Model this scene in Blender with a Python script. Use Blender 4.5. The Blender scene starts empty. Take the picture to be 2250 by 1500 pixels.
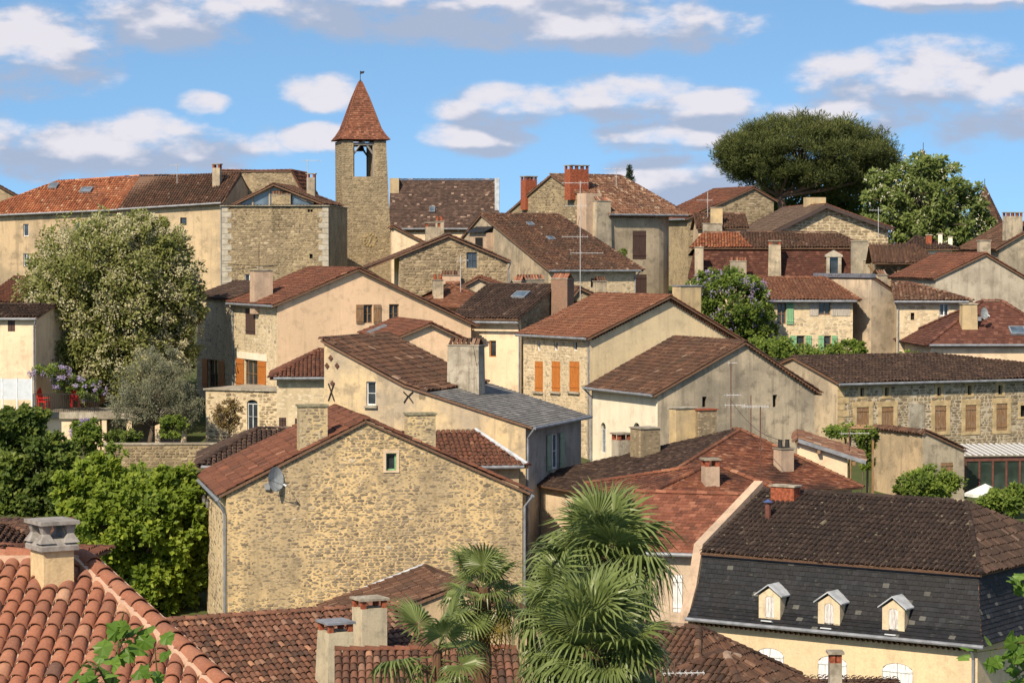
import bpy, math, random
from mathutils import Vector, Matrix
from mathutils.geometry import tessellate_polygon
random.seed(7)
R = math.radians
scene = bpy.context.scene
COL = scene.collection
# ---------------------------------------------------------------- camera
FPX, CX, CY, HOR = 5555.0, 1125.0, 750.0, 560.0      # focal length and centre in photo pixels, eye-level row
CAMZ = 18.0
PIT = math.atan((CY - HOR) / FPX)
cam = bpy.data.cameras.new('camera')
camo = bpy.data.objects.new('camera', cam); COL.objects.link(camo)
camo.location = (0, 0, CAMZ); camo.rotation_euler = (math.pi / 2 - PIT, 0, 0)
cam.sensor_width = 36; cam.lens = 36 * FPX / 2250.0
cam.clip_start = 0.5; cam.clip_end = 6000
scene.camera = camo
# ---------------------------------------------------------------- light
SUN_AZ, SUN_EL = R(27), R(40)          # sun behind the camera, to its left
sd = bpy.data.lights.new('sun', 'SUN'); sd.energy = 5.0; sd.angle = R(0.5); sd.color = (1.0, 0.85, 0.65)
so = bpy.data.objects.new('sun', sd); COL.objects.link(so)
tosun = Vector((-math.sin(SUN_AZ) * math.cos(SUN_EL), -math.cos(SUN_AZ) * math.cos(SUN_EL), math.sin(SUN_EL)))
so.rotation_euler = tosun.to_track_quat('Z', 'Y').to_euler(); so.location = (-30, -40, 80)
scene.view_settings.view_transform = 'Standard'; scene.view_settings.look = 'None'
scene.view_settings.gamma = 1; scene.view_settings.exposure = 0.42
scene.view_settings.use_curve_mapping = False
scene.cycles.max_bounces = 5; scene.cycles.diffuse_bounces = 3; scene.cycles.glossy_bounces = 2; scene.cycles.transmission_bounces = 3

def build_world():
    w = bpy.data.worlds.new('World'); scene.world = w; w.use_nodes = True
    w.cycles.sampling_method = 'MANUAL'; w.cycles.sample_map_resolution = 256
    nt = w.node_tree; N = nt.nodes; L = nt.links; N.clear()
    out = N.new('ShaderNodeOutputWorld'); bg = N.new('ShaderNodeBackground'); bg.inputs[1].default_value = 0.125
    L.new(bg.outputs[0], out.inputs[0])
    sky = N.new('ShaderNodeTexSky'); sky.sky_type = 'NISHITA'; sky.sun_disc = False
    sky.sun_elevation = SUN_EL; sky.sun_rotation = math.pi + SUN_AZ
    sky.altitude = 200; sky.air_density = 1.0; sky.dust_density = 0.6; sky.ozone_density = 2.5
    tc = N.new('ShaderNodeTexCoord'); sep = N.new('ShaderNodeSeparateXYZ'); L.new(tc.outputs['Generated'], sep.inputs[0])
    def M(op, a, b=None, c=None):
        n = N.new('ShaderNodeMath'); n.operation = op
        for i, x in enumerate((a, b, c)):
            if x is None: continue
            if isinstance(x, (int, float)): n.inputs[i].default_value = x
            else: L.new(x, n.inputs[i])
        return n.outputs[0]
    az = M('ARCTAN2', sep.outputs[0], sep.outputs[1]); el = M('ARCSINE', sep.outputs[2])
    cmb = N.new('ShaderNodeCombineXYZ'); L.new(az, cmb.inputs[0]); L.new(el, cmb.inputs[1]); vec = cmb.outputs[0]
    def noise(scale, detail, rough, off=(0, 0, 0), sc=(1, 2.1, 1)):
        mp = N.new('ShaderNodeMapping'); mp.inputs['Scale'].default_value = sc; mp.inputs['Location'].default_value = off
        L.new(vec, mp.inputs[0])
        n = N.new('ShaderNodeTexNoise'); n.noise_dimensions = '2D'; n.inputs['Scale'].default_value = scale; n.inputs['Detail'].default_value = detail
        n.inputs['Roughness'].default_value = rough; L.new(mp.outputs[0], n.inputs['Vector']); return n.outputs[0]
    n1 = noise(30, 6, .57); n2 = noise(30, 3, .57, (0, -.008 * 2.1, 0)); n3 = noise(9, 2, .5, (7, 2, 0), (1, 2.2, 1))
    # clouds of the photograph: centre and half size in photo pixels
    blobs = [(1000, 10, 680, 110), (1330, 62, 400, 85), (385, 45, 230, 105), (50, 130, 260, 120),
             (230, 325, 450, 95), (720, 205, 130, 52), (720, 305, 130, 42), (445, 232, 75, 36),
             (1050, 305, 160, 50), (1120, 240, 190, 66), (1370, 225, 210, 75), (1540, 240, 190, 56), (1460, 305, 230, 56),
             (2020, 190, 310, 120), (2200, 235, 260, 125), (1900, 255, 270, 58), (1500, 390, 210, 85), (2110, 4, 260, 44)]
    def blobset(lst, dy):
        acc = None
        for (bx, by, bw, bh) in lst:
            ca = math.atan((bx - CX) / FPX); ce = math.atan((HOR - by) / FPX) + dy; sx, sy = FPX / bw, FPX / bh
            mp = N.new('ShaderNodeMapping'); mp.inputs['Scale'].default_value = (sx, sy, 0); mp.inputs['Location'].default_value = (-ca * sx, -ce * sy, 0); L.new(vec, mp.inputs[0])
            g = N.new('ShaderNodeTexGradient'); g.gradient_type = 'SPHERICAL'; L.new(mp.outputs[0], g.inputs[0])
            acc = g.outputs['Fac'] if acc is None else M('MAXIMUM', acc, g.outputs['Fac'])
        return acc
    dens = blobset(blobs, 0); low = blobset([b for b in blobs if b[2] > 150], -.0065)
    # the rest of the sky: the same sort of scattered cloud
    far = M('MAXIMUM', M('SUBTRACT', M('ABSOLUTE', az), 0.215), M('SUBTRACT', el, 0.115))
    gen = M('MULTIPLY', M('MINIMUM', M('MAXIMUM', M('MULTIPLY', far, 30), 0), M('GREATER_THAN', el, 0.0)), M('MULTIPLY', M('SUBTRACT', n3, .5), 4))
    dens = M('MAXIMUM', dens, M('MINIMUM', gen, .7))
    dd = M('ADD', M('MINIMUM', dens, 0.5), M('MULTIPLY', M('SUBTRACT', n1, .5), 1.5))
    mr = N.new('ShaderNodeMapRange'); mr.interpolation_type = 'SMOOTHSTEP'; L.new(dd, mr.inputs[0])
    mr.inputs[1].default_value = .02; mr.inputs[2].default_value = .55
    alpha = M('MULTIPLY', mr.outputs[0], M('MINIMUM', M('MULTIPLY', dens, 6), 1))
    # lit tops, grey undersides
    T = M('ADD', M('MULTIPLY', M('SUBTRACT', dens, low), 2.6), M('MULTIPLY', M('SUBTRACT', n1, n2), 2.6))
    sh = N.new('ShaderNodeMapRange'); sh.interpolation_type = 'SMOOTHSTEP'
    L.new(T, sh.inputs[0]); sh.inputs[1].default_value = -.2; sh.inputs[2].default_value = .8
    cc = N.new('ShaderNodeMix'); cc.data_type = 'RGBA'; L.new(sh.outputs[0], cc.inputs[0])
    cc.inputs[6].default_value = (2.5, 2.9, 3.8, 1); cc.inputs[7].default_value = (5.1, 4.85, 5.1, 1)
    mx = N.new('ShaderNodeMix'); mx.data_type = 'RGBA'; L.new(M('MULTIPLY', alpha, .92), mx.inputs[0])
    tint = N.new('ShaderNodeMix'); tint.data_type = 'RGBA'; tint.blend_type = 'MULTIPLY'; tint.inputs[0].default_value = 1; tint.inputs[7].default_value = (.88, 1.04, 1.04, 1)
    L.new(sky.outputs[0], tint.inputs[6]); L.new(tint.outputs[2], mx.inputs[6]); L.new(cc.outputs[2], mx.inputs[7])
    L.new(mx.outputs[2], bg.inputs[0])
    # the clear spring air of the photograph: read the sky a little higher than the true elevation
    hv = N.new('ShaderNodeCombineXYZ'); L.new(sep.outputs[0], hv.inputs[0]); L.new(sep.outputs[1], hv.inputs[1]); L.new(M('ADD', M('MULTIPLY', sep.outputs[2], 1.5), .2), hv.inputs[2])
    nv = N.new('ShaderNodeVectorMath'); nv.operation = 'NORMALIZE'; L.new(hv.outputs[0], nv.inputs[0]); L.new(nv.outputs[0], sky.inputs[0])
build_world()

# ---------------------------------------------------------------- pixel rays, terrain
FWD = Vector((0, math.cos(PIT), -math.sin(PIT))); UP = Vector((0, math.sin(PIT), math.cos(PIT)))
def ray(px, py): return Vector((1, 0, 0)) * ((px - CX) / FPX) + UP * ((CY - py) / FPX) + FWD
def pt(px, py, D):
    d = ray(px, py); return Vector((0, 0, CAMZ)) + d * (D / d.y)
TER = [(-400, 2), (0, 1), (60, 1), (80, 1.5), (95, 2.5), (112, 4.8), (128, 6.2), (150, 7.4), (165, 10.2), (190, 14.2), (215, 15.6), (250, 14.5), (300, 4), (420, -6), (6000, -10)]
def gz(x, y):
    for (a, za), (b, zb) in zip(TER, TER[1:]):
        if y <= b:
            t = (y - a) / (b - a); t = max(0, min(1, t)); return za + (zb - za) * t
    return TER[-1][1]
def lerp(a, b, t): return a + (b - a) * t
# ---------------------------------------------------------------- materials
MATS = {}
def lin(c):
    return tuple(((x / 255) / 12.92 if x / 255 <= .04045 else ((x / 255 + .055) / 1.055) ** 2.4) for x in c) + (1,)
class NB:
    def __init__(s, name):
        m = bpy.data.materials.new(name); m.use_nodes = True; s.m = m; s.nt = m.node_tree; s.N = s.nt.nodes; s.L = s.nt.links
        s.b = s.N['Principled BSDF']; s.tc = s.N.new('ShaderNodeTexCoord'); oi = s.N.new('ShaderNodeObjectInfo'); sc_ = s.N.new('ShaderNodeVectorMath'); sc_.operation = 'SCALE'; sc_.inputs[0].default_value = (37, 23, 11); s.L.new(oi.outputs['Random'], sc_.inputs['Scale'])
        ad = s.N.new('ShaderNodeVectorMath'); ad.operation = 'ADD'; s.L.new(s.tc.outputs['Object'], ad.inputs[0]); s.L.new(sc_.outputs[0], ad.inputs[1]); s.co = ad.outputs[0]
    def noise(s, scale, detail=4, rough=.55, sc=None, off=0):
        n = s.N.new('ShaderNodeTexNoise'); n.inputs['Scale'].default_value = scale; n.inputs['Detail'].default_value = detail; n.inputs['Roughness'].default_value = rough
        src = s.co
        mp = s.N.new('ShaderNodeMapping'); mp.inputs['Scale'].default_value = sc or (1, 1, 1); mp.inputs['Location'].default_value = (off, off * .7, off * 1.3)
        s.L.new(src, mp.inputs[0]); s.L.new(mp.outputs[0], n.inputs['Vector']); return n.outputs[0]
    def ramp(s, fac, stops):
        r = s.N.new('ShaderNodeValToRGB'); el = r.color_ramp.elements
        while len(el) < len(stops): el.new(.5)
        for e, (p, c) in zip(el, stops): e.position = p; e.color = c if len(c) == 4 else tuple(c) + (1,)
        s.L.new(fac, r.inputs[0]); return r.outputs[0]
    def mr(s, fac, a, b, lo=0., hi=1.):
        r = s.N.new('ShaderNodeMapRange'); r.interpolation_type = 'SMOOTHSTEP'
        for i, v in enumerate((a, b, lo, hi)): r.inputs[i + 1].default_value = v
        s.L.new(fac, r.inputs[0]); return r.outputs[0]
    def mix(s, f, a, b, mode='MIX'):
        n = s.N.new('ShaderNodeMix'); n.data_type = 'RGBA'; n.blend_type = mode
        for i, x in ((0, f), (6, a), (7, b)):
            if isinstance(x, (int, float)): n.inputs[i].default_value = x
            elif isinstance(x, tuple): n.inputs[i].default_value = x if len(x) == 4 else x + (1,)
            else: s.L.new(x, n.inputs[i])
        return n.outputs[2]
    def mul(s, a, b):
        n = s.N.new('ShaderNodeMath'); n.operation = 'MULTIPLY'
        for i, x in enumerate((a, b)):
            if isinstance(x, (int, float)): n.inputs[i].default_value = x
            else: s.L.new(x, n.inputs[i])
        return n.outputs[0]
    def attr(s, name):
        a = s.N.new('ShaderNodeAttribute'); a.attribute_name = name; return a.outputs['Fac']
    def bump(s, h, strength=.4, dist=.03):
        b = s.N.new('ShaderNodeBump'); b.inputs['Strength'].default_value = strength; b.inputs['Distance'].default_value = dist
        s.L.new(h, b.inputs['Height']); s.L.new(b.outputs[0], s.b.inputs['Normal'])
    def done(s, col, rough=.9, spec=.2):
        if isinstance(col, tuple): s.b.inputs['Base Color'].default_value = col if len(col) == 4 else col + (1,)
        else: s.L.new(col, s.b.inputs['Base Color'])
        s.b.inputs['Roughness'].default_value = rough; s.b.inputs['Specular IOR Level'].default_value = spec
        return s.m
def dk(c, k): return (c[0] * k, c[1] * k, c[2] * k, 1)

def plaster(name, col, stain, amt=.5, stones=None, sc=1.0):
    """old lime render: broad patches, run-off streaks, fine grain"""
    if name in MATS: return MATS[name]
    b = NB(name); big = b.noise(.35 * sc, 5, .6); mid = b.noise(1.6 * sc, 6, .65, off=5); streak = b.noise(1.1 * sc, 5, .6, (2.6, 2.6, .22), 9); fine = b.noise(14, 4, .6, off=3)
    c = b.mix(b.mul(b.mr(big, .38, .62), min(1, amt * 1.2)), col, stain)
    c = b.mix(b.mul(b.mr(streak, .48, .68), amt * .75), c, dk(stain, .75))
    c = b.mix(b.mul(b.mr(mid, .5, .66), amt * .7), c, dk(stain, .58))
    c = b.mix(b.mul(b.mr(mid, .3, .42, 1., 0.), .35), c, dk(col, 1.12))
    c = b.mix(.3, c, b.ramp(fine, [(.3, (.35, .35, .35)), (.7, (.65, .65, .65))]), 'OVERLAY')
    if stones:
        v = b.N.new('ShaderNodeTexVoronoi'); v.inputs['Scale'].default_value = stones[0]; v.inputs['Randomness'].default_value = .9
        mp = b.N.new('ShaderNodeMapping'); mp.inputs['Scale'].default_value = (1, 1, 1.9); b.L.new(b.co, mp.inputs[0]); b.L.new(mp.outputs[0], v.inputs['Vector'])
        vc = b.ramp(v.outputs['Color'], [(.2, stones[1]), (.55, stones[2]), (.85, stones[3])])
        msk = b.mul(b.mr(v.outputs['Distance'], .28, .5, 1., 0.), b.mr(b.noise(.8, 5, .6, off=13), .5 - stones[4] * .3, .62 - stones[4] * .3))
        c = b.mix(msk, c, vc)
    b.bump(b.noise(22, 6, .7), .5, .02)
    MATS[name] = b.done(c, .95, .1); return b.m
def rnd_mat(name, stops, mot=(.5, (.1, .1, .1, 1)), lichen=None, moss=None, rough=.9, grain=12, streak=None):
    """colour per piece from the face attribute rnd, plus mottling / lichen"""
    if name in MATS: return MATS[name]
    b = NB(name); c = b.ramp(b.attr('rnd'), stops)
    c = b.mix(b.mul(b.mr(b.noise(.55, 5, .62), .42, .7), mot[0]), c, mot[1])
    c = b.mix(.45, c, b.ramp(b.noise(grain, 5, .65, off=2), [(.28, (.25, .25, .25)), (.72, (.75, .75, .75))]), 'OVERLAY')
    if lichen: c = b.mix(b.mul(b.mr(b.noise(lichen[2], 4, .7, off=4), .6, .72), lichen[0]), c, lichen[1])
    if moss: c = b.mix(b.mul(b.mr(b.noise(.9, 5, .7, off=8), .58, .75), moss[0]), c, moss[1])
    b.bump(b.noise(18, 5, .7), .4, .015)
    MATS[name] = b.done(c, rough, .15); return b.m
def flat_mat(name, col, rough=.6, var=.25, spec=.3, scale=5, metal=0., bump=.15):
    if name in MATS: return MATS[name]
    b = NB(name); n = b.noise(scale, 5, .6)
    c = b.mix(b.mr(n, .3, .7), dk(col, 1 - var), dk(col, 1 + var * .6))
    b.bump(b.noise(40, 4, .6), bump, .01); b.done(c, rough, spec); b.b.inputs['Metallic'].default_value = metal
    MATS[name] = b.m; return b.m
def wood_mat(name, col, rough=.7, worn=0.):
    if name in MATS: return MATS[name]
    b = NB(name); n = b.noise(6, 5, .6, (6, 6, .5)); c = b.mix(b.mr(n, .3, .75), dk(col, .65), dk(col, 1.2))
    if worn: c = b.mix(b.mul(b.mr(b.noise(3, 5, .7, (4, 4, .8), 3), .5, .62), worn), c, (.3, .28, .25, 1))
    b.bump(n, .3, .01); MATS[name] = b.done(c, rough, .25); return b.m
def glass_mat(name='window_glass', col=(.02, .025, .03, 1), rough=.08):
    if name in MATS: return MATS[name]
    b = NB(name); n = b.noise(1.5, 2, .5); b.done(b.mix(b.mr(n, .3, .7), col, dk(col, 2.2)), rough, .6); MATS[name] = b.m; return b.m
def leaf_mat(name, stops, trans=.25, rough=.55):
    if name in MATS: return MATS[name]
    b = NB(name); c = b.ramp(b.attr('rnd'), stops)
    c = b.mix(b.mul(b.mr(b.noise(.7, 3, .5), .35, .7), .35), c, dk(stops[0][1], .8))
    b.done(c, rough, .3)
    tr = b.N.new('ShaderNodeBsdfTranslucent'); b.L.new(c, tr.inputs[0]); mx = b.N.new('ShaderNodeMixShader'); mx.inputs[0].default_value = trans
    out = b.N['Material Output']; b.L.new(b.b.outputs[0], mx.inputs[1]); b.L.new(tr.outputs[0], mx.inputs[2]); b.L.new(mx.outputs[0], out.inputs[0])
    MATS[name] = b.m; return b.m

def C(*rgb): return lin(rgb)
# wall colours are albedos
PEACH = lambda: plaster('peach_render', (.70, .50, .33, 1), (.56, .41, .27, 1), .5)
CREAM = lambda: plaster('cream_render', (.70, .55, .38, 1), (.54, .42, .29, 1), .55)
WHITEW = lambda: plaster('white_render', (.76, .70, .56, 1), (.62, .55, .42, 1), .35)
TANW = lambda: plaster('tan_render', (.48, .36, .225, 1), (.30, .24, .16, 1), .8)
GREYW = lambda: plaster('grey_render', (.44, .37, .27, 1), (.25, .22, .17, 1), .9)
GREYD = lambda: plaster('dull_grey_render', (.34, .31, .27, 1), (.22, .205, .18, 1), .6)
YELW = lambda: plaster('ochre_render', (.60, .45, .23, 1), (.38, .30, .19, 1), .75)
STONEY = lambda: plaster('ochre_mortar', (.62, .455, .235, 1), (.40, .31, .185, 1), .85, (6.5, (.16, .13, .09, 1), (.30, .24, .15, 1), (.45, .37, .25, 1), 1.))
STONEC = lambda: plaster('pale_stone_wall', (.60, .49, .32, 1), (.44, .36, .24, 1), .6, (4.2, (.36, .29, .20, 1), (.52, .42, .28, 1), (.62, .54, .40, 1), .9))
STONEG = lambda: plaster('grey_stone_mortar', (.36, .285, .175, 1), (.22, .175, .115, 1), .8, (5., (.15, .12, .08, 1), (.30, .24, .15, 1), (.42, .34, .23, 1), 1.2))
PINKW = lambda: plaster('pink_mortar', (.52, .37, .26, 1), (.36, .28, .21, 1), .6)
ST_OCHRE = lambda: rnd_mat('ochre_rubble_stone', [(0, (.15, .12, .085, 1)), (.35, (.25, .20, .14, 1)), (.65, (.37, .295, .19, 1)), (.9, (.50, .39, .23, 1)), (1, (.52, .46, .36, 1))], (.6, (.19, .155, .105, 1)))
ST_GREY = lambda: rnd_mat('grey_rubble_stone', [(0, (.14, .11, .075, 1)), (.4, (.235, .185, .12, 1)), (.7, (.32, .255, .16, 1)), (1, (.44, .36, .25, 1))], (.5, (.15, .12, .075, 1)), (.2, (.40, .35, .26, 1), 2.5))
ST_TAN = lambda: rnd_mat('tan_ashlar_stone', [(0, (.19, .15, .095, 1)), (.5, (.275, .22, .14, 1)), (1, (.38, .31, .20, 1))], (.5, (.19, .155, .10, 1)), (.2, (.42, .36, .27, 1), 2))
ST_PALE = lambda: rnd_mat('pale_rubble_stone', [(0, (.30, .25, .18, 1)), (.5, (.46, .38, .26, 1)), (1, (.60, .52, .38, 1))], (.35, (.28, .23, .16, 1)))
QUOIN = lambda: flat_mat('ochre_quoin_stone', (.46, .35, .195, 1), .9, .3, .1, 2.5)
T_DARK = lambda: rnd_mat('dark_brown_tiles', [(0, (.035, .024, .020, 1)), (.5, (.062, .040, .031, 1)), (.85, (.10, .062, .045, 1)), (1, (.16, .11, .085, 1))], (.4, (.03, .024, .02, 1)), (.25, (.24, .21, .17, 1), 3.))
T_BROWN = lambda: rnd_mat('brown_canal_tiles', [(0, (.045, .028, .021, 1)), (.35, (.085, .046, .031, 1)), (.7, (.13, .068, .043, 1)), (.92, (.19, .112, .074, 1)), (1, (.28, .20, .145, 1))], (.6, (.05, .037, .028, 1)), (.3, (.30, .25, .18, 1), 2.4))
T_RED = lambda: rnd_mat('red_brown_tiles', [(0, (.07, .034, .024, 1)), (.4, (.125, .052, .033, 1)), (.8, (.18, .074, .044, 1)), (1, (.26, .13, .082, 1))], (.5, (.075, .042, .03, 1)), (.2, (.28, .18, .12, 1), 2.))
T_ORANGE = lambda: rnd_mat('orange_roof_tiles', [(0, (.12, .054, .034, 1)), (.5, (.175, .074, .043, 1)), (1, (.25, .125, .075, 1))], (.5, (.11, .055, .035, 1)), (.2, (.32, .2, .12, 1), 2.))
T_MIXED = lambda: rnd_mat('mottled_red_tiles', [(0, (.13, .05, .03, 1)), (.3, (.26, .085, .04, 1)), (.6, (.37, .13, .06, 1)), (.85, (.46, .22, .11, 1)), (1, (.52, .38, .24, 1))], (.35, (.14, .07, .045, 1)), (.35, (.5, .38, .25, 1), 1.5))
T_ROUGH = lambda: rnd_mat('lichened_tiles', [(0, (.07, .04, .03, 1)), (.4, (.15, .075, .048, 1)), (.7, (.24, .13, .08, 1)), (1, (.42, .34, .25, 1))], (.4, (.07, .05, .04, 1)), (.6, (.42, .38, .28, 1), 2.2), (.4, (.16, .13, .05, 1)))
T_NEW = lambda: rnd_mat('new_terracotta_tiles', [(0, (.09, .06, .05, 1)), (.15, (.19, .085, .055, 1)), (.4, (.25, .102, .062, 1)), (.7, (.295, .122, .072, 1)), (.9, (.35, .18, .11, 1)), (1, (.40, .25, .165, 1))], (.6, (.19, .10, .072, 1)), (.5, (.12, .09, .075, 1), 9.), None, .9, 24)
T_SLATE = lambda: rnd_mat('blue_black_slates', [(0, (.015, .016, .018, 1)), (.6, (.020, .021, .024, 1)), (.97, (.028, .03, .034, 1)), (1, (.1, .1, .09, 1))], (.4, (.022, .02, .018, 1)), (.3, (.16, .15, .11, 1), 5.), None, .55)
T_GREYS = lambda: rnd_mat('grey_slate_sheets', [(0, (.13, .125, .12, 1)), (.6, (.19, .185, .175, 1)), (1, (.27, .26, .24, 1))], (.5, (.11, .105, .10, 1)), (.3, (.3, .29, .26, 1), 3.))
T_FLECK = lambda: rnd_mat('dark_flecked_tiles', [(0, (.026, .019, .017, 1)), (.55, (.042, .029, .024, 1)), (.93, (.06, .042, .034, 1)), (.96, (.09, .07, .05, 1)), (1, (.34, .30, .20, 1))], (.3, (.025, .02, .018, 1)), (.75, (.27, .24, .16, 1), 4.5))
ZINC = lambda: flat_mat('zinc', (.20, .215, .24, 1), .5, .3, .4, 3)
ZINCL = lambda: flat_mat('pale_zinc', (.42, .45, .48, 1), .5, .25, .4, 3)
IRON = lambda: flat_mat('dark_iron', (.03, .028, .028, 1), .6, .3, .3)
BRICK = lambda: flat_mat('red_brick', (.28, .085, .045, 1), .9, .45, .1, 9)
DARKIN = lambda: flat_mat('dark_interior', (.012, .011, .010, 1), .9)
ORANGEW = lambda: wood_mat('orange_varnished_wood', (.46, .16, .035, 1), .5)
BROWNW = lambda: wood_mat('brown_painted_wood', (.085, .05, .04, 1), .6)
OAKW = lambda: wood_mat('weathered_oak', (.26, .15, .075, 1), .8, .4)
GREENW = lambda: wood_mat('green_painted_wood', (.20, .40, .22, 1), .6)
SAGEW = lambda: wood_mat('sage_painted_wood', (.24, .32, .24, 1), .6)
WHITEP = lambda: wood_mat('white_painted_wood', (.74, .75, .76, 1), .5)
WORNW = lambda: wood_mat('worn_white_wood', (.62, .60, .58, 1), .8, .7)
GREYWD = lambda: wood_mat('grey_weathered_wood', (.20, .18, .16, 1), .85)
BARK = lambda: wood_mat('bark', (.12, .09, .065, 1), .95)
CONC = lambda: plaster('old_concrete', (.40, .36, .29, 1), (.24, .21, .16, 1), .9, None, 2.)
CHIMP = lambda: plaster('chimney_render', (.46, .38, .27, 1), (.27, .23, .17, 1), .8, None, 2.)

# ---------------------------------------------------------------- mesh helpers
class MB:
    def __init__(s): s.v = []; s.f = []; s.r = []
    def add(s, vs, fs, r=0.5):
        k = len(s.v); s.v.extend([tuple(x) for x in vs]); s.f.extend([tuple(i + k for i in f) for f in fs]); s.r.extend([r] * len(fs))
    def box(s, a, b, r=.5):
        x0, y0, z0 = a; x1, y1, z1 = b
        s.add([(x0, y0, z0), (x1, y0, z0), (x1, y1, z0), (x0, y1, z0), (x0, y0, z1), (x1, y0, z1), (x1, y1, z1), (x0, y1, z1)],
              [(0, 3, 2, 1), (4, 5, 6, 7), (0, 1, 5, 4), (1, 2, 6, 5), (2, 3, 7, 6), (3, 0, 4, 7)], r)
    def obox(s, c, ax, ay, az, r=.5):
        """box from centre and three half-axis vectors"""
        c, ax, ay, az = map(Vector, (c, ax, ay, az)); vs = []
        for k in (-1, 1):
            for (i, j) in ((-1, -1), (1, -1), (1, 1), (-1, 1)): vs.append(c + ax * i + ay * j + az * k)
        s.add(vs, [(0, 3, 2, 1), (4, 5, 6, 7), (0, 1, 5, 4), (1, 2, 6, 5), (2, 3, 7, 6), (3, 0, 4, 7)], r)
    def tube(s, pts, rad, n=6, r=.5, cap=True):
        pts = [Vector(p) for p in pts]; rads = rad if isinstance(rad, (list, tuple)) else [rad] * len(pts)
        vs = []; prev = None
        for i, p in enumerate(pts):
            t = (pts[min(i + 1, len(pts) - 1)] - pts[max(i - 1, 0)]); t = t.normalized() if t.length > 1e-9 else Vector((0, 0, 1))
            ref = Vector((0, 0, 1)) if abs(t.z) < .9 else Vector((1, 0, 0))
            if prev is not None: ref = prev
            a = (ref - t * ref.dot(t)); a = a.normalized() if a.length > 1e-6 else t.orthogonal().normalized(); b = t.cross(a); prev = a
            for k in range(n): q = 2 * math.pi * k / n; vs.append(p + (a * math.cos(q) + b * math.sin(q)) * rads[i])
        fs = []
        for i in range(len(pts) - 1):
            for k in range(n): fs.append((i * n + k, i * n + (k + 1) % n, (i + 1) * n + (k + 1) % n, (i + 1) * n + k))
        if cap: fs.append(tuple(range(n - 1, -1, -1))); fs.append(tuple((len(pts) - 1) * n + k for k in range(n)))
        s.add(vs, fs, r)
    def prism(s, poly, d):
        """polygon (list of 3D points) extruded by the vector d"""
        n = len(poly); d = Vector(d); P = [Vector(p) for p in poly]
        s.add(P + [p + d for p in P], [tuple(range(n))[::-1], tuple(range(n, 2 * n))] + [(i, (i + 1) % n, n + (i + 1) % n, n + i) for i in range(n)])
    def build(s, name, mat, parent=None, smooth=False, kind=None):
        me = bpy.data.meshes.new(name); me.from_pydata(s.v, [], s.f); me.update()
        at = me.attributes.new('rnd', 'FLOAT', 'FACE'); at.data.foreach_set('value', s.r)
        if smooth: me.polygons.foreach_set('use_smooth', [True] * len(me.polygons))
        me.materials.append(mat)
        o = bpy.data.objects.new(name, me); COL.objects.link(o)
        if parent: o.parent = parent
        if kind: o['kind'] = kind
        return o
def empty(name, loc, rz=0):
    o = bpy.data.objects.new(name, None); COL.objects.link(o); o.location = loc; o.rotation_euler = (0, 0, rz); o.empty_display_size = .5; return o
def tag(o, label, cat, group=None, kind=None):
    o['label'] = label; o['category'] = cat
    if group: o['group'] = group
    if kind: o['kind'] = kind
    return o
def inpoly(x, y, P):
    c = False; n = len(P)
    for i in range(n):
        (x1, y1), (x2, y2) = P[i], P[i - 1]
        if (y1 > y) != (y2 > y) and x < (x2 - x1) * (y - y1) / (y2 - y1) + x1: c = not c
    return c

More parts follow.
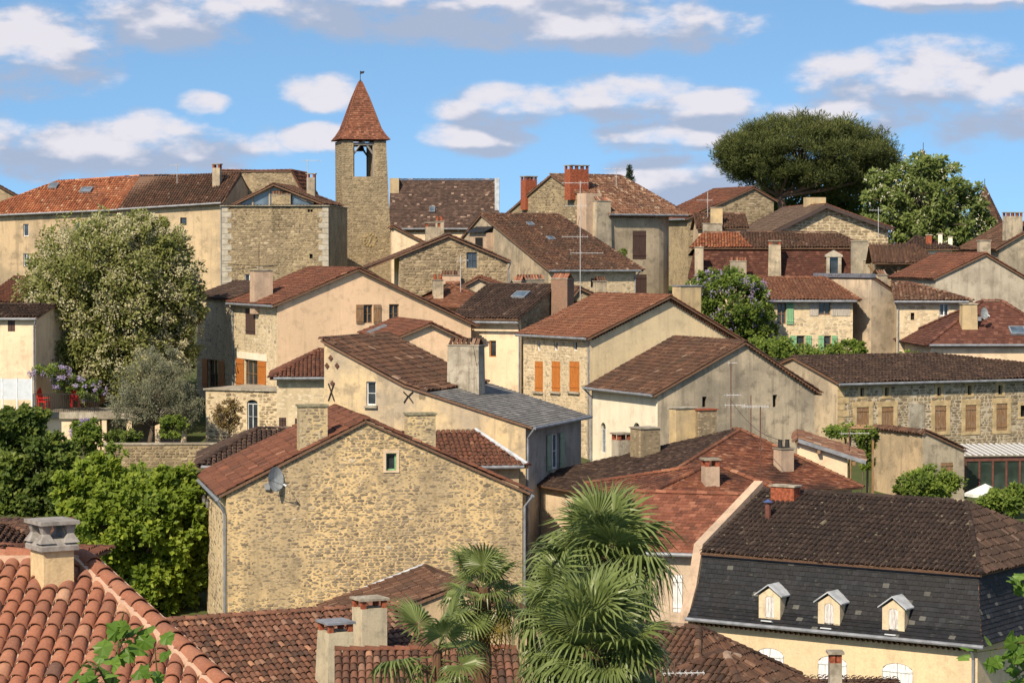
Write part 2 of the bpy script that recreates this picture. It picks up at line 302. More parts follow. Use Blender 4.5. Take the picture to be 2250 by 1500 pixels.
def tile_mesh(mb, poly, kind='canal', w=.21, l=.34, jit=1., rfun=None, sag=0.):
    """lay tiles over a planar convex 3D polygon; its first edge is the eave"""
    P = [Vector(p) for p in poly]; e = (P[1] - P[0]).normalized()
    n = Vector((0, 0, 0))
    for i in range(1, len(P) - 1): n += (P[i] - P[0]).cross(P[i + 1] - P[0])
    n.normalize()
    if n.z < 0: n = -n
    s = n.cross(e)
    if s.z < 0: s = -s
    q = [((p - P[0]).dot(e), (p - P[0]).dot(s)) for p in P]
    emin = min(a for a, b in q); emax = max(a for a, b in q)
    rng = random.Random(int(abs(P[0].x * 71 + P[0].z * 131 + P[1].y * 17) * 10))
    ncol = max(1, round((emax - emin) / w)); w = (emax - emin) / ncol
    ph = rng.uniform(0, 6)
    for ci in range(ncol if kind == 'canal' else 1):
        if kind != 'canal': break
        c = emin + (ci + .5) * w; ss = []
        for i in range(len(q)):
            (a1, b1), (a2, b2) = q[i], q[(i + 1) % len(q)]
            if (a1 - c) * (a2 - c) <= 0 and abs(a1 - a2) > 1e-9: ss.append(b1 + (b2 - b1) * (c - a1) / (a2 - a1))
        if len(ss) < 2: continue
        s0, s1 = min(ss), max(ss)
        if s1 - s0 < .08: continue
        k = 0; x = s0 - .05 + rng.uniform(-.03, .03) * jit; colr = rng.uniform(-.12, .12)
        while x < s1 - .04:
            L = min(l * 1.12, s1 + .03 - x)
            r = rng.gauss(.45, .17) + colr * .8 if rng.random() > .06 else rng.random(); r = max(0, min(1, r))
            if rfun: r = rfun(c, x, r)
            r0 = w * .47 * rng.uniform(.95, 1.04); r1 = r0 * .84; dx = rng.uniform(-.012, .012) * jit; lift = .03 + rng.uniform(-.008, .012) * jit; tw = rng.uniform(-.01, .01) * jit
            vs = []
            for (t, rr, h) in ((x, r0, lift), (x + L, r1, .006)):
                for a in range(5):
                    an = math.pi * a / 4
                    sg = .03 * (1 + math.sin(c * .8 + ph) * math.sin(t * 1.1 + ph * 2)) + .012 * math.sin(c * 2.3 + t * .6)
                    vs.append(P[0] + e * (c + dx + (tw if t > x else 0) - math.cos(an) * rr) + s * t + n * (math.sin(an) * rr * .8 + h + sg))
            mb.add(vs, [(i, i + 1, i + 6, i + 5) for i in range(4)], r)
            x += l; k += 1
    if kind == 'flat':
        smin = min(b for a, b in q); smax = max(b for a, b in q); row = 0; x = smin
        while x < smax - .02:
            sm = x + l * .5; es = []
            for i in range(len(q)):
                (a1, b1), (a2, b2) = q[i], q[(i + 1) % len(q)]
                if (b1 - sm) * (b2 - sm) <= 0 and abs(b1 - b2) > 1e-9: es.append(a1 + (a2 - a1) * (sm - b1) / (b2 - b1))
            if len(es) >= 2:
                e0, e1 = min(es), max(es); a = e0 - (w * .5 if row % 2 else 0)
                while a < e1 - .02:
                    a0 = max(a, e0); a1 = min(a + w * .97, e1); r = max(0, min(1, rng.gauss(.47, .27)))
                    if rfun: r = rfun((a0 + a1) / 2, x, r)
                    lift = .028 + rng.uniform(-.008, .016) * jit; t1 = min(x + l * 1.1, smax); d = rng.uniform(-.012, .012) * jit
                    if a1 - a0 > .03:
                        vs = [P[0] + e * a0 + s * (x + d) + n * lift, P[0] + e * a1 + s * (x + d) + n * (lift + rng.uniform(-.004, .004)), P[0] + e * a1 + s * t1 + n * .003, P[0] + e * a0 + s * t1 + n * .003,
                              P[0] + e * a0 + s * (x + d) - n * .01, P[0] + e * a1 + s * (x + d) - n * .01]
                        mb.add(vs, [(0, 1, 2, 3), (4, 5, 1, 0)], r)
                    a += w
            x += l; row += 1
    return n
def ridge_mesh(mb, p, q, r=.12, l=.4, seed=1):
    p, q = Vector(p), Vector(q); d = q - p; L = d.length; d.normalize(); side = d.cross(Vector((0, 0, 1))).normalized(); up = side.cross(d)
    rng = random.Random(seed + int(L * 100)); n = max(1, round(L / l)); l = L / n
    for i in range(n):
        vs = []; a = p + d * (i * l)
        for (t, rr, h) in ((-.03, r * 1.08, .02), (l, r * .92, 0)):
            for k in range(6):
                an = math.pi * k / 5; vs.append(a + d * t + side * (math.cos(an) * rr) + up * (math.sin(an) * rr * .85 + h - .02 + rng.uniform(-.004, .004)))
        mb.add(vs, [(k, k + 1, k + 7, k + 6) for k in range(5)] + [(0, 1, 2, 3, 4, 5)], rng.random())
def rubble(mb, O, A, N, poly, holes, sw=.32, sh=.16, cover=1., seed=3, prot=.025):
    """irregular coursed stones standing slightly proud of a wall plane"""
    rng = random.Random(seed); O, A, N = Vector(O), Vector(A), Vector(N); Z = Vector((0, 0, 1))
    a0 = min(a for a, z in poly); a1 = max(a for a, z in poly); z0 = min(z for a, z in poly); z1 = max(z for a, z in poly); z = z0
    while z < z1:
        h = sh * rng.uniform(.65, 1.35); a = a0 + rng.uniform(-.2, 0)
        while a < a1:
            w = sw * rng.uniform(.5, 1.6); m = .012
            pts = [(a + m + rng.uniform(0, .03), z + m + rng.uniform(-.02, .02)), (a + w - m - rng.uniform(0, .03), z + m + rng.uniform(-.02, .02)), (a + w - m - rng.uniform(0, .04), z + h - m + rng.uniform(-.025, .015)), (a + m + rng.uniform(0, .04), z + h - m + rng.uniform(-.025, .015))]
            nz = .5 + .5 * math.sin(a * .55 + seed + 1.7 * math.sin(z * .43 + seed)) * math.cos(z * .5 + 1.3 * math.sin(a * .37))
            ok = rng.random() < cover * (1 if cover > .85 else (.25 + 1.25 * nz)) and all(inpoly(x, y, poly) for x, y in pts)
            if ok:
                for H in holes:
                    hx0 = min(x for x, y in H) - .04; hx1 = max(x for x, y in H) + .04; hz0 = min(y for x, y in H) - .04; hz1 = max(y for x, y in H) + .04
                    if a + w > hx0 and a < hx1 and z + h > hz0 and z < hz1: ok = False; break
            if ok:
                p = prot * rng.uniform(.4, 1.3); cx = sum(x for x, y in pts) / 4; cz = sum(y for x, y in pts) / 4
                m1 = ((pts[0][0] + pts[1][0]) / 2 + rng.uniform(-.03, .03), min(pts[0][1], pts[1][1]) - rng.uniform(-.01, .015)); m2 = ((pts[2][0] + pts[3][0]) / 2 + rng.uniform(-.03, .03), max(pts[2][1], pts[3][1]) + rng.uniform(-.01, .012))
                k0 = rng.uniform(.05, .3) * h; k1 = rng.uniform(.05, .3) * h; pts = [(pts[0][0], pts[0][1] + k0), m1, (pts[1][0], pts[1][1] + k1), (pts[2][0], pts[2][1] - k0), m2, (pts[3][0], pts[3][1] - k1)]
                bk = [O + A * x + Z * y + N * .001 for x, y in pts]; ft = [O + A * lerp(x, cx, .16) + Z * lerp(y, cz, .22) + N * (p + rng.uniform(-.004, .004)) for x, y in pts]
                mb.add(bk + ft, [(6, 7, 8, 9, 10, 11)] + [(i, (i + 1) % 6, 6 + (i + 1) % 6, 6 + i) for i in range(6)], max(0, min(1, rng.gauss(.45, .23))))
            a += w
        z += h
# ---------------------------------------------------------------- houses
def archpoly(a0, z0, a1, z1, arch):
    if not arch: return [(a0, z0), (a1, z0), (a1, z1), (a0, z1)]
    c = (a0 + a1) / 2; hw = (a1 - a0) / 2; zs = z1 - hw * arch
    return [(a0, z0), (a1, z0)] + [(c + hw * math.cos(math.pi * k / 8), zs + hw * arch * math.sin(math.pi * k / 8)) for k in range(9)]
class House:
    def __init__(s, name, label, px, py, D, yaw, cat='house', group=None, base=None):
        o = pt(px, py, D); s.yaw = R(yaw); s.U = Vector((math.cos(s.yaw), math.sin(s.yaw), 0)); s.V = Vector((-math.sin(s.yaw), math.cos(s.yaw), 0))
        zb = (gz(o.x, o.y) - .6) if base is None else base
        s.o = Vector((o.x, o.y, zb)); s.root = empty(name, s.o, s.yaw); tag(s.root, label, cat, group)
        s.W = None; s.wallmb = MB(); s.ops = {}; s.roofs = []; s.ridges = MB(); s.stone = []
    # pixel -> local coordinates on the plane v = const or u = const
    def L(s, px, py, v=0.):
        d = ray(px, py); c = Vector((0, 0, CAMZ)); t = (v - (c - s.o).dot(s.V)) / d.dot(s.V); p = c + d * t - s.o
        return (p.dot(s.U), v, p.z)
    def LU(s, px, py, u):
        d = ray(px, py); c = Vector((0, 0, CAMZ)); t = (u - (c - s.o).dot(s.U)) / d.dot(s.U); p = c + d * t - s.o
        return (u, p.dot(s.V), p.z)
    def plane(s, side):
        if side == 'l': return (Vector((s.uL, 0, 0)), Vector((0, 1, 0)), Vector((-1, 0, 0)))
        if side == 'r': return (Vector((s.uR, 0, 0)), Vector((0, 1, 0)), Vector((1, 0, 0)))
        return (Vector((0, 0, 0)), Vector((1, 0, 0)), Vector((0, -1, 0)))
    def onside(s, side, px, py):
        if side == 'f': p = s.L(px, py, 0.); return (p[0], p[2])
        p = s.LU(px, py, s.uL if side == 'l' else s.uR); return (p[1], p[2])
    def rectside(s, side, x0, y0, x1, y1):
        ym = (y0 + y1) / 2; xm = (x0 + x1) / 2
        a, b = s.onside(side, x0, ym)[0], s.onside(side, x1, ym)[0]; zt, zb = s.onside(side, xm, y0)[1], s.onside(side, xm, y1)[1]
        return min(a, b), zb, max(a, b), zt
    def panel(s, O, A, N, poly, holes=(), depth=.2, mb=None):
        mb = mb or s.wallmb; O, A, N = Vector(O), Vector(A), Vector(N); Z = Vector((0, 0, 1))
        loops = [[Vector((a, z, 0)) for a, z in poly]] + [[Vector((a, z, 0)) for a, z in h] for h in holes]
        tris = tessellate_polygon(loops); flat = [p for l in loops for p in l]
        vs = [O + A * p.x + Z * p.y for p in flat]; fs = []
        for t in tris:
            a, b, c = (vs[i] for i in t); n = (b - a).cross(c - a)
            fs.append(tuple(t) if n.dot(N) > 0 else tuple(t)[::-1])
        mb.add(vs, fs)
        for h in holes:
            f = [O + A * a + Z * z for a, z in h]; k = len(h); bk = [p - N * depth for p in f]
            mb.add(f + bk, [(i, (i + 1) % k, k + (i + 1) % k, k + i) for i in range(k)])
    def shutter(s, O, A, N, poly, mat, parent, off=.03, th=.045, battens=True, name='shutter'):
        """plank shutter: narrow boards with open joints and two battens"""
        O, A, N = Vector(O), Vector(A), Vector(N); Z = Vector((0, 0, 1)); mb = MB()
        a0 = min(a for a, z in poly); a1 = max(a for a, z in poly); z0 = min(z for a, z in poly); z1 = max(z for a, z in poly)
        n = max(2, round((a1 - a0) / .14)); bw = (a1 - a0) / n
        def top(a):
            zs = []
            for i in range(len(poly)):
                (x1, y1), (x2, y2) = poly[i], poly[i - 1]
                if (x1 - a) * (x2 - a) <= 0 and abs(x1 - x2) > 1e-6: zs.append(y1 + (y2 - y1) * (a - x1) / (x2 - x1))
            return max(zs) if zs else z1
        for i in range(n):
            x0 = a0 + i * bw + .004; x1 = a0 + (i + 1) * bw - .004
            P = [O + A * x0 + Z * z0 + N * off, O + A * x1 + Z * z0 + N * off, O + A * x1 + Z * top(x1 - .004) + N * off, O + A * x0 + Z * top(x0 + .004) + N * off]
            mb.prism(P, N * (th + .004 * (i % 2)))
        if battens:
            for t in (.14, .84):
                zz = lerp(z0, z1, t); mb.obox(O + A * ((a0 + a1) / 2) + Z * zz + N * (off + th + .015), A * ((a1 - a0) / 2 * .96), Z * .04, N * .014)
        return mb.build(name, mat, parent)
    def opening(s, side, kind, x0, y0, x1, y1, mat=None, arch=0, surround=None, sill=False, fr=None, rect=None):
        """kind: win, shut, open, openl, openr, dark, door"""
        a0, z0, a1, z1 = rect or s.rectside(side, x0, y0, x1, y1)
        s.ops.setdefault(side, []).append(dict(kind=kind, r=(a0, z0, a1, z1), mat=mat, arch=arch, surround=surround, sill=sill, fr=fr))
    def fit_openings(s, side, O, A, N):
        O, A, N = Vector(O), Vector(A), Vector(N); Z = Vector((0, 0, 1))
        for q in s.ops.get(side, []):
            a0, z0, a1, z1 = q['r']; k = q['kind']; poly = archpoly(a0, z0, a1, z1, q['arch']); mat = q['mat'] or BROWNW()
            if k in ('dark',):
                mb = MB(); mb.add([O + A * a + Z * z - N * .198 for a, z in poly], [tuple(range(len(poly)))]); mb.build('recess', DARKIN(), s.root); par = s.root
            elif k == 'shut':
                m = (a0 + a1) / 2; w = empty_part('window', s.root)
                for (p0, p1) in ((a0 + .012, m - .006), (m + .006, a1 - .012)):
                    pl = [(a, z) for a, z in poly if p0 - .3 <= a <= p1 + .3]
                    pl = [(p0, z0 + .01), (p1, z0 + .01)] + ([(p1, z1 - .01), (p0, z1 - .01)] if not q['arch'] else
                          [(lerp(p1, p0, t), min(zt(poly, lerp(p1, p0, t)), z1) - .012) for t in (0, .25, .5, .75, 1)])
                    s.shutter(O, A, N, pl, mat, w, off=-.05)
                mb = MB(); mb.add([O + A * a + Z * z - N * .19 for a, z in poly], [tuple(range(len(poly)))]); mb.build('recess', DARKIN(), w); par = w
            else:
                w = MB(); f = .055; D = -.13
                def bar(p0, q0, p1, q1): w.obox(O + A * ((p0 + p1) / 2) + Z * ((q0 + q1) / 2) + N * D, A * ((p1 - p0) / 2), Z * ((q1 - q0) / 2), N * .035)
                zt1 = z1 - (a1 - a0) / 2 * q['arch']
                bar(a0, z0, a0 + f, zt1); bar(a1 - f, z0, a1, zt1); bar(a0 + f, z0, a1 - f, z0 + f)
                if not q['arch']: bar(a0 + f, z1 - f, a1 - f, z1)
                bar(a0 + f, zt1 - f - .05, a1 - f, zt1 - .05) if q['arch'] else None
                m = (a0 + a1) / 2
                if a1 - a0 > .5: bar(m - .03, z0 + f, m + .03, zt1 - f)
                if z1 - z0 > 1.0:
                    nb = 2 if z1 - z0 < 1.8 else 3
                    for i in range(1, nb): zz = lerp(z0, zt1, i / nb); bar(a0 + f, zz - .012, a1 - f, zz + .012)
                wo = w.build('window', q['fr'] or (WHITEP() if k != 'door' else mat), s.root); par = wo
                mb = MB(); mb.add([O + A * a + Z * z - N * .15 for a, z in poly], [tuple(range(len(poly)))]); mb.build('pane', glass_mat(), wo)
                sw = (a1 - a0) * (.52 if a1 - a0 > .6 else .8)
                if k in ('open', 'openl'): s.shutter(O, A, N, [(a0 - sw - .03, z0), (a0 - .03, z0), (a0 - .03, z1), (a0 - sw - .03, z1)], mat, wo)
                if k in ('open', 'openr'): s.shutter(O, A, N, [(a1 + .03, z0), (a1 + sw + .03, z0), (a1 + sw + .03, z1), (a1 + .03, z1)], mat, wo)
            if q['surround']:
                b = q['surround'][1]; mb = MB()
                mb.obox(O + A * (a0 - b / 2) + Z * ((z0 + z1) / 2) + N * .0, A * (b / 2), Z * ((z1 - z0) / 2 + .02), N * .03)
                mb.obox(O + A * (a1 + b / 2) + Z * ((z0 + z1) / 2), A * (b / 2), Z * ((z1 - z0) / 2 + .02), N * .03)
                mb.obox(O + A * ((a0 + a1) / 2) + Z * (z1 + b * .6), A * ((a1 - a0) / 2 + b * 1.15), Z * (b * .6), N * .036)
                mb.obox(O + A * ((a0 + a1) / 2) + Z * (z0 - b * .4), A * ((a1 - a0) / 2 + b * 1.05), Z * (b * .4), N * .04)
                mb.build('window_surround', q['surround'][0], s.root if k == 'dark' else par)
            elif q['sill']:
                mb = MB(); mb.obox(O + A * ((a0 + a1) / 2) + Z * (z0 - .06) + N * .05, A * ((a1 - a0) / 2 + .08), Z * .055, N * .09); mb.build('sill', q['sill'] if q['sill'] is not True else CONC(), par if k != 'dark' else s.root)
    def holes(s, side): return [archpoly(*q['r'], q['arch']) for q in s.ops.get(side, [])]
    def stonewall(s, side, poly, mat, **kw): s.stone.append((side, poly, mat, kw))
    def roofplane(s, poly, mat, kind='canal', w=.21, l=.35, th=.09, jit=1., rfun=None, sag=0., soff=None):
        s.roofs.append((poly, mat, kind, w, l, th, jit, rfun, soff))
    # gable towards the viewer: ridge along v
    def gableV(s, L_, A_, R_, d, ov=.35, ovf=.25, rm=None, kind='canal', w=.21, l=.35, back=True, rml=None, v0=0., ridge=True, soff=None):
        (uL, zL), (uA, zA), (uR, zR) = L_, A_, R_; s.uL, s.uR, s.d = uL, uR, d
        s.front = [(uL, 0), (uR, 0), (uR, zR), (uA, zA), (uL, zL)]
        s.sidez = {'l': [(0, 0), (d, 0), (d, zL), (0, zL)], 'r': [(0, 0), (d, 0), (d, zR), (0, zR)]}
        s.backp = s.front
        kl = (zA - zL) / (uA - uL); kr = (zA - zR) / (uR - uA); a, b = -ovf, d + ovf; e = .06
        s.roofplane([(uL - ov, a, zL - ov * kl + e), (uL - ov, b, zL - ov * kl + e), (uA, b, zA + e), (uA, a, zA + e)], rml or rm, kind, w, l, soff=soff)
        s.roofplane([(uR + ov, a, zR - ov * kr + e), (uR + ov, b, zR - ov * kr + e), (uA, b, zA + e), (uA, a, zA + e)], rm, kind, w, l, soff=soff)
        if ridge: ridge_mesh(s.ridges, (uA, a, zA + .1), (uA, b, zA + .1)); 
        s.rm = rm
    # eave towards the viewer: ridge along u
    def gableU(s, uL, uR, zF, vA, zA, d, zB=None, hl=0., hr=0., ov=.35, ovs=.2, rm=None, kind='canal', w=.21, l=.35, ridge=True, zFR=None, zAR=None, rmr=None, soff=None):
        zB = zF if zB is None else zB; s.uL, s.uR, s.d = uL, uR, d; zFR = zF if zFR is None else zFR; zAR = zA if zAR is None else zAR
        s.front = [(uL, 0), (uR, 0), (uR, zFR), (uL, zF)]
        gp = lambda hip, zf, za: [(0, 0), (d, 0), (d, zB), (vA, za), (0, zf)] if not hip else [(0, 0), (d, 0), (d, zB if zB < zf else zf), (0, zf)]
        s.sidez = {'l': gp(hl, zF, zA), 'r': gp(hr, zFR, zAR)}; s.backp = [(uL, 0), (uR, 0), (uR, zB), (uL, zB)]
        kf = (zA - zF) / vA; kb = (zA - zB) / (d - vA); e = .06; a, b = uL - (ov if hl else ovs), uR + (ov if hr else ovs)
        rl, rr = (uL + hl if hl else a), (uR - hr if hr else b)
        s.roofplane([(a, -ov, zF - ov * kf + e), (b, -ov, zFR - ov * kf + e), (rr, vA, zAR + e), (rl, vA, zA + e)], rm, kind, w, l, soff=soff)
        s.roofplane([(a, d + ov, zB - ov * kb + e), (b, d + ov, zB - ov * kb + e), (rr, vA, zAR + e), (rl, vA, zA + e)], rm, kind, w, l, soff=soff)
        if hl:
            s.roofplane([(a, -ov, zF - ov * kf + e), (a, d + ov, zB - ov * kb + e), (rl, vA, zA + e)], rm, kind, w, l)
            ridge_mesh(s.ridges, (a, -ov, zF - ov * kf + .1), (rl, vA, zA + .1)); ridge_mesh(s.ridges, (a, d + ov, zB - ov * kb + .1), (rl, vA, zA + .1))
        if hr:
            s.roofplane([(b, -ov, zFR - ov * kf + e), (b, d + ov, zB - ov * kb + e), (rr, vA, zAR + e)], rmr or rm, kind, w, l)
            ridge_mesh(s.ridges, (b, -ov, zFR - ov * kf + .1), (rr, vA, zAR + .1)); ridge_mesh(s.ridges, (b, d + ov, zB - ov * kb + .1), (rr, vA, zAR + .1))
        if ridge: ridge_mesh(s.ridges, (rl, vA, zA + .1), (rr, vA, zAR + .1))
        s.rm = rm
    def finish(s, wm, side_mats=None, quoins=None):
        side_mats = side_mats or {}
        s.walls_done = True
        for side, poly in (('f', s.front), ('l', s.sidez['l']), ('r', s.sidez['r'])):
            O, A, N = s.plane(side); mb = MB(); s.panel(O, A, N, poly, s.holes(side), mb=mb); mb.build('wall', side_mats.get(side, wm), s.root); s.fit_openings(side, O, A, N)
        mb = MB(); s.panel((0, s.d, 0), (1, 0, 0), (0, 1, 0), s.backp, mb=mb); mb.build('wall', wm, s.root)
        for (side, poly, mat, kw) in s.stone:
            O, A, N = s.plane(side); mb = MB(); rubble(mb, O, A, N, poly or {'f': s.front, **s.sidez}[side], s.holes(side), **kw); mb.build('wall_stones', mat, s.root, kind='stuff')
        s.finish_roof()
    def finish_roof(s):
        for (poly, mat, kind, w, l, th, jit, rfun, soff) in s.roofs:
            P = [Vector(p) for p in poly]; n = (P[1] - P[0]).cross(P[2] - P[0]).normalized()
            if n.z < 0: P = P[::-1]; n = -n; 
            mb = MB(); mb.prism([p - n * th for p in P], n * (th - .004)); ro = mb.build('roof', soff or wood_mat('brown_roof_edge', (.17, .10, .065, 1), .9), s.root)
            if kind:
                tm = MB(); tile_mesh(tm, [Vector(p) for p in poly], kind, w, l, jit, rfun); tm.build('roof_tiles', mat, ro, kind='stuff')
            else: ro.data.materials[0] = mat
        if s.ridges.v: s.ridges.build('ridge_tiles', s.rm, s.root)
    def gutter(s, p, q, r=.075, down=None, mat=None):
        mat = mat or ZINC(); mb = MB(); mb.tube([p, q], r, 8); g = mb.build('gutter', mat, s.root)
        if down:
            mb = MB(); mb.tube(down, .05, 7); mb.build('downpipe', mat, g)
        return g
    def eave_gutter(s, side='f', ov=.4, drop=.08, z=None, down=None, mat=None):
        """gutter along an eave; down = end ('a' or 'b') that carries a downpipe"""
        if side == 'f':
            zl = s.front[3][1] if len(s.front) == 4 else s.front[4][1]; zr = s.front[2][1]
            p = Vector((s.uL - .15, -ov, zl - drop)); q = Vector((s.uR + .15, -ov, zr - drop)); w0 = Vector((s.uL + .08, -.07, 0)); w1 = Vector((s.uR - .08, -.07, 0))
        else:
            u = s.uL - ov if side == 'l' else s.uR + ov; uu = s.uL - .07 if side == 'l' else s.uR + .07; zz = s.sidez[side][-1][1]
            p = Vector((u, -.15, zz - drop)); q = Vector((u, s.d + .15, zz - drop)); w0 = Vector((uu, .08, 0)); w1 = Vector((uu, s.d - .1, 0))
        dn = None
        if down:
            e, w = (p, w0) if down == 'a' else (q, w1); dn = [e, Vector((w.x, w.y, e.z - .45)), Vector((w.x, w.y, .1))]
        return s.gutter(p, q, down=dn, mat=mat)
    def chim(s, px, ytop, wpx, v, dm=.6, drop=2.2, mat=None, cap='slab', taper=0., rot=0., capm=None, label=None):
        """chimney stack by its top centre pixel at depth v"""
        u, _, zt_ = s.L(px, ytop, v); D = (s.o + s.U * u + s.V * v).y; hw = wpx / FPX * D / 2; mat = mat or CHIMP(); rng = random.Random(int(px * 7 + ytop))
        hd = dm / 2; z0 = zt_ - drop; ch = {'slab': .07, 'posts': .32, 'tiles': .3, 'pots': .35, 'none': 0, 'flare': .45}[cap]; zb = zt_ - ch
        c, sn = math.cos(R(rot)), math.sin(R(rot))
        def X(a, b, z): return (u + a * c - b * sn, v + a * sn + b * c, z)
        mb = MB(); t = 1 + taper
        ring = lambda k, kd, z: [X(-hw * k, -hd * kd, z), X(hw * k, -hd * kd, z), X(hw * k, hd * kd, z), X(-hw * k, hd * kd, z)]
        mb.add(ring(t, t, z0) + ring(1, 1, zb), [(0, 1, 5, 4), (1, 2, 6, 5), (2, 3, 7, 6), (3, 0, 4, 7), (4, 5, 6, 7)])
        o = mb.build('chimney', mat, s.root)
        cm = MB()
        def cb(a0, b0, z0_, a1, b1, z1_, m=None):
            (m or cm).add([X(a0, b0, z0_), X(a1, b0, z0_), X(a1, b1, z0_), X(a0, b1, z0_), X(a0, b0, z1_), X(a1, b0, z1_), X(a1, b1, z1_), X(a0, b1, z1_)], [(0, 3, 2, 1), (4, 5, 6, 7), (0, 1, 5, 4), (1, 2, 6, 5), (2, 3, 7, 6), (3, 0, 4, 7)], rng.random())
        if cap == 'slab':
            cb(-hw - .05, -hd - .05, zb, hw + .05, hd + .05, zb + .06); cm.build('chimney_cap', capm or CONC(), o)
        elif cap == 'posts':
            n = 2 if hw < .5 else 4
            for i in range(n):
                x = lerp(-hw + .08, hw - .08, i / (n - 1))
                for y in (-hd + .08, hd - .08): pm = MB(); cb(x - .075, y - .075, zb - .002, x + .075, y + .075, zb + .25, pm); pm.build('chimney_post', BRICK(), o)
            cb(-hw - .06, -hd - .06, zb + .25, hw + .06, hd + .06, zb + .32); cm.build('chimney_cap', capm or CONC(), o)
        elif cap == 'tiles':
            n = max(3, round(hw * 2 / .2))
            for i in range(n):
                x = lerp(-hw + .1, hw - .1, i / (n - 1)); tm = MB()
                for sg in (-1, 1):
                    A = Vector(X(x, sg * hd * .9, zb)); B = Vector(X(x + rng.uniform(-.02, .02), sg * .02, zb + .3)); sx = (Vector(X(1, 0, 0)) - Vector(X(0, 0, 0)))
                    nn = (B - A).cross(sx).normalized() * (.05); tm.add([A - sx * .085, A + sx * .085, B + sx * .075, B - sx * .075, A + nn * sg * -1, B + nn * sg * -1], [(0, 4, 5, 3), (4, 1, 2, 5), (0, 1, 4), (3, 5, 2)], rng.random())
                tm.build('cap_tile', capm or T_NEW(), o)
            cb(-hw - .04, -hd - .04, zb - .05, hw + .04, hd + .04, zb); cm.build('chimney_cap', CONC(), o)
        elif cap == 'pots':
            n = max(1, round(hw * 2 / .32)); cb(-hw - .04, -hd - .04, zb - .06, hw + .04, hd + .04, zb); cm.build('chimney_cap', CONC(), o)
            for i in range(n):
                x = lerp(-hw + .14, hw - .14, i / max(1, n - 1)) if n > 1 else 0; pm = MB(); p = Vector(X(x, 0, zb)); pm.tube([p, p + Vector((0, 0, .3)), p + Vector((0, 0, .34))], [.11, .09, .11], 8); pm.build('chimney_pot', capm or BRICK(), o)
        elif cap == 'flare':
            vs = ring(1.25, 1.25, zb - .02) + ring(1.25, 1.25, zb + .05) + ring(.9, .9, zb + .16); cm.add(vs, [(0, 3, 2, 1), (0, 1, 5, 4), (1, 2, 6, 5), (2, 3, 7, 6), (3, 0, 4, 7), (4, 5, 9, 8), (5, 6, 10, 9), (6, 7, 11, 10), (7, 4, 8, 11), (8, 9, 10, 11)])
            for (i, j) in ((-1, -1), (1, -1), (1, 1), (-1, 1)):
                a, b = i * hw * .8, j * hd * .8; k = .085
                vs = [X(a - k * 1.5, b - k * 1.5, zb + .1), X(a + k * 1.5, b - k * 1.5, zb + .1), X(a + k * 1.5, b + k * 1.5, zb + .1), X(a - k * 1.5, b + k * 1.5, zb + .1), X(a - k * .6, b - k * .6, zb + .24), X(a + k * .6, b - k * .6, zb + .24), X(a + k * .6, b + k * .6, zb + .24), X(a - k * .6, b + k * .6, zb + .24), X(a - k, b - k, zb + .38), X(a + k, b - k, zb + .38), X(a + k, b + k, zb + .38), X(a - k, b + k, zb + .38)]
                cm.add(vs, [(0, 1, 5, 4), (1, 2, 6, 5), (2, 3, 7, 6), (3, 0, 4, 7), (4, 5, 9, 8), (5, 6, 10, 9), (6, 7, 11, 10), (7, 4, 8, 11)])
            cb(-hw * 1.3, -hd * 1.3, zb + .38, hw * 1.3, hd * 1.3, zb + .44); cm.build('chimney_cap', capm or CONC(), o)
        if label: o['label'] = label
        return o
    def skylight(s, corners, mat=None):
        """roof window from four local points lying on the roof"""
        P = [Vector(p) for p in corners]; n = (P[1] - P[0]).cross(P[2] - P[0]).normalized()
        if n.z < 0: n = -n
        c = sum(P, Vector()) / 4; mb = MB()
        for i in range(4):
            a, b = P[i], P[(i + 1) % 4]; ai, bi = lerp(a, c, .14), lerp(b, c, .14); mb.prism([a, b, bi, ai], n * .13)
        f = mb.build('skylight', mat or ZINC(), s.root); mb = MB(); mb.add([lerp(p, c, .12) + n * .1 for p in P], [(0, 1, 2, 3)]); mb.build('pane', glass_mat('sky_glass', (.05, .07, .09, 1), .05), f)
    def skylight_px(s, x, y, wpx, hpx, poly):
        """skylight on a roof polygon (local points), centred at a pixel"""
        P = [Vector(p) for p in poly]; n = (P[1] - P[0]).cross(P[2] - P[0]).normalized(); n = -n if n.z < 0 else n
        e = (P[1] - P[0]).normalized(); sl = n.cross(e); sl = -sl if sl.z < 0 else sl
        rt = Matrix.Rotation(-s.yaw, 3, 'Z'); c0 = rt @ (Vector((0, 0, CAMZ)) - s.o); d = rt @ ray(x, y); t = (P[0] - c0).dot(n) / d.dot(n); c = c0 + d * t + n * .06
        D = t; hw = wpx / FPX * D / 2; hh = hpx / 2
        s.skylight([c - e * hw - sl * hh, c + e * hw - sl * hh, c + e * hw + sl * hh, c - e * hw + sl * hh])
def zt(poly, a):
    zs = []
    for i in range(len(poly)):
        (x1, y1), (x2, y2) = poly[i], poly[i - 1]
        if (x1 - a) * (x2 - a) <= 0 and abs(x1 - x2) > 1e-6: zs.append(y1 + (y2 - y1) * (a - x1) / (x2 - x1))
    return max(zs) if zs else max(z for x, z in poly)
def empty_part(name, parent):
    o = bpy.data.objects.new(name, None); COL.objects.link(o); o.parent = parent; o.empty_display_size = .2; return o
def quoins(h, side, a, z0, z1, sgn, mat, w=.5, hh=.32):
    """alternating corner blocks, each a part"""
    O, A, N = h.plane(side); Z = Vector((0, 0, 1)); z = z0; i = 0
    while z < z1 - .1:
        L = w * (1 if i % 2 else .62); mb = MB(); c = O + A * (a + sgn * L / 2) + Z * (z + hh / 2 - .01) + N * .012
        mb.obox(c, A * (L / 2 - .01), Z * (hh / 2 - .012), N * .022); mb.build('quoin', mat, h.root); z += hh; i += 1
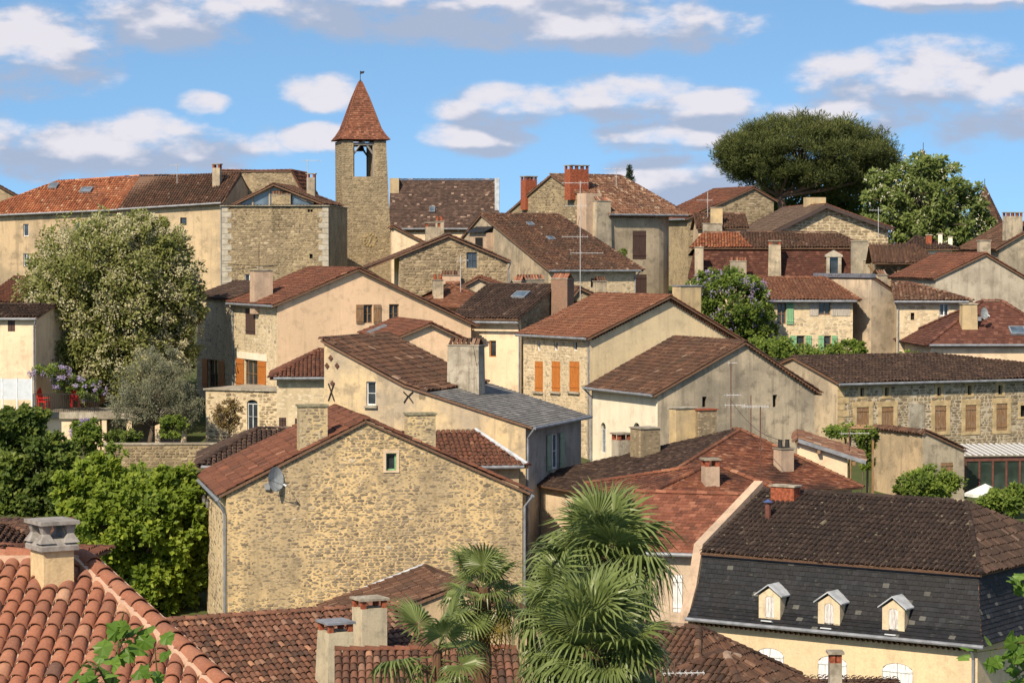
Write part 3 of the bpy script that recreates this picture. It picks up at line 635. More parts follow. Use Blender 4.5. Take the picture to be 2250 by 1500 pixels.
# ---------------------------------------------------------------- ground
def ground():
    ys = [-400, -100, 0, 30, 60, 70, 80, 88, 95, 103, 112, 120, 128, 140, 150, 158, 165, 178, 190, 203, 215, 235, 250, 275, 300, 360, 420, 1500, 5800]
    xs = [-5000, -800, -200, -100, -60, -40, -25, -12, 0, 12, 25, 40, 60, 100, 200, 800, 5000]
    mb = MB(); rng = random.Random(2)
    for y in ys:
        for x in xs: mb.v.append((x, y, gz(x, y) + rng.uniform(-.25, .25)))
    n = len(xs)
    for j in range(len(ys) - 1):
        for i in range(n - 1): mb.f.append((j * n + i, j * n + i + 1, (j + 1) * n + i + 1, (j + 1) * n + i)); mb.r.append(.5)
    b = NB('earth_and_grass'); c = b.ramp(b.noise(.5, 6, .65), [(.3, (.10, .085, .05, 1)), (.5, (.07, .085, .03, 1)), (.7, (.05, .08, .022, 1))]); b.bump(b.noise(3, 6, .7), .6, .1)
    o = mb.build('ground', b.done(c, .95, .1)); o['kind'] = 'structure'
ground()

# ---------------------------------------------------------------- ochre rubble house with two gable chimneys
h = House('stone_house', 'ochre rubble stone gable house with two chimneys and a satellite dish', 497, 1085, 95, 12)
L_ = h.L(497, 1083)[::2]; A_ = h.L(803, 926)[::2]; R_ = h.L(1148, 1078)[::2]
h.gableV(L_, A_, R_, 8.5, ov=.3, ovf=.12, rm=T_RED(), w=.24, l=.4)
h.opening('f', 'win', 848, 995, 871, 1033, fr=GREENW(), surround=(CREAM(), .1))
h.stonewall('f', None, ST_OCHRE(), sw=.22, sh=.11, cover=.62, prot=.016)
h.stonewall('l', None, ST_OCHRE(), sw=.3, sh=.14, cover=.35, prot=.015)
h.finish(STONEY(), {'l': plaster('pale_ochre_wall', (.62, .48, .29, 1), (.46, .36, .22, 1), .5)})
for (x, yt, w_, dr) in ((686, 888, 62, 2.05), (923, 906, 62, 1.65)):
    h.chim(x, yt, w_, .4, .78, dr, plaster('chimney_ochre', (.55, .42, .22, 1), (.33, .27, .18, 1), .8, (6, (.2, .17, .12, 1), (.34, .28, .19, 1), (.46, .4, .3, 1), .6)), 'slab', capm=flat_mat('mossy_slab', (.22, .20, .13, 1), .95, .5, .1, 6))
p = Vector((h.uL - .36, -.2, L_[1] - .22)); q = Vector((h.uL - .36, 8.6, L_[1] - .22))
h.gutter(p, q, down=[p, Vector((h.uL - .08, -.05, L_[1] - .75)), Vector((h.uL - .08, -.07, .2))])
p = Vector((h.uR + .36, -.2, R_[1] - .2)); h.gutter(p, Vector((h.uR + .36, 8.6, R_[1] - .2)), down=[p, Vector((h.uR + .07, -.06, R_[1] - .6)), Vector((h.uR + .07, -.07, .2))])
for (x0, x1, yt, dr) in ((656, 717, 888, 1.9), (893, 953, 906, 1.5)):
    a = h.L(x0, yt, .01); b = h.L(x1, yt, .01); mb = MB(); rubble(mb, (0, .01, 0), (1, 0, 0), (0, -1, 0), [(a[0], a[2] - dr), (b[0], a[2] - dr), (b[0], a[2] - .1), (a[0], a[2] - .1)], [], .22, .11, .6, 5, .016); mb.build('chimney_stones', ST_OCHRE(), h.root, kind='stuff')
YH = h
# dish on that gable
def dish(name, label, o, face, dia, arm=True):
    """satellite dish: shallow bowl, feed arm, wall bracket; o = wall point, face = outward direction"""
    rt = empty(name, o); tag(rt, label, 'satellite dish'); f = Vector(face).normalized(); up = Vector((0, 0, 1)); sd_ = f.cross(up).normalized(); up = sd_.cross(f)
    c = f * .35 + Vector((0, 0, .25)); mb = MB(); n = 20; rings = [(0, 0), (.35, .03), (.7, .09), (1, .17)]; vs = []
    for (r_, dpt) in rings:
        for k in range(n): a = 2 * math.pi * k / n; vs.append(c + (sd_ * math.cos(a) * .9 + up * math.sin(a)) * (r_ * dia / 2) + f * (dpt * dia / 2))
    fs = []
    for j in range(len(rings) - 1):
        for k in range(n): fs.append((j * n + k, j * n + (k + 1) % n, (j + 1) * n + (k + 1) % n, (j + 1) * n + k))
    mb.add(vs, fs); mb.build('bowl', flat_mat('dish_grey', (.33, .36, .36, 1), .5, .3), rt, True)
    mb = MB(); mb.tube([Vector((0, 0, 0)), f * .15 + Vector((0, 0, -.02)), c - f * .02], .025, 6); mb.box((-.1, -.1, -.12), (.1, .02, .12)); mb.build('bracket', ZINC(), rt)
    mb = MB(); tip = c + f * (dia * .62) - up * (dia * .3); mb.tube([c - up * dia * .48 + f * .05, tip], .014, 5); mb.tube([c + sd_ * dia * .4 + f * .1, tip], .008, 4); mb.tube([c - sd_ * dia * .4 + f * .1, tip], .008, 4); mb.build('feed_arm', IRON(), rt)
    mb = MB(); mb.tube([tip, tip + (c - tip).normalized() * .14], [.035, .045], 8); mb.build('receiver', WHITEP(), rt)
o = YH.o + YH.U * YH.L(588, 1068)[0] + YH.V * -.02 + Vector((0, 0, YH.L(588, 1068)[2]))
dish('satellite_dish', 'round grey satellite dish fixed on the ochre rubble gable', o, (.78, -.6, .1), .95)

# dark roofed wing behind it on the left
h = House('low_wing', 'low wing with dark tiled roof behind the ochre rubble house', 455, 1022, 106, 6)
a = h.L(450, 1020); b = h.L(640, 1018); r = h.L(565, 946, 3.4)
h.gableU(a[0], b[0] + 2, a[2], 3.4, r[2], 6.5, hl=h.L(563, 946, 3.4)[0] - a[0], rm=T_DARK()); h.eave_gutter(); h.finish(CREAM())
# tiled roof with zinc hip, right of it
h = House('hipped_annex', 'annex with brown tiled roof and zinc covered hip behind the ochre gable', 955, 1015, 103, 9)
a = h.L(940, 1022); b = h.L(1140, 1026); r = h.L(1000, 952, 3.)
h.gableU(a[0] - 1, b[0], a[2], 3., r[2], 6, hr=b[0] - h.L(1045, 955, 3.)[0], rm=T_RED(), ridge=False); h.eave_gutter(); h.finish(TANW())
mb = MB(); mb.tube([(b[0] + .3, -.35, a[2] + .02), (h.L(1045, 955, 3.)[0], 3., r[2] + .14)], .1, 6); mb.build('hip_flashing', ZINCL(), h.root)

# ---------------------------------------------------------------- house with the grey slated lower roof
h = House('slate_roofed_house', 'rendered house with half brown tile half grey slate roof and iron wall ties', 712, 900, 112, -19)
gl = h.L(712, 752); g1 = h.L(890, 848); g2 = h.L(1155, 935); d = h.LU(1277, 911, g2[0])[1]
h.uL, h.uR, h.d = gl[0], g2[0], d
zA, z1, z2 = gl[2], g1[2], g2[2]; h.front = [(gl[0], 0), (g2[0], 0), (g2[0], z2), (g1[0], z1), (gl[0], zA)]
h.sidez = {'l': [(0, 0), (d, 0), (d, zA), (0, zA)], 'r': [(0, 0), (d, 0), (d, z2), (0, z2)]}; h.backp = h.front; h.rm = T_BROWN()
h.opening('f', 'win', 805, 838, 826, 890, fr=WHITEP(), sill=True); h.opening('f', 'dark', 921, 852, 935, 878)
h.opening('r', 'open', 1210, 953, 1228, 1030, SAGEW(), sill=True, rect=(h.LU(1210, 990, g2[0])[1], h.LU(1218, 1030, g2[0])[2], h.LU(1228, 990, g2[0])[1], h.LU(1218, 953, g2[0])[2]))
h.opening('r', 'openl', 1210, 1075, 1228, 1120, GREENW(), rect=(h.LU(1212, 1100, g2[0])[1], h.LU(1218, 1135, g2[0])[2], h.LU(1228, 1100, g2[0])[1], h.LU(1218, 1078, g2[0])[2]))
e = .05; um = lerp(g1[0], g2[0], .18); zm = lerp(z1, z2, .18)
def sl(u): return lerp(zA, z1, (u - gl[0]) / (g1[0] - gl[0])) if u < g1[0] else lerp(z1, z2, (u - g1[0]) / (g2[0] - g1[0]))
u0, u1, u2, u3 = gl[0] - .1, g1[0], um, g2[0] + .35
h.roofplane([(u1, -.12, sl(u1) + e), (u1, d + .2, sl(u1) + e), (u0, d + .2, sl(gl[0]) + e + .06), (u0, -.12, sl(gl[0]) + e + .06)], T_BROWN(), 'canal', .24, .38)
h.roofplane([(u2, -.12, sl(u2) + e), (u2, d + .2, sl(u2) + e), (u1, d + .2, sl(u1) + e), (u1, -.12, sl(u1) + e)], T_BROWN(), 'canal', .24, .38)
zz = z2 - .35 * (z1 - z2) / (g2[0] - g1[0])
h.roofplane([(u3, -.12, zz + e), (u3, d + .2, zz + e), (u2, d + .2, sl(u2) + e), (u2, -.12, sl(u2) + e)], T_GREYS(), 'flat', .3, .22, jit=.5)
ridge_mesh(h.ridges, (u0, -.12, zA + .15), (u0, d + .2, zA + .15), .13, .3)
h.eave_gutter('r', .45, .1, down='a')
h.finish(plaster('grey_house_render', (.40, .35, .265, 1), (.29, .25, .19, 1), .7), {'f': plaster('patchy_ochre_render', (.56, .43, .25, 1), (.36, .30, .22, 1), .9), 'r': GREYD()})
h.chim(1024, 742, 72, 4.2, .8, 3.4, CONC(), 'tiles', taper=.06, capm=T_BROWN())
# wall ties (iron crosses) and diamond ornaments
def bars(pts, parent, name='wall_tie', r=.028):
    mb = MB()
    for a, b in pts: mb.tube([a, b], r, 5)
    return mb.build(name, IRON(), parent)
fp = lambda x, y: Vector((h.L(x, y)[0], -.04, h.L(x, y)[2]))
bars([(fp(722, 842), fp(735, 880)), (fp(735, 840), fp(722, 880))], h.root); bars([(fp(887, 860), fp(897, 870)), (fp(897, 870), fp(888, 884)), (fp(908, 860), fp(898, 870)), (fp(898, 870), fp(908, 884))], h.root)
for (x, y) in ((727, 786), (719, 803), (741, 803), (731, 842)):
    mb = MB(); c = fp(x, y); mb.prism([c + Vector((-.11, 0, 0)), c + Vector((0, 0, -.14)), c + Vector((.11, 0, 0)), c + Vector((0, 0, .14))], Vector((0, -.02, 0))); mb.build('diamond_plate', flat_mat('rusty_plate', (.10, .045, .03, 1), .8), h.root)
GH = h
# little skylight roof behind
h = House('skylight_house', 'small house with red tiled roof and one skylight behind the brown ridge', 870, 742, 127, 14)
A_ = h.L(945, 713); L_ = h.L(872, 743); R_ = h.L(1012, 745)
h.gableV(L_[::2], A_[::2], R_[::2], 9, rm=T_RED(), ov=.25); pl = h.roofs[0][0]; h.skylight_px(830, 728, 34, 1.0, pl); h.finish(PEACH())
def proj(p):
    p = Vector(p) - Vector((0, 0, CAMZ)); d = p.dot(FWD); return (CX + FPX * p.x / d, CY - FPX * p.dot(UP) / d)
def cornice(h, p, q, rows=2, mat=None, r=.09, parent=None):
    """rows of half-round tiles under an eave or verge (genoise)"""
    p, q = Vector(p), Vector(q); d = (q - p); L = d.length; d.normalize(); n = max(2, int(L / (r * 2.2))); mb = MB()
    out = Vector((0, 0, 1)).cross(d); out = -out if out.y > 0 else out; out.z = 0; out.normalize()
    for k in range(rows):
        for i in range(n):
            c = p + d * (L * (i + .5 + .5 * (k % 2)) / (n + .5)) + Vector((0, 0, -.1 - k * .11)) + out * (.16 - k * .07); vs = []
            for t in (-.14, .05):
                for a in range(5): an = math.pi * a / 4; vs.append(c + out * t + d * (math.cos(an) * r) + Vector((0, 0, math.sin(an) * r)))
            mb.add(vs, [(j, j + 1, j + 6, j + 5) for j in range(4)], random.random())
    return mb.build('tile_cornice', mat or T_RED(), parent or h.root)

# ---------------------------------------------------------------- peach rendered house
h = House('peach_house', 'large peach rendered gable house with red tile roof and orange shutters', 610, 668, 145, 24)
L_ = h.L(610, 668)[::2]; A_ = h.L(786, 593)[::2]; R_ = h.L(1035, 712)[::2]
d = h.LU(512, 670, L_[0])[1]
h.gableV(L_, A_, R_, d, rm=T_RED(), ov=.35, ovf=.25)
h.opening('f', 'open', 799, 669, 819, 710, OAKW(), fr=OAKW()); h.opening('f', 'door', 855, 668, 877, 710, OAKW())
r = [h.LU(539, 706, 0)[1], h.LU(561, 706, 0)[1]]; h.opening('l', 'shut', 0, 0, 0, 0, BROWNW(), rect=(min(r), h.LU(550, 735, 0)[2], max(r), h.LU(550, 677, 0)[2]))
r = [h.LU(537, 820, 0)[1], h.LU(568, 820, 0)[1]]; h.opening('l', 'open', 0, 0, 0, 0, ORANGEW(), fr=OAKW(), rect=(min(r), h.LU(550, 852, 0)[2], max(r), h.LU(550, 790, 0)[2]))
h.stonewall('l', None, ST_PALE(), sw=.34, sh=.2, cover=.55, prot=.012)
h.finish(PEACH(), {'l': STONEC()}); h.eave_gutter('l', .4, .12, down='b')
a0, a1 = sorted((h.LU(522, 780, 0)[1], h.LU(586, 780, 0)[1])); mb = MB(); mb.obox((h.uL - .02, (a0 + a1) / 2, h.LU(550, 782, 0)[2]), (.03, 0, 0), (0, (a1 - a0) / 2, 0), (0, 0, .2)); mb.build('lintel', WHITEW(), h.root)
h.chim(574, 592, 42, d * .45, .9, 2.6, PINKW(), 'slab')
PH = h
# wing in the shade of the tree
fp_ = PH.o + PH.U * PH.uL + PH.V * PH.d; pp = proj(fp_ + Vector((0, 0, 6)))
h = House('shaded_wing', 'wing with orange french doors in the shade of the acacia', pp[0], pp[1], fp_.y, -66, base=PH.o.z)
uL = h.L(432, 700)[0]; zt_ = h.L(500, 657)[2]
h.gableU(uL, -.05, zt_, 2.5, zt_ + .9, 5, rm=T_DARK(), ov=.2)
h.opening('f', 'open', 458, 790, 481, 852, ORANGEW(), fr=OAKW()); h.stonewall('f', None, ST_PALE(), sw=.34, sh=.2, cover=.5, prot=.012); h.finish(STONEC())
# terrace block in front of it
h = House('terrace_block', 'stone terrace block with a flat top and an arched window', 612, 860, 141.5, -22)
uL = h.L(452, 858)[0]; uR = h.L(613, 858)[0]; z = h.L(560, 857)[2]; h.uL, h.uR, h.d = uL, uR, 5
h.front = [(uL, 0), (uR, 0), (uR, z), (uL, z)]; h.sidez = {'l': [(0, 0), (5, 0), (5, z), (0, z)], 'r': [(0, 0), (5, 0), (5, z), (0, z)]}; h.backp = h.front; h.rm = CONC()
h.opening('f', 'win', 543, 878, 566, 946, arch=.5, fr=ZINCL()); h.stonewall('f', None, ST_GREY(), sw=.3, sh=.15, cover=.75, prot=.02)
h.roofplane([(uL - .1, -.12, z + .05), (uR + .1, -.12, z + .05), (uR + .1, 5, z + .05), (uL - .1, 5, z + .05)], CONC(), None); h.finish(STONEC())
# low cream annex
h = House('cream_annex', 'low cream annex with small hipped tile roof beside the terrace block', 608, 828, 126, 4)
a = h.L(608, 827); b = h.L(704, 826); r = h.L(700, 772, 3.)
h.gableU(a[0], b[0] + 4, a[2], 3., r[2], 6, hl=h.L(700, 772, 3.)[0] - a[0], rm=T_RED()); h.opening('f', 'shut', 613, 917, 629, 943, BROWNW()); h.opening('f', 'shut', 648, 919, 658, 943, BROWNW())
h.stonewall('f', None, ST_PALE(), sw=.36, sh=.2, cover=.45, prot=.012); h.finish(STONEC()); h.eave_gutter(down=None)

# ---------------------------------------------------------------- dark roofed house in the middle
h = House('dark_roof_house', 'cream house with dark tiled roof deep eave and tall tile-capped stack', 1145, 691, 150, -28)
a = h.L(1000, 691); uR = 0.; apx = h.LU(1218, 629, 0.); far = h.LU(1292, 690, 0.)
h.gableU(a[0], uR, a[2], apx[1], apx[2], far[1] if far[1] > apx[1] + 1 else apx[1] * 2, zB=a[2], rm=T_DARK(), ov=.7, ovs=.15)
h.opening('f', 'win', 1075, 748, 1090, 784, fr=ORANGEW()); pl = h.roofs[0][0]; h.skylight_px(1145, 651, 34, .9, pl)
h.stonewall('r', None, ST_GREY(), sw=.34, sh=.17, cover=.85); h.finish(CREAM(), {'r': STONEG()}); h.eave_gutter('f', .75, .42, down='b')
h.chim(1236, 600, 40, apx[1] * .95, .9, 4.2, rnd_mat('thin_brick', [(0, (.16, .09, .06, 1)), (1, (.30, .19, .13, 1))]), 'tiles')
h.chim(1142, 606, 20, apx[1] * 2.2, .7, 2, CHIMP(), 'tiles')
h = House('stone_gable_cottage', 'small stone gable behind the dark roofed house', 1255, 660, 158, 10)
h.gableV(h.L(1245, 668)[::2], h.L(1272, 634)[::2], h.L(1345, 668)[::2], 5, rm=T_BROWN(), ov=.3); h.stonewall('f', None, ST_GREY(), sw=.34, sh=.17); h.finish(STONEG())
h.chim(1348, 640, 24, 2., .6, 2, CHIMP(), 'slab')

# ---------------------------------------------------------------- orange shuttered house
h = House('orange_shutter_house', 'cream gable house with rust roof and tall orange shutters on its stone side', 1297, 740, 140, 30)
L_ = h.L(1297, 740)[::2]; A_ = h.L(1468, 653)[::2]; R_ = h.L(1617, 744)[::2]; d = h.LU(1150, 745, L_[0])[1]
h.gableV(L_, A_, R_, d, rm=T_ORANGE(), ov=.35, ovf=.3)
for (x0, x1) in ((1180, 1187), (1217, 1225), (1259, 1268)):
    r = sorted((h.LU(x0, 760, 0)[1], h.LU(x1, 760, 0)[1])); h.opening('l', 'win', 0, 0, 0, 0, rect=(r[0], h.LU(x0, 770, 0)[2], r[1], h.LU(x0, 749, 0)[2]))
for (x0, x1) in ((1175, 1193), (1212, 1231), (1251, 1273)):
    r = sorted((h.LU(x0, 825, 0)[1], h.LU(x1, 825, 0)[1])); h.opening('l', 'shut', 0, 0, 0, 0, ORANGEW(), sill=True, rect=(r[0], h.LU(x0, 859, 0)[2], r[1], h.LU(x0, 793, 0)[2]))
h.stonewall('l', None, ST_PALE(), sw=.36, sh=.2, cover=.8, prot=.018); quoins(h, 'l', 0, 1, L_[1] - .3, 1, flat_mat('pale_quoin', (.46, .38, .26, 1), .9, .25, .1, 2.5))
h.finish(plaster('smooth_yellow_render', (.66, .53, .33, 1), (.48, .40, .27, 1), .45), {'l': STONEC()}); h.eave_gutter('l', .42, .1, down='a')
cornice(h, (L_[0], -.05, L_[1]), (A_[0], -.05, A_[1])); cornice(h, (R_[0], -.05, R_[1]), (A_[0], -.05, A_[1]))
h.chim(1509, 626, 54, .45, .85, 3.4, YELW(), 'slab', capm=ZINC())
h = House('white_house', 'house with white rendered side grey gable and brown tiled roof', 1445, 864, 128, 24)
L_ = h.L(1445, 864)[::2]; A_ = h.L(1635, 754)[::2]; R_ = h.L(1790, 859)[::2]; d = h.LU(1300, 868, L_[0])[1]
h.gableV(L_, A_, R_, d, rm=T_BROWN(), ov=.35, ovf=.2)
for (x0, x1) in ((1320, 1331), (1391, 1407)):
    r = sorted((h.LU(x0, 960, 0)[1], h.LU(x1, 960, 0)[1])); h.opening('l', 'win', 0, 0, 0, 0, fr=ZINCL(), arch=1., rect=(r[0], h.LU(x0, 994, 0)[2], r[1], h.LU(x0, 927, 0)[2]))
h.opening('f', 'dark', 1543, 871, 1553, 894); h.opening('f', 'dark', 1698, 867, 1708, 894)
h.finish(GREYW(), {'l': WHITEW()}); h.eave_gutter('l', .42, .1, down='b'); cornice(h, (R_[0], -.05, R_[1]), (A_[0], -.05, A_[1]), 1)
WH = h

# ---------------------------------------------------------------- long stone building
h = House('long_stone_building', 'long rubble stone building with wooden shutters in ochre surrounds and dark roof', 1840, 840, 138, 25)
L0 = h.L(1840, 840); uR = h.L(2340, 830)[0]; ap = h.LU(1746, 787, 0.); 
h.gableU(0., uR, L0[2], ap[1], ap[2], ap[1] * 2, rm=T_DARK(), ov=.4, ovs=.15, zFR=L0[2], w=.22)
OC = QUOIN()
for (x0, x1, y0, y1) in ((1890, 1898, 852, 871), (1944, 1952, 851, 870), (2059, 2067, 850, 869), (2126, 2134, 847, 867), (2193, 2202, 846, 866)): h.opening('f', 'dark', x0, y0, x1, y1, surround=(OC, .17))
for (x0, x1, y0, y1) in ((1882, 1909, 894, 946), (1937, 1963, 893, 946), (2054, 2079, 891, 947), (2121, 2145, 889, 947), (2189, 2213, 886, 945)): h.opening('f', 'shut', x0, y0, x1, y1, OAKW(), surround=(OC, .25))
h.opening('f', 'dark', 2242, 890, 2262, 915, surround=(OC, .15))
h.stonewall('f', None, ST_GREY(), sw=.3, sh=.17, cover=.9, prot=.02); h.finish(plaster('pale_rubble_mortar', (.50, .43, .32, 1), (.34, .29, .21, 1), .6), {'l': plaster('stained_pale_render', (.52, .43, .30, 1), (.33, .28, .21, 1), .8)})
quoins(h, 'f', 0, .5, L0[2] - .25, 1, OC, .75, .36); h.eave_gutter('f', .45, .1)
mb = MB(); r = h.rectside('f', 1995, 886, 2031, 944); mb.box((r[0], -.03, r[1]), (r[2], -.002, r[3])); mb.build('blocked_doorway', CONC(), h.root)
# low annex with monopitch roof in front of it
h = House('monopitch_annex', 'low rendered annex with a sloping top and one small brown shutter', 2028, 950, 124, 28)
L_ = h.L(2028, 952)[::2]; A_ = h.L(2031, 949)[::2]; R_ = h.L(2119, 990)[::2]; d = h.LU(1920, 950, L_[0])[1]
h.gableV(L_, A_, R_, d, rm=T_BROWN(), ov=.12, ovf=.1, ridge=False); h.opening('f', 'shut', 2067, 1016, 2094, 1050, OAKW())
h.finish(plaster('stained_annex_render', (.42, .36, .26, 1), (.27, .235, .18, 1), .9), {'l': TANW()})
# conservatory
h = House('conservatory', 'glazed conservatory with brown frame and white striped roof', 2122, 1000, 127, 8, cat='conservatory')
z0 = h.L(2180, 1078)[2]; z1 = h.L(2180, 1003)[2]; uR = h.L(2300, 1003)[0]; zt_ = h.L(2180, 978, 3.2)[2]; BRM = flat_mat('brown_aluminium', (.13, .055, .04, 1), .45)
mb = MB(); mb.box((0, 0, 0), (uR, 3.2, z0)); mb.build('plinth', CONC(), h.root)
mb = MB(); mb.box((-.05, -.05, z1 - .22), (uR, .08, z1)); n = 6
for i in range(n + 1): u = uR * i / n; mb.box((u - .05, -.04, z0), (u + .05, .06, z1 - .22))
mb.box((-.05, -.04, z0 + .003), (uR, .07, z0 + .1)); mb.build('frame', BRM, h.root)
for i in range(n): mb = MB(); mb.box((uR * i / n + .05, .01, z0 + .1), (uR * (i + 1) / n - .05, .03, z1 - .22)); mb.build('pane', glass_mat('green_glass', (.02, .03, .025, 1), .05), h.root)
mb = MB(); mb.prism([(-.1, -.15, z1 + .02), (uR, -.15, z1 + .02), (uR, 3.3, zt_), (-.1, 3.3, zt_)], (0, 0, .05)); ro = mb.build('roof', flat_mat('roof_panel', (.22, .20, .15, 1), .4), h.root)
k = 14
for i in range(k + 1): u = lerp(-.1, uR, i / k); mb = MB(); mb.prism([(u - .04, -.16, z1 + .075), (u + .04, -.16, z1 + .075), (u + .04, 3.3, zt_ + .055), (u - .04, 3.3, zt_ + .055)], (0, 0, .05)); mb.build('roof_bar', WHITEP(), ro)

# ---------------------------------------------------------------- red flat-tiled hipped roofs
h = House('hipped_house', 'house with broad hipped roof of dark and orange flat tiles', 1385, 1090, 104, 28)
c0 = h.L(1385, 1090); vA = 5.2; ap = h.L(1627, 944, vA); uR = h.L(1872, 1066)[0]; dk_ = h.LU(1268, 1052, 0.)[1]; z = c0[2]; d = max(dk_, 9.5)
h.uL, h.uR, h.d = 0., uR, d; h.front = [(0, 0), (uR, 0), (uR, z), (0, z)]; h.sidez = {k: [(0, 0), (d, 0), (d, z), (0, z)] for k in 'lr'}; h.backp = h.front; h.rm = T_ORANGE()
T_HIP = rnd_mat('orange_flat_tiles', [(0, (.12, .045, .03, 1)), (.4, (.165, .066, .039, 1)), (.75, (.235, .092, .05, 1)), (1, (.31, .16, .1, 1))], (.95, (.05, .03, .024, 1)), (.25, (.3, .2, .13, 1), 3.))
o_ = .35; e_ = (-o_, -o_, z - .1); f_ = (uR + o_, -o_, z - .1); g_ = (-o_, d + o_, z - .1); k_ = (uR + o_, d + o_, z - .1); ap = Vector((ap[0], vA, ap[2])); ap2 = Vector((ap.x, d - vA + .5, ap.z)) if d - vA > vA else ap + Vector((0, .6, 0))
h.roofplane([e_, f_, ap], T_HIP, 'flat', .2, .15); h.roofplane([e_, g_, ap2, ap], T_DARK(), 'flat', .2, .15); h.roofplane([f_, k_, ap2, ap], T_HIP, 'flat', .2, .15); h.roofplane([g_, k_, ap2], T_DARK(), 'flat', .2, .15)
for (a, b) in ((e_, ap), (f_, ap), (ap, ap2)): ridge_mesh(h.ridges, Vector(a) + Vector((0, 0, .03)), Vector(b) + Vector((0, 0, .03)), .09, .35)
h.finish(CREAM()); HR = h
h.chim(1722, 965, 33, 1.6, .6, 4.2, PINKW(), 'pots', capm=IRON(), taper=.05)
h.chim(1500, 893, 52, 8.5, .6, 3.6, YELW(), 'slab'); h.chim(1548, 897, 46, 8.2, .6, 3.6, STONEG(), 'slab', capm=BRICK()); h.chim(1418, 937, 50, 6.5, .9, 3.2, STONEG(), 'slab'); h.chim(1365, 950, 32, 8., .6, 2.4, CONC(), 'posts')
h = House('small_hipped_house', 'low hipped orange tiled roof with one flared chimney', 1400, 1098, 98, 12)
c0 = h.L(1400, 1100); uR = h.L(1735, 1092)[0]; vA = 3.6; ap = h.L(1565, 1026, vA)
h.gableU(0., uR, c0[2], vA, ap[2], 7.2, hl=ap[0] - .2, hr=uR - ap[0] - .2, rm=T_HIP, kind='flat', w=.2, l=.15, ov=.25); h.finish(CREAM()); h.chim(1561, 1006, 32, 1.5, .6, 3, PINKW(), 'posts', taper=.04)

# shed with cream wall and lean roof
h = House('lean_roof_shed', 'cream walled shed with sloping zinc edged tile roof', 1752, 970, 111, -6)
L_ = h.L(1752, 970)[::2]; A_ = h.L(1754, 968)[::2]; R_ = h.L(1862, 1003)[::2]
h.gableV(L_, A_, R_, 5, rm=T_ROUGH(), ov=.1, ovf=.25, ridge=False)
kr = (A_[1] - R_[1]) / (R_[0] - A_[0]); pl = list(h.roofs[1]); pl[0] = [(R_[0] + .75, -.25, R_[1] - .75 * kr + .06), (R_[0] + .75, 5.2, R_[1] - .75 * kr + .06), (A_[0], 5.2, A_[1] + .06), (A_[0], -.25, A_[1] + .06)]; h.roofs[1] = tuple(pl)
h.finish(CREAM()); mb = MB(); mb.prism([(A_[0], -.3, A_[1] - .06), (R_[0] + .8, -.3, R_[1] - .8 * kr - .06), (R_[0] + .8, -.3, R_[1] - .8 * kr + .12), (A_[0], -.3, A_[1] + .12)], (0, .06, 0)); mb.build('verge_flashing', ZINC(), h.root)
for t in (.35, .95): mb = MB(); x = lerp(A_[0], R_[0] + .4, t); mb.box((x - .07, -.32, A_[1] - (x - A_[0]) * kr - .26), (x + .07, .1, A_[1] - (x - A_[0]) * kr - .1)); mb.build('rafter_end', OAKW(), h.root)

# ---------------------------------------------------------------- flat-tiled roof left of the mansard
h = House('party_wall_house', 'house with flat red tiles and several stacks beside the slate mansard', 1562, 1212, 92, -16)
a = h.L(1462, 1200); b = h.L(1566, 1212); r = h.L(1640, 1091, 5.)
h.gableU(a[0] - 2.2, b[0] + 3.6, b[2], 5., r[2], 10, rm=rnd_mat('rust_flat_tiles', [(0, (.12, .05, .032, 1)), (.5, (.20, .075, .045, 1)), (1, (.30, .13, .08, 1))], (.4, (.09, .05, .035, 1)), (.2, (.3, .2, .14, 1), 2.)), kind='flat', w=.26, l=.3, ov=.3, ovs=.05)
h.opening('f', 'shut', 1478, 1262, 1500, 1345, WHITEP()); h.finish(plaster('pink_stained_render', (.54, .43, .32, 1), (.36, .29, .22, 1), .7)); h.eave_gutter('f', .38, .1, down='b')
h.chim(1673, 1073, 36, 3.6, .6, 2.6, CHIMP(), 'slab'); h.chim(1609, 1131, 38, 1.9, .7, 2.2, CONC(), 'slab', capm=BRICK())
# ---------------------------------------------------------------- mansard
h = House('mansard_house', 'cream house with slate mansard three zinc-roofed dormers and white arched shutters', 1530, 1357, 90, -35)
ze = h.L(1530, 1357)[2]; uL = -.2; uR = h.L(2105, 1452)[0]; vb = .8; zb = h.L(1575, 1216, vb)[2]; vA = 5.2; zr = h.L(1762, 1082, vA)[2]; d = 10.4
h.uL, h.uR, h.d = uL, uR, d; h.front = [(uL, 0), (uR, 0), (uR, ze), (uL, ze)]; h.rm = T_FLECK()
h.sidez = {'l': [(0, 0), (d, 0), (d, zb), (vA, zr + .1), (vb, zb + .1), (0, ze)], 'r': [(0, 0), (d, 0), (d, ze), (0, ze)]}; h.backp = h.front
prof = [(-.35, ze + .02), (.12, ze + (zb - ze) * .2), (.5, ze + (zb - ze) * .55), (vb, zb)]
ub = h.L(2150, 1268, vb)[0]; uR = max(uR, ub + .35); h.uR = uR; h.front = [(uL, 0), (uR, 0), (uR, ze), (uL, ze)]; h.backp = h.front; ur = min(h.L(2130, 1096, vA)[0], ub - 2.5); ue = uR + .35
def ucor(i): v, z = prof[i]; t = (v + .35) / (vb + .35); return lerp(ue, ub, t)
for i in range(3):
    (v0, z0), (v1, z1) = prof[i], prof[i + 1]
    h.roofplane([(uL, v0, z0), (ucor(i), v0, z0), (ucor(i + 1), v1, z1), (uL, v1, z1)], T_SLATE(), 'flat', .24, .17, jit=.5)
    h.roofplane([(ucor(i), v0, z0), (ucor(i), d, z0), (ucor(i + 1), d, z1), (ucor(i + 1), v1, z1)], T_SLATE(), 'flat', .24, .17, jit=.5)
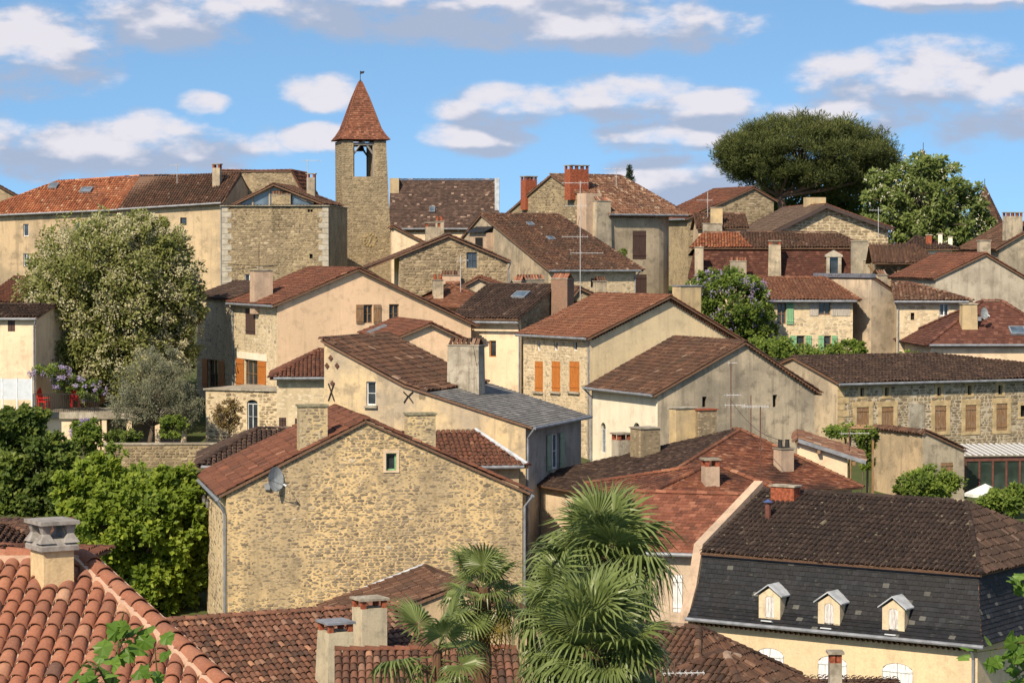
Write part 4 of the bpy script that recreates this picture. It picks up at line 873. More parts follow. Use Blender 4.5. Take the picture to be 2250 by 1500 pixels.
mb = MB(); mb.obox(((uL + ub) / 2, vb - .03, zb - .04), ((ub - uL) / 2, 0, 0), (0, .03, 0), (0, 0, .1)); mb.build('break_flashing', flat_mat('lead_blue', (.045, .055, .075, 1), .5), h.root)
h.roofplane([(uL, vb - .22, zb + .02), (ub + .2, vb - .22, zb + .02), (ur, vA, zr), (uL, vA, zr)], T_FLECK(), 'canal', .2, .36, jit=.7)
h.roofplane([(ub + .2, vb - .22, zb + .02), (ub + .2, d - vb, zb + .02), (ur, vA, zr)], T_DARK(), 'canal', .2, .36)
h.roofplane([(uL, d - vb, zb + .02), (ub + .2, d - vb, zb + .02), (ur, vA, zr), (uL, vA, zr)], T_DARK(), None)
ridge_mesh(h.ridges, (uL, vA, zr + .05), (ur, vA, zr + .05), .11); ridge_mesh(h.ridges, (ub + .2, vb - .2, zb + .07), (ur, vA, zr + .05), .1)
for (x0, x1, yt) in ((1662, 1722, 1423), (1797, 1861, 1440), (1938, 2006, 1456)): h.opening('f', 'shut', x0, yt, x1, yt + 105, WHITEP(), arch=.45, surround=None)
h.finish(plaster('mansard_cream', (.66, .52, .33, 1), (.52, .42, .28, 1), .4)); cornice(h, (uL, -.02, ze - .02), (uR, -.02, ze - .02), 2)
mb = MB(); mb.tube([(uL, -.42, ze), (ue + .05, -.42, ze)], .07, 8); g = mb.build('gutter', ZINC(), h.root); mb = MB(); mb.tube([(uR - .1, -.3, ze - .1), (uR - .12, -.08, ze - .5), (uR - .12, -.08, 0)], .05, 7); mb.build('downpipe', ZINC(), g)
# raised party wall on the left
mb = MB(); P = [(0, 0), (vA, 0), (vA, zr + .35), (vb, zb + .3), (.35, ze + 1.1), (-.1, ze + .25), (-.2, ze - .2), (0, ze - .3)]
mb.prism([(uL - .38, v, z) for v, z in P], (.36, 0, 0)); mb.build('party_wall', PINKW(), h.root)
for (x0, x1, yt, yb) in ((1671, 1718, 1281, 1362), (1801, 1849, 1297, 1378), (1942, 1991, 1307, 1392)):
    a0, z0, a1, z1 = h.rectside('f', x0, yt, x1, yb); w_ = (a1 - a0) / 2; c = (a0 + a1) / 2; zs = z0 + (z1 - z0) * .68; zr_ = z1 - .05; dw = MB(); v0 = -.12
    F = [(c - w_, z0), (c + w_, z0), (c + w_, zs), (c, zr_ - .1), (c - w_, zs)]; hole = archpoly(c - w_ * .42, z0 + .1, c + w_ * .42, zs - .02, .5)
    h.panel((0, v0, 0), (1, 0, 0), (0, -1, 0), F, [hole], .1, dw)
    for sg in (-1, 1): u = c + sg * w_; dw.add([(u, v0, z0), (u, v0, zs), (u, vb + .9, zs), (u, .3, z0)], [(0, 1, 2, 3)])
    do = dw.build('dormer', plaster('dormer_render', (.62, .52, .36, 1), (.48, .39, .26, 1), .5, None, 2), h.root)
    h.shutter((0, v0, 0), (1, 0, 0), (0, -1, 0), hole, WORNW(), do, off=-.06, battens=False, name='dormer_shutter')
    rm_ = MB()
    for sg in (-1, 1): rm_.prism([(c, v0 - .12, zr_), (c + sg * (w_ + .12), v0 - .12, zs - .02), (c + sg * (w_ + .12), vb + 1., zs - .02), (c, vb + 1., zr_)], (0, 0, .045))
    rm_.build('dormer_roof', ZINCL(), do); mb = MB(); mb.obox((c, v0 - .12, z0 - .03), (w_ * .5, 0, 0), (0, .12, -.05), (0, .01, .02)); mb.build('dormer_apron', ZINCL(), do)
MH = h; h.chim(1726, 1064, 58, 4.6, .5, 1.9, BRICK(), 'slab', capm=CONC())
mb = MB(); p = h.L(1687, 1166, 3.2); mb.tube([Vector(p) - Vector((0, 0, .5)), Vector(p) + Vector((0, 0, 1.0))], .11, 10); q = Vector(p) + Vector((0, 0, 1.0)); fl = mb.build('metal_flue', flat_mat('rusty_flue', (.14, .055, .04, 1), .6, .4), h.root); mb = MB(); mb.tube([q + Vector((0, 0, .06)), q + Vector((0, 0, .16))], [.2, .02], 10); mb.build('flue_cowl', flat_mat('blue_cowl', (.06, .09, .22, 1), .5), fl)

# ---------------------------------------------------------------- top row on the left
h = House('mottled_roof_house', 'long rendered house with mottled red and orange tiled roof', 250, 460, 192, -10)
a = h.L(-70, 474); b = h.L(262, 459); vA = 5.; r0 = h.L(125, 402, vA); r1 = h.L(262, 389, vA)
h.gableU(a[0], b[0], a[2], vA, r0[2], 10, hl=r0[0] - a[0], rm=T_MIXED(), zFR=b[2], zAR=r1[2], ovs=0)
pl = h.roofs[0][0]; h.skylight_px(118, 411, 20, .8, pl); h.skylight_px(190, 420, 26, .8, pl)
for (x0, y0, x1, y1) in ((51, 492, 63, 519), (51, 557, 65, 585), (165, 488, 176, 508), (160, 556, 174, 575)): h.opening('f', 'win', x0, y0, x1, y1)
h.finish(TANW()); h.gutter((a[0], -.42, a[2] - .08), (b[0], -.42, b[2] - .08))
h = House('brown_roof_house', 'tall rendered house with brown tiled roof two skylights and capped chimney', 490, 445, 190, -10)
a = h.L(263, 458); b = h.L(489, 444); r0 = h.L(263, 389, vA); r1 = h.L(480, 386, vA)
h.gableU(a[0], b[0], a[2], vA, r0[2], 10, rm=T_BROWN(), zFR=b[2], zAR=r1[2], ovs=.05)
pl = h.roofs[0][0]; h.skylight_px(368, 400, 18, .7, pl); h.skylight_px(401, 398, 18, .7, pl)
for (x0, y0, x1, y1) in ((396, 478, 410, 495), (338, 476, 346, 480), (395, 540, 410, 560)): h.opening('f', 'win', x0, y0, x1, y1, fr=IRON())
h.finish(plaster('warm_tan_render', (.52, .40, .25, 1), (.36, .29, .2, 1), .7)); h.gutter((a[0], -.42, a[2] - .08), (b[0], -.42, b[2] - .08), down=[(b[0] - .1, -.3, b[2] - .2), (b[0] - .1, -.07, b[2] - .6), (b[0] - .1, -.07, 0)])
h.chim(477, 360, 17, 3., .6, 2.4, CHIMP(), 'posts')
h = House('stone_tower_house', 'square rubble stone house with a glazed gable on top', 487, 455, 186, -5)
a = h.L(487, 453); b = h.L(722, 447); A_ = h.L(603, 407, .3); 
h.gableV((h.L(510, 447)[0], a[2]), (A_[0], A_[2]), (h.L(704, 446)[0], b[2]), 9, rm=T_BROWN(), ov=.3, ovf=.1)
h.uL, h.uR = a[0], b[0]; z = min(a[2], b[2]); h.front = [(a[0], 0), (b[0], 0), (b[0], z), (a[0], z)]; h.backp = h.front; h.sidez = {k: [(0, 0), (9, 0), (9, z), (0, z)] for k in 'lr'}
h.opening('f', 'dark', 680, 558, 687, 568); h.opening('f', 'dark', 676, 460, 681, 466); h.opening('f', 'dark', 682, 460, 687, 466); h.opening('f', 'win', 538, 602, 558, 642)
h.stonewall('f', None, ST_GREY(), sw=.3, sh=.15, cover=.93, prot=.025); h.finish(STONEG())
cornice(h, (a[0], -.02, z + .15), (b[0], -.02, z + .15), 1, r=.11); mb = MB(); mb.box((a[0] - .1, -.2, z), (b[0] + .1, 9, z + .06)); mb.build('wall_top', CONC(), h.root)
quoins(h, 'f', a[0], 1, z - .1, 1, flat_mat('grey_quoin', (.36, .33, .27, 1), .9, .25, .1, 2.5), .75, .4); quoins(h, 'f', b[0], 1, z - .1, -1, flat_mat('grey_quoin', (.36, .33, .27, 1)), .75, .4)
g0 = h.L(522, 446, .35); g1 = h.L(690, 446, .35); gm = h.L(603, 411, .35); mb = MB(); mb.add([(g0[0], .35, z + .08), (g1[0], .35, z + .08), (gm[0], .35, gm[2])], [(0, 1, 2)]); gp = mb.build('gable_glazing', glass_mat('sky_glass', (.05, .07, .09, 1), .05), h.root)
mb = MB()
for (p, q) in (((g0[0], g0[2]), (gm[0], gm[2])), ((g1[0], g1[2]), (gm[0], gm[2]))): mb.tube([(p[0], .28, p[1]), (q[0], .28, q[1])], .08, 4)
for t in (-.55, -.12, .3): x = gm[0] + t * (g1[0] - gm[0]); zz = lerp(gm[2], z, abs(t)); mb.box((x - .06, .27, z + .08), (x + .06, .34, zz))
mb.build('glazing_frame', wood_mat('pale_timber', (.36, .30, .22, 1)), gp)
h.chim(619, 418, 42, .25, .5, 3, STONEG(), 'tiles', capm=T_BROWN()); h.chim(684, 381, 18, 5., .6, 3, CHIMP(), 'posts')
h = House('high_stone_gable', 'high grey stone gable wall with red tile coping behind the glazed gable', 485, 378, 197, -5)
h.gableV(h.L(484, 378)[::2], h.L(640, 377)[::2], h.L(674, 442)[::2], 7, rm=T_RED(), ov=.1, ovf=.1); h.stonewall('f', None, ST_GREY(), sw=.36, sh=.18, cover=.8); h.finish(STONEG())
h = House('far_gable_house', 'far house with dark gable end at the left edge of the hilltop', -30, 430, 215, 15)
h.gableV(h.L(-60, 440)[::2], h.L(-12, 404)[::2], h.L(52, 440)[::2], 8, rm=T_BROWN()); h.finish(TANW()); h.chim(65, 424, 20, 3, .7, 3, GREYW(), 'slab')

# ---------------------------------------------------------------- bell tower
h = House('bell_tower', 'tall stone bell tower with tiled spire open belfry and clock', 753, 560, 200, 12, cat='tower')
f0 = h.L(753, 560); f1 = h.L(860, 560); z1 = h.L(800, 388)[2]; z2 = h.L(800, 309)[2]; w0 = f1[0] - f0[0]; dep = w0
tl = h.L(751, 320)[0]; tr = h.L(849, 320)[0]; zc = h.L(800, 560)[2]
def edge(z, s): t = (z - zc) / (z2 - zc); return lerp(f0[0], tl, t) if s < 0 else lerp(f1[0], tr, t)
iv = .14; zlow = 0.
def ring(z): a, b = edge(z, -1), edge(z, 1); k = iv * (z - zc) / (z2 - zc); return [(a, k, z), (b, k, z), (b, dep - k, z), (a, dep - k, z)]
mb = MB(); A_, B_ = ring(zlow), ring(z1); mb.add(A_ + B_, [(0, 1, 5, 4), (1, 2, 6, 5), (2, 3, 7, 6), (3, 0, 4, 7), (4, 5, 6, 7)]); mb.build('shaft', STONEG(), h.root)
ox0 = h.L(777, 350)[0]; ox1 = h.L(823, 350)[0]; top = ring(z2); 
for (side, x0, x1) in (('l', None, ox0), ('r', ox1, None)):
    mb = MB(); B_ = ring(z1 + .004); T_ = ring(z2)
    if side == 'l': q = [(B_[0][0], B_[0][1]), (x1, B_[0][1]), (x1, B_[3][1]), (B_[3][0], B_[3][1])]; t = [(T_[0][0], T_[0][1]), (x1, T_[0][1]), (x1, T_[3][1]), (T_[3][0], T_[3][1])]
    else: q = [(x0, B_[1][1]), (B_[1][0], B_[1][1]), (B_[2][0], B_[2][1]), (x0, B_[2][1])]; t = [(x0, T_[1][1]), (T_[1][0], T_[1][1]), (T_[2][0], T_[2][1]), (x0, T_[2][1])]
    mb.add([(x, y, z1 + .004) for x, y in q] + [(x, y, z2) for x, y in t], [(0, 1, 5, 4), (1, 2, 6, 5), (2, 3, 7, 6), (3, 0, 4, 7), (4, 5, 6, 7)]); mb.build('belfry_wall', STONEG(), h.root)
class _S: pass
sm = MB(); Ztop = z2
fr = [(edge(1, -1), .2), (edge(1, 1), .2), (edge(z2, 1), z2 - .02), (edge(z2, -1), z2 - .02)]
rubble(sm, (0, -.0, 0), (1, 0, 0), (0, -1, 0), fr, [[(ox0, z1), (ox1, z1), (ox1, z2), (ox0, z2)]], .3, .15, .95, 11, .022)
# lean the stones with the tapering face
sm.v = [(x, y + max(0, iv * (z - zc) / (z2 - zc)), z) for x, y, z in sm.v]; sm.build('wall_stones', ST_TAN(), h.root, kind='stuff')
sm = MB(); rubble(sm, (0, 0, 0), (0, 1, 0), (-1, 0, 0), [(.1, .2), (dep - .1, .2), (dep - .2, z2), (.2, z2)], [], .3, .15, .9, 12, .022); sm.v = [(edge(z, -1) + x, y, z) for x, y, z in sm.v]; sm.build('wall_stones', ST_TAN(), h.root, kind='stuff')
TIM = wood_mat('grey_bell_timber', (.30, .27, .24, 1)); mb = MB(); zt_ = z2 - .25; cy = dep / 2
for y in (.35, dep - .35):
    mb.box((ox0, y - .1, zt_ - .1), (ox1, y + .1, zt_ + .1))
    for (x, sg) in ((ox0, 1), (ox1, -1)): mb.tube([(x + .05 * sg, y, zt_ - .8), (x + .55 * sg, y, zt_ - .1)], .08, 4); mb.box((x - .01 if sg > 0 else x - .1, y - .08, z1), (x + .1 if sg > 0 else x + .01, y + .08, zt_))
mb.box(((ox0 + ox1) / 2 - .1, .2, zt_ + .1), ((ox0 + ox1) / 2 + .1, dep - .2, zt_ + .22)); mb.build('bell_frame', TIM, h.root)
mb = MB(); cx_ = (ox0 + ox1) / 2; mb.tube([(cx_, cy, zt_ - .1), (cx_, cy, zt_ - .2), (cx_, cy, zt_ - .4), (cx_, cy, zt_ - .52)], [.12, .26, .32, .42], 14); mb.build('bell', flat_mat('bronze', (.06, .05, .035, 1), .45, .3, .5, 5, .6), h.root)
# spire: concave sides in flat tiles
cxs = (top[0][0] + top[1][0]) / 2; cys = dep / 2; pxm = 200 / FPX; prof = [(57, 309), (49, 299), (40, 284), (33.5, 265), (27.5, 247), (16, 213), (3, 180)]
zz = [h.L(800, y, cys)[2] for _, y in prof]; hw = [a * pxm for a, _ in prof]; SP = rnd_mat('spire_tiles', [(0, (.10, .045, .03, 1)), (.5, (.19, .075, .045, 1)), (1, (.28, .13, .08, 1))], (.35, (.1, .05, .035, 1)), (.25, (.3, .22, .15, 1), 2.5))
tm = MB(); bs = MB(); hips = MB()
for i in range(len(prof) - 1):
    for k in range(4):
        an = k * math.pi / 2; ca, sa = math.cos(an), math.sin(an); f = lambda a, b, z: Vector((cxs + a * ca - b * sa, cys + a * sa + b * ca, z))
        P = [f(-hw[i], -hw[i], zz[i]), f(hw[i], -hw[i], zz[i]), f(hw[i + 1], -hw[i + 1], zz[i + 1]), f(-hw[i + 1], -hw[i + 1], zz[i + 1])]
        bs.add(P, [(0, 1, 2, 3)]); tile_mesh(tm, P, 'flat', .2, .16); hips.tube([P[0], P[3]], .06, 5)
bs.add([(cxs - hw[0], cys - hw[0], zz[0] - .02), (cxs + hw[0], cys - hw[0], zz[0] - .02), (cxs + hw[0], cys + hw[0], zz[0] - .02), (cxs - hw[0], cys + hw[0], zz[0] - .02)], [(3, 2, 1, 0)])
so_ = bs.build('spire', SP, h.root); tm.build('spire_tiles', SP, so_, kind='stuff'); hips.build('spire_hips', SP, so_)
mb = MB(); mb.tube([(cxs, cys, zz[-1] - .3), (cxs, cys, zz[-1] + .85)], .025, 6); mb.tube([(cxs, cys, zz[-1]), (cxs, cys, zz[-1] + .15)], [.1, .06], 8)
mb.prism([(cxs + .02, cys, zz[-1] + .6), (cxs + .3, cys, zz[-1] + .68), (cxs + .34, cys, zz[-1] + .85), (cxs + .12, cys, zz[-1] + .82), (cxs + .02, cys, zz[-1] + .85)], (0, .02, 0)); mb.build('weathervane', IRON(), h.root)
ck = h.L(813, 527); GOLD = flat_mat('gilded_numerals', (.50, .38, .16, 1), .5, .3); mb = MB(); Rr = 13 * pxm
for k in range(12):
    a = k * math.pi / 6; p = Vector((ck[0] + math.sin(a) * Rr, -.06, ck[2] + math.cos(a) * Rr)); rd = Vector((math.sin(a), 0, math.cos(a))); tg = Vector((math.cos(a), 0, -math.sin(a)))
    for o_ in ((-.045, .045) if k % 3 else (-.06, 0, .06)): mb.obox(p + tg * o_, rd * .085, tg * .016, Vector((0, .015, 0)))
cf = mb.build('clock', GOLD, h.root); mb = MB(); c_ = Vector((ck[0], -.1, ck[2])); mb.tube([c_ - Vector((.06, 0, .1)), c_ + Vector((.1, 0, .34))], .02, 4); mb.tube([c_, c_ + Vector((-.13, 0, -.24))], .03, 4); mb.build('clock_hands', GOLD, cf)
# roofs round the tower
h = House('steep_roof_hall', 'hall with a big steep brown flat-tiled roof behind the bell tower', 856, 500, 222, 0)
a = h.L(856, 501); b = h.L(1078, 498); r = h.L(960, 397, 4.2)
h.gableU(a[0], b[0] + .6, a[2], 4.2, r[2], 8.4, rm=rnd_mat('steep_brown_tiles', [(0, (.05, .033, .027, 1)), (.6, (.085, .055, .043, 1)), (.96, (.13, .085, .065, 1)), (1, (.28, .2, .15, 1))], (.3, (.05, .035, .03, 1)), (.3, (.25, .18, .13, 1), 1.3)), kind='flat', w=.24, l=.2, ov=.3, ovs=.1)
h.skylight_px(950, 462, 12, .7, h.roofs[0][0]); h.finish(CREAM()); h.eave_gutter(); h.chim(867, 392, 20, 3.6, 1.2, 2, YELW(), 'none')
mb = MB(); mb.box((b[0] + .35, 1.5, a[2] + 1), (b[0] + .75, 6, r[2] + .15)); mb.build('gable_upstand', ZINCL(), h.root)
h = House('buttress_house', 'small rendered gable leaning against the bell tower', 862, 530, 196, 4)
h.gableV(h.L(860, 500)[::2], h.L(862, 498)[::2], h.L(930, 533)[::2], 4, rm=T_BROWN(), ov=.1, ridge=False); h.finish(CREAM())
h = House('alley_house', 'narrow far house in the gap left of the bell tower', 718, 520, 210, 0)
a = h.L(712, 520); h.gableU(a[0], h.L(748, 520)[0], a[2], 3, h.L(730, 480, 3)[2], 6, rm=T_BROWN()); h.finish(STONEG())
# ---------------------------------------------------------------- centre of the hilltop
h = House('stone_gable_house', 'grey rubble gable house with one blue window and wide eaves', 877, 600, 165, 5)
L_ = h.L(877, 563)[::2]; A_ = h.L(985, 519)[::2]; R_ = h.L(1115, 574)[::2]
h.gableV(L_, A_, R_, 8, rm=T_BROWN(), ov=.15, ovf=.25)
kl = (A_[1] - L_[1]) / (A_[0] - L_[0]); q = list(h.roofs[0]); q[0] = [(L_[0] - 2., -.25, L_[1] - 2. * kl + .06), (L_[0] - 2., 8.2, L_[1] - 2. * kl + .06), (A_[0], 8.2, A_[1] + .06), (A_[0], -.25, A_[1] + .06)]; h.roofs[0] = tuple(q)
h.opening('f', 'win', 1025, 554, 1048, 589, fr=flat_mat('blue_grey_paint', (.06, .08, .11, 1), .5))
h.stonewall('f', None, ST_GREY(), sw=.36, sh=.17, cover=.95, prot=.035); h.finish(STONEG(), {'l': CREAM()}); h.eave_gutter('r', .2, .08, down='a')
h.chim(951, 488, 32, 3.5, .8, 3, CHIMP(), 'posts'); h.chim(966, 474, 18, 5.5, .6, 3, CHIMP(), 'pots')
h = House('tiled_gable_house', 'tall house with steep mottled tile roof and stained left gable', 1205, 592, 170, 25)
c0 = h.L(1205, 592); ap = h.LU(1060, 473, 0.); fa = h.LU(1018, 523, 0.); uR = h.L(1397, 592)[0]; ur = h.L(1226, 472, ap[1])[0]
d = max(fa[1], ap[1] + 1.5); h.gableU(0., uR, c0[2], ap[1], ap[2], d, zB=min(fa[2], ap[2] - .6), hr=max(.01, uR - ur), rm=T_BROWN(), ov=.4, ovs=.15)
h.opening('f', 'win', 1298, 611, 1316, 632, fr=ZINC()); h.stonewall('f', None, ST_PALE(), sw=.36, sh=.2, cover=.5, prot=.012)
pl = h.roofs[0][0]; h.skylight_px(1165, 495, 14, .6, pl); h.skylight_px(1210, 527, 16, .6, pl)
h.finish(STONEC(), {'l': plaster('stained_gable_render', (.46, .37, .26, 1), (.27, .23, .17, 1), .9)}); h.eave_gutter('f', .45, .1, down='b')
h.chim(1164, 603, 62, -2.2, .6, 2.5, CONC(), 'tiles'); h.chim(1318, 607, 24, -1.6, .6, 2.2, CHIMP(), 'tiles', capm=T_BROWN())
# pigeon hatch on that gable
b0 = h.LU(1047, 512, 0.); b1 = h.LU(1084, 552, 0.); v0, v1 = sorted((b0[1], b1[1])); mb = MB(); mb.box((-.55, v0, b1[2]), (0, v1, b0[2])); hb = mb.build('hatch_box', PINKW(), h.root)
mb = MB(); mb.prism([(-.8, v0 - .1, b0[2] + .0), (-.8, v1 + .1, b0[2] + .0), (.02, v1 + .1, b0[2] + .4), (.02, v0 - .1, b0[2] + .4)], (0, 0, .06)); mb.build('hatch_roof', T_SLATE(), hb); mb = MB(); mb.box((-.556, lerp(v0, v1, .2), lerp(b1[2], b0[2], .2)), (-.55, lerp(v0, v1, .65), lerp(b1[2], b0[2], .75))); mb.build('recess', DARKIN(), hb)
# round cornered stone house
h = House('round_cornered_house', 'large house with rounded rendered corner brown shutters and brick chimneys', 1335, 470, 185, 32)
c0 = h.L(1335, 470); ap = h.LU(1213, 386, 0.); fa = h.LU(1110, 468, 0.); uR = h.L(1500, 467)[0]; ur = h.L(1380, 389, ap[1])[0]; d = max(fa[1], ap[1] * 1.7); z = c0[2]
h.gableU(0., uR, z, ap[1], ap[2], d, zB=min(fa[2], z), hr=max(.5, uR - ur), rm=T_ROUGH(), ov=.45, ovs=.15)
rr = min(uR * .45, 2.6); path = [(0, 0), (uR - rr, 0)] + [(uR - rr + rr * math.sin(a * math.pi / 16), rr - rr * math.cos(a * math.pi / 16)) for a in range(1, 9)] + [(uR, d)]
h.opening('f', 'shut', 1390, 507, 1420, 570, BROWNW()); h.opening('f', 'shut', 1394, 603, 1421, 650, BROWNW())
wm = plaster('round_corner_render', (.44, .36, .25, 1), (.30, .25, .18, 1), .8); mb = MB(); h.panel((0, 0, 0), (1, 0, 0), (0, -1, 0), [(0, 0), (uR - rr, 0), (uR - rr, z), (0, z)], h.holes('f'), mb=mb)
for (a, b) in zip(path[1:], path[2:]): mb.add([(a[0], a[1], 0), (b[0], b[1], 0), (b[0], b[1], z), (a[0], a[1], z)], [(0, 1, 2, 3)])
mb.build('wall', wm, h.root); h.fit_openings('f', *h.plane('f'))
mb = MB(); h.panel((0, 0, 0), (0, 1, 0), (-1, 0, 0), h.sidez['l'], mb=mb); mb.build('wall', STONEG(), h.root); mb = MB(); h.panel((0, d, 0), (1, 0, 0), (0, 1, 0), h.backp, mb=mb); mb.build('wall', wm, h.root)
mb = MB(); rubble(mb, (0, 0, 0), (0, 1, 0), (-1, 0, 0), h.sidez['l'], [], .34, .18, .8, 21, .03); mb.build('wall_stones', ST_GREY(), h.root, kind='stuff')
h.finish_roof(); cornice(h, (0, -.02, z - .05), (uR - rr, -.02, z - .05), 2); h.eave_gutter('f', .5, .06)
h.chim(1267, 363, 48, ap[1] * .62, .8, 2.6, BRICK(), 'posts', label='big red brick chimney'); h.chim(1162, 387, 30, ap[1] * 1.5, .7, 2.6, BRICK(), 'posts')
h.chim(1295, 425, 40, .9, 1.2, 4.6, PINKW(), 'none', taper=.05); h.chim(1318, 432, 36, .3, 1.1, 5, GREYW(), 'tiles', taper=.12)
# small roofs below
h = House('orange_hip_cottage', 'cottage with small orange hipped roof and slim chimney', 945, 672, 158, 8)
a = h.L(920, 672); b = h.L(1085, 668); r = h.L(1012, 624, 3.2); h.gableU(a[0], b[0], a[2], 3.2, r[2], 6.4, hl=3., hr=2.6, rm=T_ORANGE(), kind='flat', w=.24, l=.2); h.finish(CREAM()); h.chim(962, 602, 22, 1.2, .6, 3, CHIMP(), 'pots'); h.chim(990, 594, 40, 6.5, .6, 3, PINKW(), 'tiles', capm=T_BROWN())
h = House('pale_gable_cottage', 'cottage with pale low gable and red verge tiles', 1000, 640, 163, -4)
h.gableV(h.L(1000, 640)[::2], h.L(1052, 612)[::2], h.L(1118, 636)[::2], 5, rm=T_RED(), ov=.2); h.finish(GREYW())

# ---------------------------------------------------------------- right of the hilltop
h = House('brown_mansard_house', 'long house with steep brown tiled mansard and pedimented dormer', 1580, 610, 186, -4)
ze = h.L(1700, 612)[2]; uL = h.L(1512, 600)[0]; uR = h.L(1912, 600)[0]; vb = .9; zb = h.L(1700, 545, vb)[2]; vA = 4.5; zr = h.L(1700, 512, vA)[2]; d = 9
h.uL, h.uR, h.d, h.rm = uL, uR, d, T_BROWN(); h.front = [(uL, 0), (uR, 0), (uR, ze), (uL, ze)]; h.sidez = {k: [(0, 0), (d, 0), (d, ze), (0, ze)] for k in 'lr'}; h.backp = h.front
MR = rnd_mat('maroon_flat_tiles', [(0, (.055, .024, .018, 1)), (.6, (.085, .034, .024, 1)), (1, (.13, .06, .042, 1))], (.5, (.045, .022, .018, 1)), (.2, (.3, .16, .1, 1), 2.))
h.roofplane([(uL, -.2, ze), (uR, -.2, ze), (uR - .5, vb, zb), (uL + .5, vb, zb)], MR, 'flat', .24, .17); h.roofplane([(uL, -.2, ze), (uL, d, ze), (uL + .5, d, zb), (uL + .5, vb, zb)], MR, 'flat', .24, .17); h.roofplane([(uR, -.2, ze), (uR, d, ze), (uR - .5, d, zb), (uR - .5, vb, zb)], MR, 'flat', .24, .17)
um = h.L(1655, 545, vb)[0]; h.roofplane([(um, vb - .3, zb), (uR - .2, vb - .3, zb), (uR - 2.2, vA, zr), (um - 1., vA, zr)], T_BROWN(), 'canal'); h.roofplane([(uL + .2, vb - .3, zb), (um, vb - .3, zb), (um - 1., vA, zr), (uL + 1.2, vA, zr + .01)], T_MIXED(), 'canal'); h.roofplane([(uL + .2, vb - .3, zb), (uL + .2, d - vb, zb), (uL + 1.2, vA, zr)], T_RED(), 'canal'); h.roofplane([(uR - .2, vb - .3, zb), (uR - .2, d - vb, zb), (uR - 2.2, vA, zr)], T_BROWN(), 'canal'); h.roofplane([(uL, d, zb - .5), (uR, d, zb - .5), (uR - 2.2, vA, zr), (uL + 1.2, vA, zr)], T_BROWN(), None)
ridge_mesh(h.ridges, (uL + 1.2, vA, zr + .05), (uR - 2.2, vA, zr + .05)); h.finish(CREAM()); cornice(h, (uL, vb - .05, zb), (uR - .5, vb - .05, zb), 1)
h.chim(1536, 542, 19, -1., .6, 3, GREYW(), 'slab'); h.chim(1702, 528, 26, -.5, .6, 3.2, CHIMP(), 'posts', taper=.1); h.chim(1622, 564, 36, -1.2, .6, 2.4, GREYW(), 'tiles', capm=T_RED()); h.chim(1888, 528, 36, .2, .7, 3.2, GREYW(), 'slab', taper=.05); h.chim(1905, 570, 14, -1., .5, 2, CHIMP(), 'slab')
a0, z0, a1, z1 = h.rectside('f', 1815, 551, 1848, 606); c = (a0 + a1) / 2; w_ = (a1 - a0) / 2; mb = MB(); mb.box((c - w_, -.45, z0), (c - w_ * .55, .9, z1 - .45)); mb.box((c + w_ * .55, -.45, z0), (c + w_, .9, z1 - .45)); mb.box((c - w_ * 1.15, -.5, z1 - .45), (c + w_ * 1.15, .9, z1 - .3))
mb.prism([(c - w_ * 1.15, -.5, z1 - .3), (c + w_ * 1.15, -.5, z1 - .3), (c, -.5, z1 + .05)], (0, 1.6, 0)); do = mb.build('dormer', CONC(), h.root); mb = MB(); mb.box((c - w_ * .55, -.2, z0), (c + w_ * .55, -.18, z1 - .45)); mb.build('pane', glass_mat(), do)
h = House('stone_barn', 'stone gable barn with dark roof and broad bargeboard below the pine', 1722, 520, 195, 8)
A_ = h.L(1812, 452)[::2]; L_ = h.L(1700, 508)[::2]; R_ = h.L(1952, 502)[::2]
h.gableV(L_, A_, R_, 12, rm=T_RED(), rml=rnd_mat('grey_brown_tiles', [(0, (.07, .05, .038, 1)), (.6, (.11, .075, .055, 1)), (1, (.17, .12, .09, 1))], (.4, (.06, .045, .035, 1))), ov=.3, ovf=.5); h.stonewall('f', None, ST_TAN(), sw=.45, sh=.22, cover=.9, prot=.02)
h.finish(STONEC()); 
for (P, Q) in ((L_, A_), (R_, A_)): mb = MB(); mb.prism([(P[0], -.56, P[1] - .2), (Q[0], -.56, Q[1] - .2), (Q[0], -.56, Q[1] + .1), (P[0], -.56, P[1] + .1)], (0, .06, 0)); mb.build('bargeboard', wood_mat('dark_board', (.07, .05, .045, 1)), h.root)
h.chim(1790, 434, 44, 4.5, .9, 2, YELW(), 'none')
q = list(h.roofs[0]); A3 = Vector((A_[0], -.5, A_[1] + .06)); q[0] = [(h.L(1590, 508, 6)[0], -.5, h.L(1600, 510)[2]), (h.L(1590, 508, 6)[0], 12.5, h.L(1600, 510)[2]), (A_[0], 12.5, A_[1] + .06), (A_[0], -.5, A_[1] + .06)]
h = House('red_roof_barn', 'stone gable with long red tiled roof left of the pine', 1530, 478, 207, 22)
L_ = h.L(1512, 480)[::2]; A_ = h.L(1655, 414)[::2]; R_ = h.L(1700, 440)[::2]; h.gableV(L_, A_, R_, 7, rm=T_RED(), ov=.3, ovf=.2); h.stonewall('f', None, ST_GREY(), sw=.38, sh=.19, cover=.8); h.finish(STONEG()); h.eave_gutter('l')
h = House('low_chimney_house', 'low house with two concrete stacks between the barns', 1560, 500, 192, 0); a = h.L(1535, 500); b = h.L(1640, 500); h.gableU(a[0], b[0], a[2], 3, a[2] + 1, 6, rm=T_BROWN()); h.finish(CREAM()); h.chim(1574, 455, 26, .5, .6, 2.5, YELW(), 'slab'); h.chim(1565, 490, 42, -.8, .7, 2., CONC(), 'slab')
h = House('green_shutter_house', 'cream stone house with rust tile roof and green shutters', 1690, 660, 155, 2)
